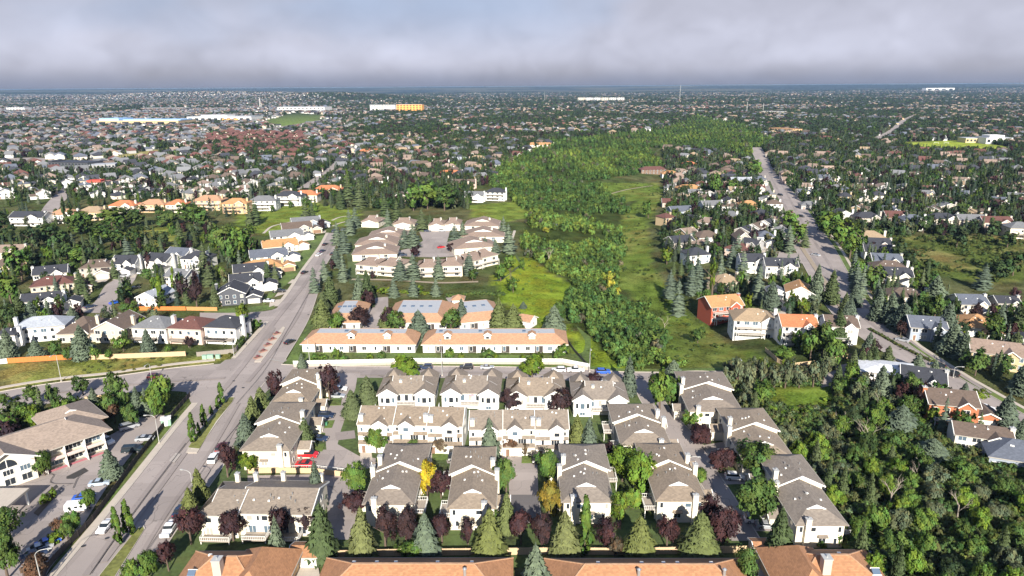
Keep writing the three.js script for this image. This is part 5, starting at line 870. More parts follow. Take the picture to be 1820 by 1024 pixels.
H(620, 318, 54, 10, 'white', 'charcoal', 'hip', 'white house with broad charcoal roof beside the upper street', {}); H(640, 292, 44, 10, 'cream', 'charcoal', 'hip', 'cream house with charcoal roof below the red-roofed one'); H(660, 276, 44, 8, 'white', 'terracotta', 'hip', 'white house with large terracotta roof by the street bend');
H(746, 302, 44, 4, 'beige', 'brown', 'hip', 'beige house with steep brown roof', { rise: 4.4 }); H(783, 298, 28, 0, 'white', 'brown', 'hip', 'white house with flat brown roof right of the steep one'); H(815, 292, 38, 0, 'pink', 'pale grey', 'hip', 'pink house with pale grey hip roof'); H(800, 318, 42, 0, 'white', 'terracotta', 'hip', 'white house with orange roof above the condominiums'); H(846, 306, 30, -4, 'tan', 'tan', 'hip', 'ochre house left of the wood'); H(824, 336, 40, -4, 'pink', 'brown', 'gx', 'pink gabled house above the knoll'); H(780, 330, 32, 0, 'beige', 'brown', 'hip', 'beige house with purple tree above the condominiums'); H(705, 302, 34, 6, 'white', 'charcoal', 'gx', 'white house with charcoal gables among spruces'); H(736, 255, 40, 0, 'cream', 'brown', 'gx', 'cream two-gabled house with brown roof', {}); H(960, 262, 46, -6, 'cream', 'cedar', 'hip', 'cream house with sandy roofs at the ravine head', { h: 4 });
// east bank of the ravine
H(1291, 573, 60, 12, 'red', 'cedar', 'gx', 'red house with cedar roof and open decks over the ravine', { h: 7, deck: 2.4, deck2: 4.6, rail: X.trim, back: 1, d: 12, chim: 1, chimWall: 'red', sides: ['r'] });
H(1340, 602, 72, -8, 'white', 'tan', 'hip', 'large white house with curved decks and tan roof over the ravine', { h: 7, deck: 2.4, deck2: 4.6, back: 1, d: 12, bay: 1, bayAt: 0.3 });
H(1419, 614, 60, -6, 'white', 'terracotta', 'gx', 'white house with terracotta roof and deep balconies over the ravine', { h: 7, deck: 2.4, deck2: 4.6, back: 1, d: 11 });
H(1494, 612, 52, -10, 'white', 'brown', 'gx', 'white house with brown roof behind the green trees by the road', { h: 6.6, deck: 2.4, back: 1 });
H(1421, 536, 44, -18, 'white', 'cedar', 'gz', 'white garage-fronted house with cedar roof by the east road', { h: 3.6, d: 12 }); H(1300, 517, 42, 20, 'beige', 'tan', 'hip', 'beige house with tan roof and dark side wing', { h: 4, garage: 'r', drive: false }); H(1381, 533, 30, -8, 'white', 'slate', 'gz', 'white garage with slate roof among spruces', { h: 3, d: 8, chim: 0 });
H(1338, 486, 42, -4, 'white', 'charcoal', 'gx', 'white house with charcoal roof left of the balcony house', { h: 6, back: 1 }); H(1388, 495, 54, -8, 'white', 'charcoal', 'gx', 'white house with flower balconies by the east road', { h: 6, back: 1, deck: 2.4, deck2: 2.4 });
H(1322, 439, 26, -4, 'stone', 'brown', 'gz', 'narrow stone house with steep dark gable', { h: 4.4, rise: 4.2, d: 12, chim: 0 }); H(1361, 437, 32, -6, 'white', 'slate', 'hip', 'white house with slate roof and long drive', { garage: 'f' }); H(1262, 437, 42, 14, 'white', 'brown', 'hip', 'white house with chimney and grey-brown roof in the side street', { inner: 1 }); H(1216, 446, 40, 20, 'stone', 'charcoal', 'gx', 'stone house with dark roof on the ravine bank'); H(1244, 470, 40, 14, 'white', 'charcoal', 'hip', 'white house with big chimney above the spruces', { chimWall: 'white' });
H(1216, 388, 46, 12, 'blue-grey', 'slate', 'gx', 'blue-grey house with solar panels on the bank', { deck: 2.2, back: 1 }); H(1268, 378, 36, 8, 'white', 'grey', 'gx', 'white house behind the solar roof'); H(1300, 372, 26, 0, 'beige', 'charcoal', 'gz', 'beige garage house in the upper side street', { garage: 'f' }); H(1333, 378, 34, -4, 'peach', 'cedar', 'hip', 'peach house with sandy roof in the upper side street', { garage: 'f' }); H(1355, 396, 32, -8, 'charcoal', 'charcoal', 'hip', 'dark house beside the east road');
H(1162, 310, 46, 6, 'brown', 'maroon', 'hip', 'brown house with maroon roof at the wood corner'); H(1192, 318, 30, 0, 'white', 'cedar', 'hip', 'white house with sandy roof at the wood corner', { deck: 2.4, back: 1 }); H(1226, 300, 26, 0, 'white', 'terracotta', 'hip', 'white house with red roof among dark trees'); H(1226, 346, 44, 6, 'cream', 'cedar', 'hip', 'cream house with cedar roof above the green bank'); H(1318, 332, 34, -4, 'white', 'pale grey', 'gx', 'white house with pale metal roof below the round trees');
// beyond the east road
const EAST = [[1500, 400, 32, -6, 'white', 'charcoal', 'gz'], [1543, 405, 46, -4, 'stone', 'charcoal', 'hip'], [1593, 403, 36, -6, 'brown', 'maroon', 'gx'], [1625, 410, 40, -4, 'white', 'slate', 'hip'], [1678, 407, 50, -4, 'cream', 'charcoal', 'hip'], [1728, 410, 46, -8, 'beige', 'grey', 'gx'], [1772, 414, 48, -8, 'pink', 'maroon', 'gx'], [1815, 425, 40, -8, 'cream', 'grey', 'hip']];
const EAST_L = ['white front-gabled house first in the row over the valley', 'stone house with charcoal roof over the valley', 'brown house with maroon roof over the valley', 'white house with slate roof and bay over the valley', 'cream house with dark roof over the valley', 'beige house with grey gables over the valley', 'pink house with maroon roof over the valley', 'tall cream house at the end over the valley'];
EAST.forEach((r, i) => H(...r, EAST_L[i], { h: 6.6, deck: 2.6, deck2: 2.6, back: 1, bay: 1, rail: i % 2 ? X.darkMetal : X.trim }));
const LANE = [[1548, 436, 44, 'cream', 'tan', 'hip', 'cream house with tan roof, uppermost by the valley'], [1558, 450, 44, 'pink', 'charcoal', 'gx', 'pink house with charcoal roof by the valley'], [1562, 463, 46, 'white', 'charcoal', 'gx', 'white house with dark gable by the valley'], [1576, 481, 46, 'beige', 'slate', 'gx', 'beige gabled house by the valley'], [1582, 495, 56, 'white', 'brown', 'hip', 'white house with brown roof and chimney by the valley'], [1592, 508, 50, 'cream', 'charcoal', 'gx', 'cream house with charcoal gable by the valley'], [1612, 541, 62, 'cream', 'brown', 'hip', 'low cream house with broad dark brown roof']];
LANE.forEach((r, i) => H(r[0], r[1], r[2], -14, r[3], r[4], r[5], r[6], { h: i === 6 ? 3.2 : 4.6, garage: i % 2 ? 'f' : null, drive: false, rise: i === 6 ? 2.6 : undefined }));
H(1730, 563, 46, -6, 'cream', 'slate', 'gx', 'house with slate-blue metal roofs and cream garage', { h: 5, garage: 'f', d: 11 }); H(1648, 607, 56, -14, 'blue-grey', 'slate', 'gx', 'blue-grey house with slate roof by the grass verge', { h: 5, garage: 'r', drive: false }); H(1742, 600, 60, -16, 'white', 'cedar', 'hip', 'white house with cedar hip roofs east of the road', { h: 3.6, d: 13, garage: 'f' }); H(1770, 656, 74, -24, 'tan', 'umber', 'gx', 'yellow-tan house with umber roof and arched windows', { h: 5, d: 11 }); H(1790, 562, 36, -8, 'stone', 'charcoal', 'gx', 'dark timbered house behind pines'); H(1830, 628, 30, -8, 'white', 'charcoal', 'hip', 'white house at the frame edge east of the road');
H(1578, 690, 84, -20, 'white', 'white', 'hip', 'white house with flat white roof at the side street corner', { h: 4.6, rise: 1, d: 11, deck: 2.2, back: 1 }); H(1638, 706, 62, -24, 'grey', 'charcoal', 'gx', 'grey house with charcoal gable beside the white-roofed one', { h: 4.6, deck: 2, back: 1, bayAt: 0.2 });
H(1690, 757, 76, -14, 'timber', 'brown', 'gx', 'orange timber house with brown roofs and raised deck', { h: 6, deck: 2.4, back: 1, d: 10, chimWall: 'timber', chim: -1, garage: 'r', drive: false }); H(1744, 807, 82, -20, 'cream', 'brown', 'gx', 'cream house with dark brown roof and chimney above the wood', { h: 4.4, d: 7.5, rise: 2, back: 1 }); H(1808, 842, 84, -22, 'blue-grey', 'slate', 'hip', 'low house with slate roof at the wood edge', { h: 3.4, d: 11, back: 1 });
// ---------------------------------------------------------------- trees one can pick out in the photograph: foot, top row, breadth
const BS = 'blue spruce', GS = 'green spruce', OS = 'olive spruce', DS = 'dark spruce', GT = 'green tree', BT = 'bright green tree', DT = 'dark green tree', OT = 'olive green tree', YG = 'yellow-green tree', PT = 'purple tree', YT = 'yellow tree', OG = 'orange-green tree', BR = 'brown tree', GG = 'grey-green tree';
const at = (kind, list, opt) => list.forEach(q => seen(kind, ...q, opt));
// along the back fence
at(BS, [[497, 1012, 918, 36], [757, 994, 913, 46], [953, 1078, 966, 58], [566, 902, 818, 32]]);
at(GS, [[574, 995, 897, 52], [1383, 1008, 907, 54], [543, 797, 742, 34], [628, 742, 692, 34], [654, 724, 668, 38]]);
at(OS, [[646, 996, 905, 54], [869, 994, 905, 60], [900, 946, 876, 34], [1005, 991, 908, 50], [1135, 991, 917, 60], [1242, 991, 912, 62], [1025, 802, 735, 30]]);
at(GT, [[1040, 988, 890, 30]], { column: 1 });
at(PT, [[340, 968, 908, 56], [415, 962, 905, 44], [503, 964, 905, 44], [545, 952, 908, 30], [685, 972, 908, 48], [722, 970, 906, 46], [786, 966, 912, 40], [832, 968, 926, 30], [926, 968, 915, 46], [962, 968, 918, 44], [1078, 972, 926, 46], [1185, 976, 926, 46], [1284, 968, 904, 58], [1262, 930, 884, 40], [626, 912, 876, 48], [784, 886, 838, 42], [1281, 838, 798, 48], [1245, 789, 756, 54], [586, 712, 650, 36], [570, 690, 655, 24], [489, 710, 660, 34], [905, 736, 693, 40], [997, 738, 696, 42], [1080, 824, 786, 36], [1055, 686, 666, 28], [405, 848, 792, 36], [640, 585, 548, 42], [656, 552, 518, 26], [690, 590, 548, 26], [1402, 905, 868, 26], [300, 1015, 968, 40], [268, 480, 452, 16]]);
at(BR, [[905, 808, 780, 32], [934, 812, 790, 12], [785, 806, 780, 28], [1092, 990, 955, 30]]);
at(BS, [[872, 815, 744, 34], [1046, 807, 742, 34], [1117, 702, 634, 30], [440, 790, 735, 34], [537, 658, 628, 15], [745, 602, 552, 38], [985, 592, 542, 38], [1196, 672, 640, 30], [200, 850, 798, 38], [170, 735, 690, 24], [262, 738, 690, 22], [246, 738, 688, 20]]);
at(OS, [[466, 740, 688, 38], [452, 762, 705, 34], [358, 890, 832, 28], [341, 920, 868, 36], [912, 588, 540, 32], [886, 586, 530, 30], [688, 588, 545, 28], [575, 586, 532, 34]]);
at(YG, [[722, 680, 632, 56], [946, 680, 632, 50], [432, 580, 543, 28], [440, 842, 810, 34]]);
at(GT, [[670, 806, 758, 42], [738, 802, 778, 28], [632, 880, 826, 44], [900, 882, 820, 42], [972, 866, 802, 40], [1228, 762, 730, 40], [1240, 862, 832, 36], [1346, 856, 790, 78], [1336, 925, 850, 80], [1172, 728, 660, 56], [1190, 718, 672, 40], [1326, 1040, 976, 50], [735, 1000, 965, 40], [876, 936, 905, 30], [802, 592, 550, 44], [600, 592, 556, 32], [706, 592, 552, 34], [1428, 962, 926, 30], [266, 1030, 978, 46], [240, 1045, 1000, 40]]);
at(BT, [[1106, 856, 788, 56], [1136, 880, 808, 60], [1102, 935, 872, 34], [1125, 905, 868, 36], [1200, 920, 896, 30]]); at(OG, [[976, 922, 860, 48]]); at(YT, [[760, 886, 822, 32]]); at('pale yellow tree', [[1084, 518, 484, 20], [1098, 530, 512, 18], [1076, 508, 494, 12], [968, 414, 405, 18]]);
// medians and care home grounds
at(GT, [[214, 968, 905, 18], [233, 952, 892, 22], [343, 788, 738, 15], [364, 760, 722, 13], [395, 720, 682, 15], [354, 775, 752, 9], [376, 738, 722, 9], [387, 728, 708, 9]], { column: 1 });
at(OT, [[80, 846, 800, 34], [148, 702, 670, 32], [62, 720, 688, 30], [100, 735, 685, 28], [10, 720, 700, 26], [142, 775, 742, 30], [30, 745, 712, 50]]); at(GT, [[212, 730, 668, 44], [290, 735, 668, 44], [276, 745, 690, 40], [195, 745, 700, 40], [120, 755, 715, 44], [300, 705, 680, 30], [60, 760, 720, 44], [15, 775, 735, 40], [160, 905, 868, 30], [130, 945, 908, 34], [10, 965, 908, 60], [14, 1030, 950, 50], [120, 960, 930, 26], [236, 760, 720, 30]]);
at(BR, [[205, 752, 722, 26], [110, 955, 925, 34], [70, 1030, 985, 54]]); at(YG, [[80, 895, 878, 24], [95, 885, 870, 18], [100, 968, 945, 28]], { shrub: 1 });
// villas, condominiums, upper street
at(BS, [[560, 520, 475, 26], [578, 500, 460, 24], [598, 475, 440, 28], [610, 500, 450, 26], [640, 540, 490, 26], [600, 435, 395, 26], [612, 450, 405, 28], [622, 418, 372, 24], [632, 405, 368, 22], [690, 410, 372, 22], [735, 440, 398, 34], [720, 440, 405, 26], [808, 438, 398, 30], [822, 430, 395, 26], [905, 450, 398, 28], [895, 425, 385, 22], [835, 490, 448, 32], [780, 495, 455, 26], [735, 495, 452, 32], [712, 498, 458, 30], [700, 528, 495, 22], [735, 526, 490, 22], [775, 526, 495, 24], [822, 580, 530, 24], [862, 445, 420, 18], [880, 450, 425, 20], [930, 548, 536, 14]]);
at(GS, [[655, 545, 480, 24], [588, 540, 490, 28], [575, 560, 520, 30], [750, 410, 372, 26], [765, 405, 380, 18], [545, 400, 360, 30], [555, 395, 365, 26], [455, 400, 355, 24], [445, 402, 362, 24], [322, 440, 392, 26], [340, 430, 398, 26], [318, 465, 425, 24], [476, 500, 463, 20], [490, 500, 466, 18], [505, 460, 430, 14], [685, 395, 345, 30], [705, 395, 355, 26], [620, 365, 310, 28], [640, 370, 320, 28], [606, 372, 335, 22]]);
at(PT, [[663, 497, 482, 12], [741, 458, 440, 24], [800, 448, 432, 20], [710, 425, 415, 14], [838, 494, 478, 14], [573, 410, 390, 16], [430, 505, 485, 12], [350, 545, 495, 34], [325, 530, 495, 30], [230, 555, 530, 16], [338, 620, 600, 20], [590, 480, 462, 12]]);
at(GT, [[840, 500, 480, 22], [905, 480, 455, 24], [890, 500, 470, 22], [912, 520, 494, 24], [760, 372, 325, 44], [790, 375, 330, 40], [735, 375, 330, 36], [930, 480, 462, 14], [1152, 388, 360, 24], [440, 590, 562, 26], [455, 585, 568, 22], [405, 470, 400, 44], [425, 465, 398, 44], [445, 460, 405, 36], [390, 450, 405, 34], [462, 495, 478, 18]]); at(BT, [[288, 545, 490, 16], [310, 520, 478, 12], [498, 356, 340, 8], [619, 342, 302, 8]], { column: 1 });
at(DT, [[121, 405, 358, 12], [132, 408, 362, 10], [12, 430, 380, 30], [178, 468, 422, 20], [160, 470, 430, 18], [110, 478, 432, 16]], { column: 1 });
// fence row and western gardens
at(BS, [[150, 637, 578, 40], [67, 637, 605, 28], [265, 630, 585, 24], [18, 635, 585, 30], [130, 570, 545, 20], [230, 466, 420, 26], [60, 575, 535, 30]]);
at(GS, [[145, 522, 478, 26], [165, 515, 470, 24], [170, 490, 462, 20], [40, 570, 528, 40], [205, 495, 460, 16], [384, 545, 505, 18], [372, 508, 470, 34], [364, 480, 430, 24]]);
at(GT, [[100, 635, 605, 26], [220, 625, 598, 34], [195, 640, 622, 18], [222, 535, 508, 36], [228, 555, 536, 40], [265, 500, 478, 28], [145, 470, 440, 40], [40, 500, 440, 50], [20, 540, 490, 44], [130, 490, 465, 30], [170, 640, 618, 20], [120, 640, 618, 20], [300, 628, 614, 14]]);
at(DT, [[20, 590, 545, 40], [90, 440, 400, 44], [60, 450, 405, 40], [120, 460, 412, 44], [245, 440, 405, 40], [290, 440, 410, 30], [70, 480, 450, 40], [225, 610, 585, 14]]);
at(OT, [[150, 415, 372, 60], [200, 408, 368, 60], [250, 405, 372, 54], [300, 402, 372, 50], [335, 395, 360, 44], [360, 405, 370, 44], [100, 430, 398, 40], [180, 435, 400, 44], [215, 440, 408, 44], [345, 400, 372, 40]]);
// east bank, east road
at(BS, [[1205, 560, 498, 30], [1190, 530, 480, 26], [1240, 520, 462, 36], [1228, 525, 470, 30], [1370, 552, 500, 30], [1345, 530, 470, 26], [1318, 500, 445, 30], [1300, 475, 430, 26], [1280, 500, 450, 22], [1345, 540, 482, 26], [1310, 460, 415, 22], [1255, 450, 420, 26], [1400, 440, 400, 28], [1376, 425, 395, 24], [1338, 447, 412, 22], [1448, 535, 470, 28], [1402, 450, 412, 22], [1660, 545, 490, 40], [1745, 515, 470, 30], [1690, 630, 575, 44], [1710, 640, 590, 36], [1580, 575, 520, 36], [1560, 570, 515, 30], [1595, 585, 540, 34], [1605, 590, 540, 44], [1680, 600, 540, 40], [1770, 600, 545, 32], [1508, 580, 530, 26], [1500, 590, 535, 22], [1540, 640, 590, 26], [1565, 708, 650, 36], [1630, 660, 630, 28], [1655, 690, 640, 28], [1710, 718, 680, 26], [1785, 760, 700, 44], [1815, 700, 640, 40], [1812, 790, 745, 30], [1655, 820, 780, 60], [1598, 770, 720, 56], [1520, 520, 465, 26], [1530, 530, 472, 22], [1518, 545, 505, 24], [1515, 500, 440, 20]]);
at(GS, [[1490, 610, 555, 34], [1475, 540, 480, 26], [1430, 440, 405, 20], [1470, 655, 615, 30], [1540, 665, 622, 24], [1550, 662, 615, 22], [1530, 664, 618, 22], [1515, 668, 622, 22], [1575, 655, 615, 30], [1500, 560, 520, 20], [1545, 660, 600, 18], [1810, 600, 540, 44], [1800, 640, 590, 36]]);
at(GT, [[1460, 638, 575, 50], [1440, 640, 590, 44], [1478, 655, 600, 40], [1475, 425, 378, 50], [1495, 440, 390, 46], [1510, 460, 410, 44], [1488, 410, 382, 40], [1400, 410, 375, 36], [1415, 432, 392, 40], [1548, 520, 470, 40], [1525, 500, 460, 30], [1640, 560, 520, 40], [1660, 570, 525, 44], [1733, 668, 625, 50], [1620, 712, 668, 40], [1760, 610, 560, 40], [1440, 612, 590, 40], [1250, 555, 515, 40], [1270, 350, 310, 26], [1345, 312, 285, 34], [1335, 320, 292, 30], [1300, 345, 318, 24], [1240, 610, 585, 30], [1395, 640, 618, 34], [1560, 430, 405, 30]]);
at(YG, [[1265, 530, 462, 14], [1425, 560, 530, 24], [1740, 715, 695, 34], [1185, 470, 440, 26], [1465, 415, 385, 26]]); at(PT, [[1600, 600, 572, 24], [1545, 640, 608, 34], [1800, 540, 512, 20], [1730, 575, 540, 24]]);
at(DT, [[1700, 400, 365, 30], [1640, 415, 385, 26], [1760, 420, 390, 30], [1790, 440, 410, 34], [1700, 440, 405, 36], [1600, 470, 430, 44], [1620, 480, 450, 40], [1570, 425, 395, 30], [1650, 480, 460, 30], [1800, 490, 450, 50], [1770, 500, 465, 44]]);
at(GG, [[1310, 690, 640, 26], [1330, 692, 645, 30], [1352, 690, 640, 26], [1375, 692, 648, 30], [1395, 690, 645, 26], [1420, 690, 650, 30], [1445, 688, 645, 26], [1340, 680, 638, 20], [1405, 680, 640, 20], [1462, 682, 640, 24], [1290, 690, 655, 26]]);
// the lower wood: one crown beside the other, each its own tree
{
  const LOWVIEW = ['1350,728 1495,722 1510,770 1420,800 1340,760', '1600,745 1660,745 1690,800 1760,815 1830,850 1830,905 1720,860 1620,815 1590,780'].map(s => boxed(pts(s)));
  const r = rng(909), z = ZONE.lowWood, kinds = [GT, GT, DT, GT, GG, GG, BT, GS, BT, GT];
  let made = 0;
  for (let k = 0; k < 2600 && made < 138; k++) {
    const x = lerp(z.x0, z.x1, r()), f = lerp(z.z0, z.z1, r()), p = V(x, land(x, f), f);
    if (!inside(x, f, z.poly) || built(x, f, 2.2) || !inFrame(p, 60) || isPaved(x, f) || within(x, f, ZONE.clearing)) continue;
    const low = LOWVIEW.some(q => within(x, f, q)) ? 0.42 : 1, w = (2.5 + 2 * r() * r()) * (low < 1 ? 0.7 : 1); if (crowded(x, f, w * 0.95)) continue;
    const kd = kinds[Math.floor(r() * kinds.length)]; tree(kd, p, (kd === GS ? 7 + 3 * r() : 4.5 + 3 * r()) * low, kd === GS ? 1.7 * low : w, { wood: 1, birch: r() < 0.3 }); made++;
  }
}
// bare snags that stand pale among the crowns
{
  const snag = k => { const r = rng(70 + k), mb = new MB(); const grow = (x, y, z, dx, dy, dz, L, w, n) => { const e = [x + dx * L, y + dy * L, z + dz * L]; mb.bar([x, y, z], e, w, 5, w * 0.55); if (n) for (let i = 0; i < 3; i++) { const a = r() * 6.28, t = 0.5 + 0.5 * r(), v = V(dx + Math.cos(a) * 0.65, dy + 0.1, dz + Math.sin(a) * 0.65).normalize(); grow(x + dx * L * t, y + dy * L * t, z + dz * L * t, v.x, v.y, v.z, L * (0.5 + 0.2 * r()), w * 0.5, n - 1); } }; grow(0, 0, 0, 0.04, 1, 0.03, 3.2, 0.13, 3); return mb.geo(); };
  const G3 = [0, 1, 2].map(snag), dead = M(C(0.36, 0.31, 0.25), T.bark, 1);
  [[1487, 770, 'bare pale snag left of the timber house'], [1532, 790, 'forked bare snag in the lower wood below the clearing'], [1545, 800, 'leaning bare snag beside the forked one'], [1580, 905, 'grey bare tree in the middle of the lower wood'], [1628, 870, 'bare tree below the large grey spruce'], [1560, 745, 'bare tree at the lower edge of the clearing'], [1700, 930, 'bare tree low in the wood below the slate roof'], [975, 470, 'bare tree in the ravine above the bright meadow'], [1180, 590, 'bare birch at the east side of the ravine']].forEach(([x, y, l], k) => { const p = G(x, y), o = thing('bare_tree', l, 'tree', p, k * 1.7, 'bare trees'); part('trunk', G3[k % 3], dead, o).scale.setScalar(1.1 + 0.15 * (k % 4)); occupy(p.x, p.z, 1); });
}
// garden and court shrubs
at(GT, [[560, 640, 628, 22], [598, 638, 618, 20], [678, 640, 625, 18], [800, 638, 620, 22], [866, 638, 620, 30], [1000, 632, 612, 26], [990, 640, 622, 20], [610, 645, 632, 20], [716, 985, 968, 30], [1018, 985, 965, 26], [1462, 978, 964, 22], [1488, 972, 946, 14], [535, 640, 626, 14], [575, 640, 630, 16]], { shrub: 1 });
at(YG, [[657, 640, 628, 14], [820, 640, 628, 16], [882, 640, 628, 14], [930, 640, 630, 14], [1055, 640, 628, 14], [655, 520, 508, 34], [690, 522, 508, 30], [740, 522, 508, 30]], { shrub: 1 });

// ---------------------------------------------------------------- woods, scrub and hedges that read as one mass
function scatter(name, geos, spots, colors) {       // one object for what nobody could count
  const o = new THREE.Group(); o.name = numbered(name); o.userData.kind = 'stuff'; scene.add(o);
  const m = new THREE.MeshPhysicalMaterial({ color: 0xffffff, vertexColors: true, roughness: 0.8, side: THREE.DoubleSide, specularIntensity: 0.3 });
  const bins = geos.map(() => []); spots.forEach((s, i) => bins[i % geos.length].push(s));
  const mt = new THREE.Matrix4(), q = new THREE.Quaternion();
  geos.forEach((g, i) => {
    if (!bins[i].length) return;
    const im = new THREE.InstancedMesh(g, m, bins[i].length); im.name = 'crown'; im.castShadow = im.receiveShadow = true;
    bins[i].forEach((s, k) => { q.setFromAxisAngle(UP, s.a); mt.compose(V(s.x, s.y, s.z), q, V(s.w, s.h, s.w)); im.setMatrixAt(k, mt); im.setColorAt(k, C(...s.c)); });
    o.add(im);
  });
  return o;
}
const sr = rng(2024);
const pick = a => a[Math.floor(sr() * a.length)];
const vary = (c, v = 0.25) => { const k = 1 + v * (2 * sr() - 1), h = 0.12 * (2 * sr() - 1); return [c[0] * k * (1 + h), c[1] * k, c[2] * k * (1 - h)]; };
{
  const spots = [], z = ZONE.wood;
  for (let f = z.z1; f > z.z0; f -= 3.4 + Math.max(0, -f - 400) * 0.004) for (let x = z.x0; x < z.x1; x += 3.4 + Math.max(0, -f - 400) * 0.004) {
    const X1 = x + 3 * (sr() - 0.5), F1 = f + 3 * (sr() - 0.5), n = fbm(X1 / 26, F1 / 26, 3, 3), gap = fbm(X1 / 40 + 8, F1 / 40, 13, 3);
    if (!inside(X1 + 14 * (fbm(X1 / 9, F1 / 9, 33, 2) - 0.5), F1 + 14 * (fbm(X1 / 9 + 7, F1 / 9, 34, 2) - 0.5), z.poly) || gap < 0.33 || built(X1, F1, 2) || within(X1, F1, ZONE.meadow) || within(X1, F1, ZONE.slopeEast) && F1 > -330 && sr() < 0.7 || isPaved(X1, F1) || crowded(X1, F1, 1)) continue;
    const far = smooth(-380, -600, F1), h = lerp(2.2, 5.6, clamp(n * 1.7 - 0.35)) * (0.6 + 0.6 * sr()) * (sr() < 0.12 ? 1.55 : 1) * (1 + 0.25 * far), base = mix3([0.056, 0.1, 0.025], [0.105, 0.16, 0.033], smooth(0.4, 0.65, fbm(X1 / 34 + 2, F1 / 34, 5, 3))), dry = sr() < 0.05 ? [0.09, 0.09, 0.06] : base;
    spots.push({ x: X1, y: land(X1, F1) - 0.1 * h, z: F1, h: h * 1.1, w: 1.5 + h * 0.27, a: sr() * 6.28, c: vary(dry, 0.3) });
  }
  scatter('poplar_wood', MID.crown, spots);
  const scrub = [];
  const brush = (zn, n, hi, tint) => { const b = ZONE[zn]; for (let k = 0; k < n; k++) { const x = lerp(b.x0, b.x1, sr()), f = lerp(b.z0, b.z1, sr()); if (!inside(x, f, b.poly) || built(x, f, 1) || isPaved(x, f) || fbm(x / 18, f / 18, 77, 3) < 0.46) continue; const h = 0.5 + hi * sr() * sr(); scrub.push({ x, y: land(x, f) - 0.1 * h, z: f, h, w: 0.5 + h * 0.5, a: sr() * 6.28, c: vary(tint, 0.35) }); } };
  brush('slopeEast', 1300, 1.6, [0.06, 0.085, 0.022]); brush('valleyEast', 1100, 2.6, [0.065, 0.09, 0.025]); brush('dryWest', 260, 0.9, [0.09, 0.1, 0.03]); brush('meadow', 160, 1, [0.1, 0.15, 0.025]); brush('clearing', 90, 1.2, [0.08, 0.13, 0.02]); brush('dryBank', 200, 1.6, [0.06, 0.085, 0.025]); brush('slopeTop', 120, 1.2, [0.08, 0.1, 0.028]);
  // undergrowth below the lower wood and along the western tree belt
  { const b = ZONE.lowWood; for (let k = 0; k < 3200; k++) { const x = lerp(b.x0, b.x1, sr()), f = lerp(b.z0, b.z1, sr()); if (!inside(x, f, b.poly) || built(x, f, 1) || isPaved(x, f) || within(x, f, ZONE.clearing)) continue; const h = 1 + 2.4 * sr(); scrub.push({ x, y: land(x, f) - 0.1, z: f, h, w: 0.8 + h * 0.4, a: sr() * 6.28, c: vary(pick([[0.055, 0.088, 0.024], [0.07, 0.1, 0.026], [0.08, 0.092, 0.036]])) }); } }
  scatter('undergrowth', [NEAR.bush[0], MID.crown[1], MID.crown[2]], scrub);
  const hedge = (line, w, h, tint) => { const q = resample(pts(line), Math.max(6, Math.round(resampleLen(pts(line)) / 0.8))), sp = q.map(([x, z]) => ({ x: x + 0.3 * (sr() - 0.5), y: land(x, z) - 0.15, z: z + 0.3 * (sr() - 0.5), h: h * (0.85 + 0.3 * sr()), w: w * (0.85 + 0.3 * sr()), a: sr() * 6.28, c: vary(tint, 0.2) })); const o = scatter('hedge', NEAR.bush, sp); o.userData.kind = 'thing'; return o; };
  tag(hedge('424,618 440,596 458,580', 1.6, 2.2, [0.06, 0.09, 0.022]), 'tall clipped hedge curving round the junction corner beside the white house', 'hedge');
  tag(hedge('640,518 700,520 770,524', 1.6, 1.6, [0.11, 0.15, 0.02]), 'long bright hedge between condominiums and villas', 'hedge');
  tag(hedge('795,528 850,524 895,526', 1.4, 1.8, [0.06, 0.09, 0.025]), 'dark hedge along the path behind the meadow villas', 'hedge');
  tag(hedge('1545,586 1610,622 1668,650', 1, 1, [0.08, 0.095, 0.03]), 'low hedge along the verge of the east road', 'hedge');
}

// ---------------------------------------------------------------- suburbs beyond: houses and trees run on to the horizon
const AUTO = { houses: [], trees: [] };
const autoZone = (px, py) => py < (px < 620 ? 354 : px < 940 ? 330 : px < 1185 ? 262 : px < 1415 ? 470 : px < 1490 ? 374 : 392);
const ZEX = ['wood', 'meadow', 'slopeEast', 'slopeTop', 'greenWest', 'knoll', 'railway', 'field', 'campus', 'valleyEast', 'dryBank', 'dryWest', 'lowWood', 'clearing'].map(k => ZONE[k]);
const open = (x, z) => ZEX.some(b => within(x, z, b));
const BLOCKS = [];                      // footprints of the larger far buildings, filled just below
// larger far buildings first, so that houses keep off them
function slabBuilding(name, label, category, l, r, D, h, wl, o = {}) {
  const fr = frontOf(l, r, 0), w = fr.w, b = thing(name, label, category, fr.p, fr.turn); h = Math.min(h, 86 - fr.p.y);
  part('wall', gbox(-w / 2, -1, -D, w / 2, h, 0), wl, b); part('flat_roof', gbox(-w / 2 - 0.3, h, -D - 0.3, w / 2 + 0.3, h + 0.5, 0.3), o.roof ?? X.flatRoof, b);
  const st = o.storeys ?? 1; for (let s = 0; s < st; s++) for (let k = 0; k < (o.bays ?? 6); k++) { const u = w / (o.bays ?? 6), y = h * (s + 0.55) / st; part('window', gbox(-w / 2 + u * (k + 0.22), y - h / st * 0.25, 0.01, -w / 2 + u * (k + 0.78), y + h / st * 0.22, 0.12), X.pane, b); }
  for (const q of o.blocks ?? []) part(q[5] ?? 'roof_block', gbox(q[0] * w, q[6] ?? h, -D * 0.8, q[1] * w, (q[6] ?? h) + q[2], q[3]), q[4], b);
  claimBox(b, -w / 2, w / 2, -D, 0, 4); landmark(o.short ?? label, fr.p, 40); return b;
}
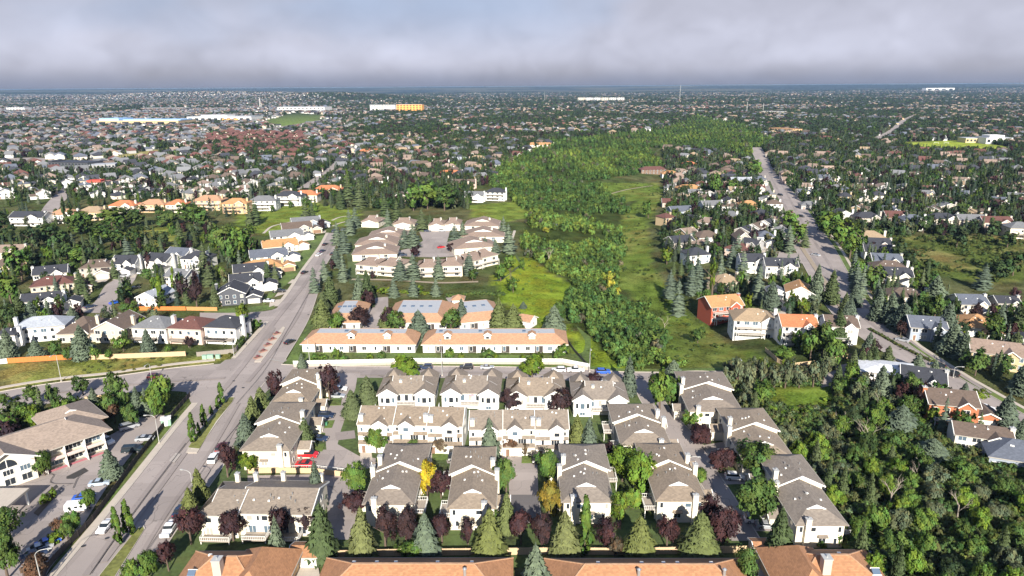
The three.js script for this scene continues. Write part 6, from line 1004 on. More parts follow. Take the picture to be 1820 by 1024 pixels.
slabBuilding('big_store', 'far big store with pale blue roof bands and sandy walls', 'store', [172, 224], [318, 224], 80, 13, wallM('tan'), { bays: 7, short: 'far blue-banded store', blocks: [[-0.48, -0.24, 5, -6, X.paleBlue], [-0.2, 0.5, 2.5, -10, X.paleBlue], [-0.05, 0.1, 3, 0.6, X.blue, 'canopy', 1]] });
slabBuilding('school', 'far white school wing with orange end block', 'school', [333, 217], [447, 217], 70, 14, wallM('white'), { bays: 10, short: 'far white and orange school', blocks: [[0.05, 0.3, 9, 1.2, X.orange, 'end_block', 0], [-0.3, 0.1, 4, -8, wallM('white')]] });
slabBuilding('school', 'far long white two-storey school on the green campus', 'school', [494, 199], [577, 199], 70, 18, wallM('white'), { bays: 12, storeys: 2, short: 'far white campus school' });
slabBuilding('apartment_block', 'far orange apartment block on the skyline', 'apartment block', [705, 199], [750, 199], 30, 27, X.orange, { bays: 8, storeys: 4, short: 'far orange apartments' });
for (let k = 0; k < 4; k++) slabBuilding('apartment_block', `far white apartment block left of the orange one, ${['farthest out', 'second towards it', 'third towards it', 'next to it'][k]}`, 'apartment block', [658 + k * 11.5, 198], [668 + k * 11.5, 198], 26, 24, wallM('white'), { bays: 3, storeys: 4, short: 'far white apartments' });
for (let k = 0; k < 6; k++) slabBuilding('apartment_block', `far pale block in the bright row under the horizon, ${ordinal(k, 6)}`, 'apartment block', [1027 + k * 14, 180], [1038 + k * 14, 180], 30, 20, wallM(k % 3 ? 'white' : 'cream'), { bays: 3, storeys: 3, short: 'bright far row' });
slabBuilding('school', 'white flat-roofed school beyond the playing field', 'school', [1752, 256], [1800, 256], 30, 9, wallM('white'), { bays: 5, short: 'white school by the field', blocks: [[-0.35, 0.2, 4, -3, wallM('white')]] }); slabBuilding('school', 'cream low school wing beside the white one at the field', 'school', [1716, 254], [1749, 254], 24, 7, wallM('yellow'), { bays: 5, short: 'cream school wing' });
slabBuilding('warehouse', 'long white warehouse under the eastern horizon', 'warehouse', [1646, 162], [1696, 162], 60, 30, wallM('white'), { bays: 4, short: 'far white warehouse' });
slabBuilding('office_building', 'dark grey glazed office block by the western road', 'office building', [88, 304], [158, 306], 22, 10, wallM('charcoal'), { bays: 12, storeys: 3, short: 'dark office block', roof: X.darkMetal, blocks: [[-0.5, -0.38, 1.5, 0.4, X.darkMetal]] }); slabBuilding('office_building', 'lower grey office wing right of the dark office block', 'office building', [160, 307], [206, 305], 18, 8, wallM('grey'), { bays: 7, storeys: 2, short: 'grey office wing' });
slabBuilding('shop', 'shop with bright red roof beyond the ridge houses', 'shop', [152, 335], [190, 334], 16, 5, wallM('cream'), { bays: 4, short: 'red-roofed shop', roof: X.terracotta, blocks: [[-0.45, 0.2, 2, -2, memo('redroof', () => M(C(0.55, 0.07, 0.04), null, 0.7))]] });
slabBuilding('terrace', 'long sandy-roofed terrace at the wood edge near the masts', 'terrace', [1366, 235], [1408, 238], 26, 8, wallM('peach'), { bays: 8, storeys: 2, short: 'sandy terrace', roof: roofM('cedar') });
slabBuilding('terrace', 'pale long building with grey roof below the paired masts', 'hall', [1352, 203], [1392, 204], 30, 9, wallM('cream'), { bays: 6, short: 'hall below the masts' });
slabBuilding('office_building', 'far pale brick office left of the skyline, beyond the store', 'office building', [12, 198], [44, 198], 40, 15, wallM('white'), { bays: 6, storeys: 3, short: 'far pale office' });
slabBuilding('store', 'far low store with red-brown front beyond the blue-banded store', 'store', [250, 196], [330, 196], 50, 9, wallM('brown'), { bays: 8, short: 'far red-brown store' });
function mast(label, px, py, top, w = 1.2) { const p = G(px, py), h = Math.min(rise(p, top), 82), o = thing('radio_mast', label, 'mast', p, 0, 'masts on the plain'), m = X.galv, mb = new MB(); for (const [x, z] of [[-1, -1], [1, -1], [0, 1.2]]) mb.bar([x * w, 0, z * w], [x * w * 0.4, h, z * w * 0.4], w * 0.3, 4); part('lattice', mb.geo(), m, o); const r = new MB(); for (let k = 1; k < 9; k++) { const y = h * k / 9; r.box(-w * 0.8, y - w * 0.12, -w * 0.8, w * 0.8, y + w * 0.12, w * 0.8); } part('bracing', r.geo(), m, o); part('aerial', new MB().bar([0, h * 0.9, 0], [0, h * 1.06, 0], w * 0.5, 5).geo(), m, o); }
mast('tall lattice mast on the plain, reaching the skyline', 1208, 180, 140, 1); mast('paired mast near the hall, left one', 1327, 203, 182, 0.8); mast('paired mast near the hall, right one', 1356, 201, 184, 0.8); mast('white tower on the western campus', 463, 192, 176, 4); mast('thin mast on the western skyline', 968, 180, 164, 0.6);
for (const x of [1664, 1682]) { const p = G(x, 256), o = thing('football_goal', x < 1670 ? 'white football goal on the far field, left one' : 'white football goal on the far field, right one', 'goal', p); part('frame', new MB().box(-3.6, 0, -0.1, -3.4, 2.4, 0.1).box(3.4, 0, -0.1, 3.6, 2.4, 0.1).box(-3.4, 2.2, -0.1, 3.4, 2.4, 0.1).geo(), X.trim, o); part('stay', new MB().bar([-3.5, 2.3, 0], [-3.5, 0, -2], 0.05).bar([3.5, 2.3, 0], [3.5, 0, -2], 0.05).geo(), X.trim, o); }

const WP = ['white', 'white', 'cream', 'cream', 'beige', 'white', 'pink', 'grey', 'tan', 'stone'], RP = ['brown', 'brown', 'charcoal', 'charcoal', 'grey', 'slate', 'umber', 'maroon', 'brown', 'charcoal', 'grey', 'tan', 'umber'], RW = ['grey', 'brown', 'slate', 'charcoal', 'grey', 'umber', 'charcoal', 'brown', 'grey', 'maroon'];
{
  const S = 240, seen0 = p => inFrame(p, 170);
  for (let i = -34; i <= 34; i++) for (let j = 1; j < 37; j++) {
    const cx = i * S, cf = j * S + 120; if (Math.abs(cx) > cf * 0.95 + S) continue;
    const th = (hash2(i, j, 5) - 0.5) * 2.2, ct = Math.cos(th), st = Math.sin(th), far = cf > 3000, gone = hash2(i, j, 9);
    if (gone < (cf > 1500 ? 0.12 : 0.03)) continue;
    const du = far ? 20 : 14.5, dv = far ? 70 : 56, off = hash2(i, j, 6) * 30;
    for (let v = -3; v <= 3; v++) for (const side of [-1, 1]) for (let u = -12; u <= 12; u++) {
      const U = u * du + 3 * (sr() - 0.5), Q = v * dv + off + side * 17 + 2 * (sr() - 0.5), x = cx + U * ct - Q * st, f = cf + U * st + Q * ct;
      if (Math.abs(x - cx) > S / 2 || Math.abs(f - cf) > S / 2) continue;
      const p = V(x, land(x, -f), -f); if (!seen0(p)) continue;
      const [px, py] = shot(p); if (!autoZone(px, py) || f > 8600) continue;
      const clump = fbm(x / 210, f / 210, 55, 3); if (cf > 900 && px > 560 && clump < 0.5 && sr() < 0.86) continue;
      if (sr() < (far ? 0.7 : cf > 1500 ? 0.45 : cf > 1000 ? 0.3 : 0.08) - (cx < -cf * 0.28 ? 0.28 : 0) || open(x, -f) || isPaved(x, -f) || built(x, -f, 7.5)) continue;
      const west = px < 640, marooned = px > 365 && px < 545 && py > 238 && py < 280, wall = marooned ? pick(['pink', 'cream', 'beige']) : pick(west ? ['white', 'white', 'cream', 'white', 'grey', 'beige'] : WP), roof = marooned ? 'maroon' : pick(west ? RW : RP);
      AUTO.houses.push({ p, f, px, py, wall, roof, turn: -th + (side > 0 ? 0 : Math.PI) + (sr() < 0.5 ? Math.PI / 2 * Math.round(sr()) : 0), w: 9 + 4 * sr(), d: 8.5 + 3 * sr(), h: sr() < 0.35 ? 3.2 : 5.2, form: pick(['hip', 'hip', 'gx', 'gz', 'dutch']) });
      claim(x, -f, 6.5);
    }
  }
  AUTO.houses.sort((a, b) => a.f - b.f);
}
// trees of the further suburbs
for (let f = 330, s = 8; f < 9200; f += s) {
  s = f < 1200 ? 5.4 : f < 2500 ? 8.6 : f < 5500 ? 17 : 30;
  for (let x = -f * 0.92 - 40; x < f * 0.92 + 40; x += s) {
    const X1 = x + s * 0.9 * (sr() - 0.5), F1 = f + s * 0.9 * (sr() - 0.5), p = V(X1, land(X1, -F1), -F1); if (!inFrame(p, 170)) continue;
    const [px, py] = shot(p), west = px < 620 && py > 190;
    const dens = fbm(X1 / 130, F1 / 130, 91, 3), want = F1 < 1200 ? (west && px < 360 ? 0.5 : 0.78) : west ? 0.55 : 1;
    if (sr() > want * (0.45 + 1.1 * dens) + (dens > 0.6 ? 0.2 : 0)) continue;
    if (!autoZone(px, py) && !(py < 420 && px > 1380) && !(py > 330 && py < 372 && px > 600 && px < 840) && !(px > 1180 && px < 1400 && py < 460)) continue;
    if (open(X1, -F1) || isPaved(X1, -F1) || built(X1, -F1, F1 > 2500 ? -4 : F1 > 1200 ? -1.5 : -0.4) || crowded(X1, -F1, 1.25)) continue;
    const sp = sr() < (F1 > 900 ? 0.3 : 0.42), big = F1 > 5500 ? 4.5 : F1 > 2500 ? 2.6 : F1 > 1200 ? 1.7 : 1.3;
    const kind = sp ? pick([DS, DS, GS, BS, DS]) : pick([GT, DT, DT, OT, GG, DT, DT, PT, DT]);
    AUTO.trees.push({ p, f: F1, kind, h: (sp ? 7 + 5 * sr() : 5 + 4 * sr()) * (F1 > 420 && !west ? 1.12 : 1), w: (sp ? 1.5 + 0.9 * sr() : 2.3 + 1.7 * sr()) * big });
    if (F1 < 1200) occupy(X1, -F1, 1.3);
  }
}
// garden trees among the hand-placed houses
{
  const gaps = [['0,440 330,400 420,420 470,440 380,560 330,560 300,600 0,600', 150], ['1185,360 1400,390 1440,520 1500,640 1380,620 1240,560 1190,480', 120], ['1490,380 1820,380 1820,430 1580,415 1500,430', 60], ['1520,440 1640,480 1700,560 1820,560 1820,720 1700,650 1560,560', 90], ['1560,640 1640,660 1820,770 1820,830 1640,760 1560,700', 40], ['600,300 860,300 830,372 620,372', 50], ['0,342 620,332 620,376 440,384 0,408', 150], ['0,748 130,738 200,735 150,770 0,800', 8]];
  for (const [s, n] of gaps) {
    const b = boxed(pts(s)); let k = 0;
    for (let i = 0; i < n * 14 && k < n; i++) { const x = lerp(b.x0, b.x1, sr()), z = lerp(b.z0, b.z1, sr()), w = 1.4 + 1.2 * sr(); if (!inside(x, z, b.poly) || built(x, z, w * 0.8) || isPaved(x, z) || crowded(x, z, w) || within(x, z, ZONE.valleyEast) || within(x, z, ZONE.slopeEast)) continue; const sp = sr() < 0.5, kind = sp ? pick([BS, GS, GS, DS]) : pick([GT, DT, OT, GG, GT, PT, YG]); AUTO.trees.push({ p: V(x, land(x, z), z), f: -z, kind, h: sp ? 7 + 5 * sr() : 5 + 3.5 * sr(), w: sp ? w * 1.05 : w * 1.35, keep: 1 }); occupy(x, z, w); k++; }
  }
}
// drivers' sight lines: the two main roads are kept clear of garden trees that would stand over them
{ const keep = PAVED.filter(q => q.main); AUTO.trees = AUTO.trees.filter(a => ![0.35, 0.7].some(t => { const k = CAM_Y / (CAM_Y - a.h * t); return keep.some(q => within(a.p.x * k, a.p.z * k, q)); })); }
AUTO.trees.sort((a, b) => a.f - b.f);
// the nearest become single things, the rest one object
const handHouses = Object.keys(counts).filter(k => k === 'house').reduce((s, k) => s + counts[k] + 1, 0);
const REGION = (px, py) => px < 360 ? 'in the western suburb' : px < 640 ? 'in the suburb behind the ridge row' : px < 1000 ? 'in the suburb beyond the condominiums' : px < 1390 ? 'in the suburb on the east bank' : 'in the suburb beyond the east road';
const autoNamed = [];
AUTO.houses.forEach((a, i) => {
  if (i < 300 - handHouses) {
    const o = house(a.p, Math.round(Math.cos(a.turn)) >= 0 ? a.turn : a.turn + Math.PI, { w: a.w, d: a.d, h: a.h, wall: a.wall, roof: a.roof, form: a.form, inner: 1, detail: 1, garage: i % 3 ? null : 'f', drive: false, label: '', group: 'suburban houses' });
    autoNamed.push({ o, look: `${a.h < 4 ? 'low ' : ''}${a.wall} house with ${a.roof} roof`, where: REGION(a.px, a.py), px: a.px });
  }
});
{
  const rest = AUTO.houses.slice(300 - handHouses), o = new THREE.Group(); o.name = 'distant_houses'; o.userData.kind = 'stuff'; scene.add(o);
  const mk = f => { const b = new THREE.Group(), w = M(C(1, 1, 1)), r = M(C(1, 1, 1)); const e = f === 'hip' ? 1 : 0, ax = f === 'gz' ? 'z' : 'x'; vol(b, { x0: -0.5, x1: 0.5, z0: -0.5, z1: 0.5, y1: 0.6, rise: 0.36, axis: ax, e0: e, e1: e, oh: 0.045, wall: w, roof: r, gutter: false }); const gs = { wall: [], roof: [] }; b.traverse(m => { if (m.isMesh) (m.name === 'wall' ? gs.wall : m.name === 'roof' ? gs.roof : []).push(m.geometry); }); return [mergeGeometries(gs.wall), mergeGeometries(gs.roof)]; };
  // the slab thickness above is in metres; in these unit houses it is scaled with the height
  const wm = M(C(1, 1, 1), null, 0.9), rm = M(C(1, 1, 1), null, 0.9), mt = new THREE.Matrix4(), q = new THREE.Quaternion();
  ['hip', 'gx', 'gz'].forEach((f, n) => {
    const list = rest.filter((_, i) => i % 3 === n); if (!list.length) return;
    const [gw, gr] = mk(f), A = new THREE.InstancedMesh(gw, wm, list.length), B = new THREE.InstancedMesh(gr, rm, list.length); A.name = 'wall'; B.name = 'roof';
    list.forEach((a, k) => { q.setFromAxisAngle(UP, a.turn); mt.compose(a.p, q, V(a.w, a.h / 0.6, a.d)); A.setMatrixAt(k, mt); B.setMatrixAt(k, mt); const cw = WALL[a.wall], cr = ROOF[a.roof], v = 0.85 + 0.3 * sr(); A.setColorAt(k, C(cw.r * v, cw.g * v, cw.b * v)); B.setColorAt(k, C(cr.r * v, cr.g * v, cr.b * v)); });
    o.add(A, B);
  });
}
let nS = counts.spruce_tree + 1, nL = counts.leafy_tree + 1;
{
  const restS = [], restL = [];
  for (const a of AUTO.trees) {
    const sp = a.kind.endsWith('spruce');
    if (sp ? nS < 300 : nL < 300) { sp ? nS++ : nL++; tree(a.kind, a.p, a.h, a.w, { lod: MID }); }
    else { const t = pick(TINT[a.kind]).map(v => v * 0.85); (sp ? restS : restL).push({ x: a.p.x, y: a.p.y - (sp ? 0 : 0.0), z: a.p.z, h: a.h, w: a.w, a: sr() * 6.28, c: vary(t, 0.2), f: a.f }); }
  }
  scatter('distant_spruces', MID.spruce, restS.filter(s => s.f < 1300)); scatter('distant_spruces', FAR.spruce, restS.filter(s => s.f >= 1300));
  scatter('distant_trees', MID.crown, restL.filter(s => s.f < 1300)); scatter('distant_trees', FAR.crown, restL.filter(s => s.f >= 1300));
}

// ---------------------------------------------------------------- vehicles
car('sedan', 'white', 188, 940, -88, 'white sedan driving down the avenue beside the columnar trees'); car('pickup', 'white', 302, 945, 94, 'white pickup truck parked at the right kerb of the avenue'); car('sedan', 'dark blue', 320, 912, 94, 'dark blue car half under the spruce at the avenue kerb');
car('suv', 'white', 381, 818, 93, 'white suv parked on the avenue beside the verge'); car('suv', 'maroon', 394, 800, 93, 'dark maroon suv parked in front of the white one on the avenue'); car('sedan', 'black', 515, 610, 65, 'black car going up the street past the flower island'); car('suv', 'maroon', 276, 673, 5, 'dark maroon car on the west road near the junction');
car('suv', 'white', 190, 788, -30, 'white suv at the corner of the care home'); car('van', 'silver', 230, 762, 40, 'silver van parked furthest up the care home lot'); car('sedan', 'silver', 258, 783, 10, 'silver car parked by the dark fence in the lot'); car('van', 'teal', 236, 803, 8, 'long dark van beside the fence, above the blue spruces'); car('sedan', 'pale blue', 178, 862, 12, 'pale blue car parked below the blue spruces'); car('sedan', 'blue', 150, 888, 14, 'bright blue car parked above the white camper'); car('sedan', 'silver', 72, 978, 40, 'silver car under the brown tree at the lot edge'); car('sedan', 'blue', 86, 968, 40, 'blue car beneath the brown tree at the lot edge'); car('sedan', 'dark blue', 62, 990, 40, 'dark blue car nearest the frame under the brown tree');
{ const p = G(138, 908), o = thing('camper_trailer', 'white camper trailer parked by the green bush in the lot', 'trailer', p, 0.2); part('body', profile([[-2.6, 0.6], [2.4, 0.6], [2.7, 1.2], [2.4, 2.6], [-2.5, 2.7], [-2.75, 1.4]], 2.3, 0.08), paintM('white'), o); for (const x of [-1.4, 0.2, 1.5]) part('window', gbox(x - 0.4, 1.5, 1.16, x + 0.4, 2.1, 1.2), X.glass, o); part('door', gbox(-0.75, 0.65, 1.16, -0.35, 2.3, 1.19), X.trim, o); for (const z of [-1, 1]) { const w = part('wheel', wheelG, X.tyre, o); w.position.set(-0.3, 0.36, z * 1.05); w.scale.set(0.36, 0.36, 1); part('rim', rimG, X.alloy, w); } o.scale.setScalar(0.82); part('hitch', new MB().bar([2.5, 0.55, 0], [3.8, 0.5, 0], 0.07).geo(), X.darkMetal, o); part('roof_unit', gbox(-0.5, 2.6, -0.4, 0.6, 2.95, 0.4), X.trim, o); }
car('van', 'red', 548, 812, -4, 'bright red minivan in the court parking row'); car('sedan', 'red', 543, 829, -4, 'red car parked by the white railing below the red minivan'); car('suv', 'dark blue', 580, 742, -4, 'dark blue suv parked alone above the small lawn island'); car('sedan', 'dark blue', 568, 783, -4, 'dark car parked beside the tall green spruce'); car('sedan', 'white', 604, 694, 0, 'white car under the purple trees at the lane entrance'); car('sedan', 'silver', 600, 707, 0, 'silver car beside the white one under purple trees');
car('sedan', 'black', 699, 806, -90, 'black car in front of the garage behind the grey ridge'); car('suv', 'black', 804, 814, -90, 'black suv on the driveway beside the brown tree'); car('suv', 'black', 952, 818, -90, 'black suv before the right garage terrace');
car('suv', 'dark blue', 757, 656, 180, 'dark suv on the back street beside the yellow-green tree'); car('suv', 'black', 829, 656, 180, 'black suv parked on the back street below the white fence'); car('sedan', 'silver', 866, 656, 0, 'silver car on the back street, right of the black suv'); car('suv', 'white', 993, 661, 180, 'white suv on the back street near the fence end'); car('pickup', 'white', 1023, 661, 180, 'white pickup truck on the back street at the fence end'); car('suv', 'blue', 1072, 664, 0, 'blue suv at the end of the back street by the meadow');
car('suv', 'white', 1306, 852, -8, 'white suv under the big green tree by the lane'); car('suv', 'white', 1342, 928, -6, 'white suv parked above the dark olive spruce'); car('sedan', 'silver', 1362, 938, -6, 'silver car in the shade above the dark olive spruce'); car('pickup', 'white', 1390, 922, 170, 'white pickup truck under the round green tree'); car('sedan', 'pale blue', 1562, 998, -40, 'pale blue car at the wood edge behind the chestnut villa');
car('sedan', 'red', 784, 441, 30, 'red car in the condominium court'); car('suv', 'dark blue', 716, 455, 0, 'dark blue suv in front of the west condominiums'); car('suv', 'silver', 786, 412, 0, 'silver suv before the twin-gabled condominium'); car('sedan', 'dark blue', 760, 412, 0, 'dark car beside the two spruces at the court head');
car('suv', 'white', 567, 455, 75, 'white suv parked on the climbing street'); car('sedan', 'dark blue', 573, 448, 75, 'dark car ahead of the white suv on the climbing street'); car('sedan', 'black', 578, 436, 75, 'black car near the top of the climbing street'); car('sedan', 'black', 541, 486, 75, 'black car by itself on the climbing street'); car('sedan', 'black', 592, 453, 75, 'black car on the condominium side of the climbing street'); car('sedan', 'white', 478, 537, 5, 'white car on the drive of the dark grey corner house'); car('pickup', 'black', 496, 520, 5, 'black pickup truck on the second drive up the street'); car('suv', 'dark blue', 596, 413, 0, 'dark suv at the top end of the climbing street'); car('suv', 'grey', 612, 411, 0, 'grey suv beside the spruces at the street top');
car('sedan', 'white', 252, 488, -20, 'white car before the gabled cul-de-sac house'); car('sedan', 'black', 240, 514, 60, 'black car beside the cul-de-sac bush'); car('sedan', 'dark blue', 160, 547, 60, 'dark blue car at the cul-de-sac mouth'); car('sedan', 'blue', 204, 540, 60, 'blue car at the bend of the cul-de-sac'); car('sedan', 'maroon', 203, 491, 0, 'maroon car before the brown garage of the stone house'); car('suv', 'silver', 222, 493, 0, 'silver suv at the cul-de-sac head');
car('suv', 'black', 1424, 386, -60, 'dark suv on the east road beyond the junction'); car('sedan', 'maroon', 1404, 378, 120, 'maroon car on the east road near the median'); car('van', 'black', 1387, 348, -65, 'black van high on the east road'); car('sedan', 'silver', 1604, 607, 135, 'silver car parked at the verge of the east road'); car('suv', 'black', 1690, 668, 135, 'black suv in the shade of the east road'); car('sedan', 'teal', 1666, 652, 140, 'teal car on the east road by the verge trees'); car('sedan', 'white', 1752, 728, -40, 'white car behind the orange timber house'); car('sedan', 'dark blue', 1738, 648, 150, 'dark car on the drive below the big green tree'); car('sedan', 'grey', 1514, 566, -45, 'grey car on the east road between the spruces'); car('sedan', 'black', 1420, 545, 0, 'black car at the garage of the cedar-roofed house'); car('sedan', 'blue', 1375, 565, 20, 'blue car on the court of the ravine houses'); car('suv', 'dark blue', 1483, 692, 60, 'dark suv where the side street meets the clearing'); car('sedan', 'white', 1370, 395, -60, 'white car on the shaded side of the east road'); car('sedan', 'silver', 1450, 455, -55, 'silver car driving down the east road');

// ---------------------------------------------------------------- fences, walls, lamps, small things
fence('garden_fence', 'bright orange board fence below the sunroom house', pts('14,646 140,638'), 1.9, X.rust, { group: 'garden fences' }); fence('garden_fence', 'pale pine fence above the dry verge', pts('152,640 330,633'), 1.8, X.pine, { group: 'garden fences' }); fence('garden_fence', 'short white fence at the row end', pts('-6,648 13,646'), 1.8, X.vinyl, { group: 'garden fences' }); fence('garden_fence', 'dark board fence round the junction corner house', pts('350,634 418,628 436,600'), 1.7, X.greyWood, { group: 'garden fences' });
fence('garden_fence', 'orange fence behind the white gable-ended house', pts('248,552 330,552'), 1.8, X.rust, { group: 'garden fences' }); fence('garden_fence', 'red-brown fence beside the dark grey corner house', pts('332,552 386,553'), 1.7, X.cedar, { group: 'garden fences' });
fence('lot_fence', 'dark slatted fence between care home lot and avenue verge', pts('66,1062 86,1010 165,928 240,824 300,748 338,705'), 1.6, X.darkWood, { boards: true, step: 2.6 });
fence('lot_fence', 'short weathered wood fence panels by the west road bushes', pts('152,714 186,710'), 1.6, X.pine, {}); fence('court_fence', 'low pine retaining fence under the white railing of the parking row', pts('442,842 500,841 560,842 612,848'), 1.5, X.pine, { step: 2.2 });
{ const o = thing('parking_railing', 'white railing along the lower edge of the court parking row', 'railing', G(505, 834)), l = pts('505,834 560,833 612,839'), q = resample(l, 12); for (let k = 0; k < 12; k++) { const a = q[k], b = q[k + 1], L = Math.hypot(b[0] - a[0], b[1] - a[1]), r = part('rail_panel', railGeo(L), X.trim, o); r.position.set((a[0] + b[0]) / 2 - o.position.x, 0, (a[1] + b[1]) / 2 - o.position.z); r.rotation.y = -Math.atan2(b[1] - a[1], b[0] - a[0]); } }
{ // white fence on a low stone wall along the back street
  const line = pts('522,652 745,647 1000,648 1047,657'), n = Math.round(resampleLen(line) / 2.4), q = resample(line, n), o = thing('retaining_wall', 'pale stone retaining wall under the long white fence', 'wall', V(q[0][0], 0, q[0][1]));
  for (let i = 0; i < n; i++) for (let c = 0; c < 2; c++) { const a = q[i], b = q[i + 1], L = Math.hypot(b[0] - a[0], b[1] - a[1]), s = part('stone', gbox(0.02, c * 0.48, -0.22, L - 0.02, c * 0.48 + 0.46, 0.22 - c * 0.06), (i * 7 + c * 3) % 4 ? X.stone : X.concrete, o); s.position.set(a[0] - o.position.x, 0, a[1] - o.position.z); s.rotation.y = -Math.atan2(b[1] - a[1], b[0] - a[0]); }
  fence('vinyl_fence', 'long white solid fence along the villa lawn above the back street', line, 1.15, X.vinyl, { base: 0.95 });
}
fence('back_fence', 'pine board fence along the near edge behind the chestnut villas', pts('576,992 700,989 1000,986 1105,987 1330,983'), 1.7, X.pine, { step: 2.6 }); fence('meadow_fence', 'thin dark fence at the corner of the bright meadow', pts('1003,600 1020,625 1047,655'), 1.2, X.darkMetal, { step: 3 }); fence('ravine_fence', 'pine fence along the foot of the ravine houses', pts('1360,625 1382,645 1402,654 1455,648 1512,636'), 1.6, X.pine, {}); fence('garden_fence', 'curved orange fence below the cream house at the wood', pts('1632,790 1650,778 1664,778'), 1.6, X.rust, { group: 'garden fences' });
strip('barrier', curve(pts('1185,668 1240,665 1292,668'), 8), -0.2, 0.2, X.concrete, 0.8);
lamp(76, 1046, 980, 20, 'curved grey street lamp nearest the frame beside the lot fence'); lamp(283, 788, 738, 180, 'grey street lamp on the avenue verge by the lot'); lamp(109, 678, 628, -90, 'tall street lamp on the dry western verge'); lamp(270, 677, 645, -90, 'street lamp at the west road near the dark bushes'); lamp(1048, 661, 617, -90, 'pale lamp pole at the white fence end'); lamp(786, 668, 600, -90, 'slim lamp pole in front of the right villa terrace'); lamp(551, 650, 598, -90, 'lamp pole at the villa lawn corner by the junction'); lamp(1694, 672, 652, 0, 'street lamp beside the east road trees'); lamp(345, 884, 838, 160, 'curved lamp arching over the avenue from the spruces'); lamp(416, 634, 598, -60, 'lamp at the junction corner fence'); lamp(158, 535, 512, -30, 'lamp in the cul-de-sac verge'); lamp(1310, 670, 635, -90, 'lamp at the far end of the lane by the ravine'); lamp(600, 675, 645, 180, 'lamp beside the purple trees at the lane entrance'); lamp(1222, 838, 812, 0, 'short lamp beside the internal lane');
{ const line = pts('458,637 472,620 486,602 500,585'); resample(line, 5).slice(0, 5).forEach((p, k) => { const o = thing('flower_planter', `red flower planter on the street island, ${['nearest the junction', 'second from the junction', 'middle one', 'fourth up the street', 'farthest up'][k]}`, 'planter', V(p[0], 0.16, p[1]), 0.9, 'planters on the street island'); part('rim', new MB().box(-1.3, 0, -0.8, 1.3, 0.45, -0.65).box(-1.3, 0, 0.65, 1.3, 0.45, 0.8).box(-1.3, 0, -0.64, -1.15, 0.45, 0.64).box(1.15, 0, -0.64, 1.3, 0.45, 0.64).geo(), X.terracotta, o); part('soil', gbox(-1.14, 0, -0.63, 1.14, 0.36, 0.63), X.soil, o); const f = part('flowers', NEAR.bush[k % 2], memo('redflower', () => new THREE.MeshStandardMaterial({ color: C(0.2, 0.06, 0.07), vertexColors: true, side: THREE.DoubleSide })), o); f.scale.set(1, 0.8, 0.55); f.position.y = 0.25; }); }
[[364, 638, 'utility cabinet at the corner fence, leftmost'], [374, 637, 'wide utility cabinet at the corner fence'], [388, 637, 'utility cabinet nearest the junction']].forEach(([x, y, l], k) => { const o = thing('utility_cabinet', 'pale green ' + l, 'utility box', G(x, y), 0, 'utility cabinets'), w = k === 1 ? 1.1 : 0.7; part('body', gbox(-w, 0.1, -0.5, w, 1.3, 0.5), X.utility, o); part('lid', gbox(-w - 0.06, 1.3, -0.56, w + 0.06, 1.42, 0.56), X.utility, o); part('plinth', gbox(-w - 0.1, 0, -0.6, w + 0.1, 0.1, 0.6), X.concrete, o); });
[[574, 757, 'green bin pair on the upper lawn island, left'], [580, 757, 'green bin pair on the upper lawn island, right'], [826, 807, 'green bin beside the left garage terrace'], [830, 807, 'pale bin beside the left garage terrace']].forEach(([x, y, l], k) => { const o = thing('wheeled_bin', l, 'bin', G(x, y), 0, 'wheeled bins'), m = k === 3 ? X.trim : X.green; part('body', profile([[-0.28, 0.06], [0.28, 0.06], [0.34, 1], [-0.34, 1]], 0.6, 0.03), m, o); part('lid', gbox(-0.38, 1.01, -0.36, 0.38, 1.09, 0.36), m, o); part('wheel', gbox(-0.34, 0, -0.3, -0.22, 0.16, 0.3), X.tyre, o); });
{ const p = G(296, 755), o = thing('site_cabin', 'small pale green kiosk at the corner of the lot fence', 'kiosk', p, 0.4); part('body', gbox(-1.2, 0, -1, 1.2, 2, 1), X.utility, o); part('roof', gbox(-1.35, 2, -1.15, 1.35, 2.2, 1.15), X.trim, o); part('door', gbox(-0.4, 0.05, 1.01, 0.4, 1.8, 1.06), X.trim, o); }
{ const q = G(840, 728), o = thing('patio_parasol', 'pink parasol on the sun deck of the second rear townhouse', 'parasol', V(q.x, 2.45, q.z - 1), 0); part('pole', new MB().bar([0, 0, 0], [0, 2.2, 0], 0.03, 6).geo(), X.metal, o); part('canopy', new THREE.ConeGeometry(1.3, 0.6, 8).translate(0, 2.2, 0), memo('pinkc', () => M(C(0.7, 0.3, 0.35), null, 0.8)), o); }
[[722, 725, 'left barbecue under its cover'], [734, 725, 'right barbecue under its cover']].forEach(([x, y, l]) => { const q = G(x, y), o = thing('barbecue', l + ' on the first rear sun deck', 'barbecue', V(q.x, 2.42, q.z - 0.2)); part('body', profile([[-0.5, 0.1], [0.5, 0.1], [0.55, 0.8], [0.4, 1.1], [-0.4, 1.1], [-0.55, 0.8]], 0.6, 0.06), X.darkMetal, o); part('shelf', gbox(0.56, 0.7, -0.25, 0.95, 0.75, 0.25), X.darkMetal, o); });

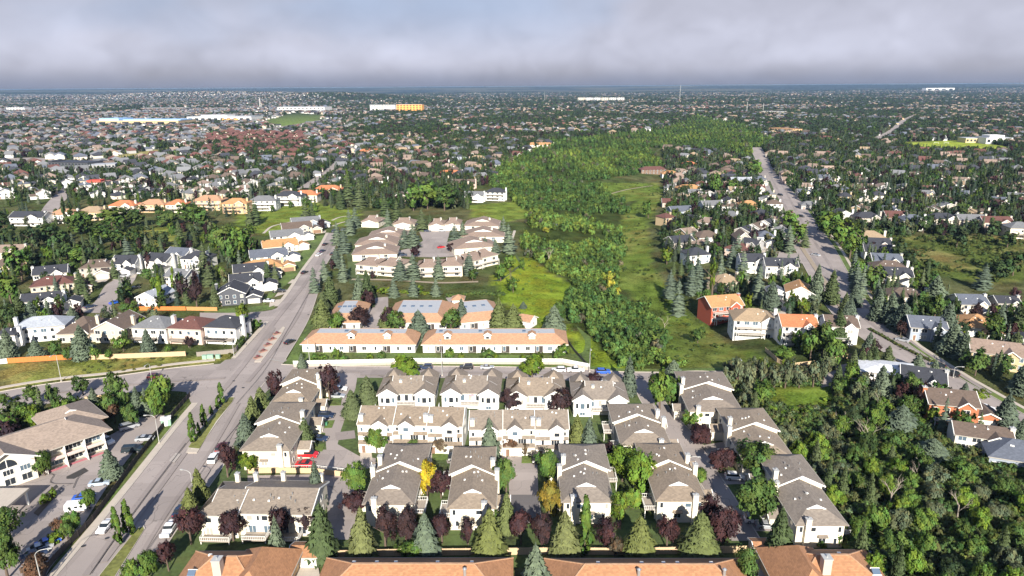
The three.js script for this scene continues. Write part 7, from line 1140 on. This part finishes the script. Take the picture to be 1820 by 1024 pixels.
// ---------------------------------------------------------------- labels of trees and suburban houses: look, then neighbour, then order from the left
{
  const cut = s => { const w = s.split(' '); for (let k = 3; k < w.length; k++) if (['by', 'above', 'beside', 'behind', 'over', 'in', 'at', 'left', 'right', 'among', 'below', 'near', 'between', 'along', 'round', 'facing', 'partly', 'up', 'on', 'of', 'first', 'beyond', 'just', 'third', 'nearest', 'east', 'uppermost', 'hidden'].includes(w[k])) return w.slice(0, k).join(' ').replace(/,$/, ''); return w.slice(0, 9).join(' '); };
  const words = t => t.split(' ').length, brief = (pre, short, most) => words(pre + ' ' + short) <= most ? short : words(pre + ' ' + short.split(' and ')[0]) <= most ? short.split(' and ')[0] : short.split(' ').slice(0, 6).join(' ');
  const LM = landmarks.map(l => ({ ...l, s: shot(l.p), short: cut(l.short) }));
  const groups = {};
  for (const c of CROWNS) {
    const s = shot(c.p); let best = null, bd = 1e9;
    for (const l of LM) { const d = Math.hypot(l.p.x - c.p.x, l.p.z - c.p.z) - l.r; if (d < bd) { bd = d; best = l; } }
    const dx = c.p.x - best.p.x, dz = c.p.z - best.p.z, rel = Math.abs(dx) > Math.abs(dz) ? (dx < 0 ? 'left of' : 'right of') : dz > 0 ? 'before' : 'behind';
    const sp = c.kind.endsWith('spruce'), size = c.opt.shrub ? '' : c.h > (sp ? 10 : 8) ? 'tall ' : c.h < (sp ? 6.5 : 5) ? 'small ' : '';
    const what = c.opt.column ? c.kind.replace('tree', 'columnar poplar') : c.opt.shrub ? c.kind.replace('tree', 'shrub') : c.kind;
    const pre = `${size}${what} ${rel} the`, base = bd > 45 ? `${size}${what} ${REGION(...s)}` : `${pre} ${brief(pre, best.short, 13)}`;
    (groups[base] ??= []).push({ o: c.o, px: s[0] });
    if (!c.o.userData.group) c.o.userData.group = c.opt.wood ? 'trees of the lower wood' : sp ? 'spruces of the neighbourhood' : c.opt.shrub ? 'garden shrubs' : c.opt.column ? 'columnar poplars' : 'leafy trees of the neighbourhood';
  }
  for (const a of autoNamed) {
    let best = null, bd = 60; for (const l of LM) { const d = Math.hypot(l.p.x - a.o.position.x, l.p.z - a.o.position.z); if (d < bd) { bd = d; best = l; } }
    let base = `${a.look} ${a.where}`;
    if (best) { const dx = a.o.position.x - best.p.x, dz = a.o.position.z - best.p.z, pre = `${a.look} ${Math.abs(dx) > Math.abs(dz) ? (dx < 0 ? 'left of' : 'right of') : dz > 0 ? 'before' : 'behind'} the`; if (words(`${pre} ${best.short}`) <= 13) base = `${pre} ${best.short}`; }
    (groups[base] ??= []).push({ o: a.o, px: a.px });
  }
  for (const base in groups) { const g = groups[base].sort((a, b) => a.px - b.px); g.forEach((q, i) => { q.o.userData.label = g.length === 1 ? base : `${base}, ${ordinal(i, g.length)}`; }); }
}
let n = 0, tris = 0; const shared = new Set(); scene.traverse(o => { if (o.isMesh) { n++; const t = (o.geometry.index?.count ?? o.geometry.attributes.position.count) / 3; if (!o.isInstancedMesh) tris += t; shared.add(o.geometry); } });

console.log(`meshes ${n}, triangles ${Math.round(tris / 1000)}k, houses far ${AUTO.houses.length}, trees ${AUTO.trees.length}`);
renderer.render(scene, camera);
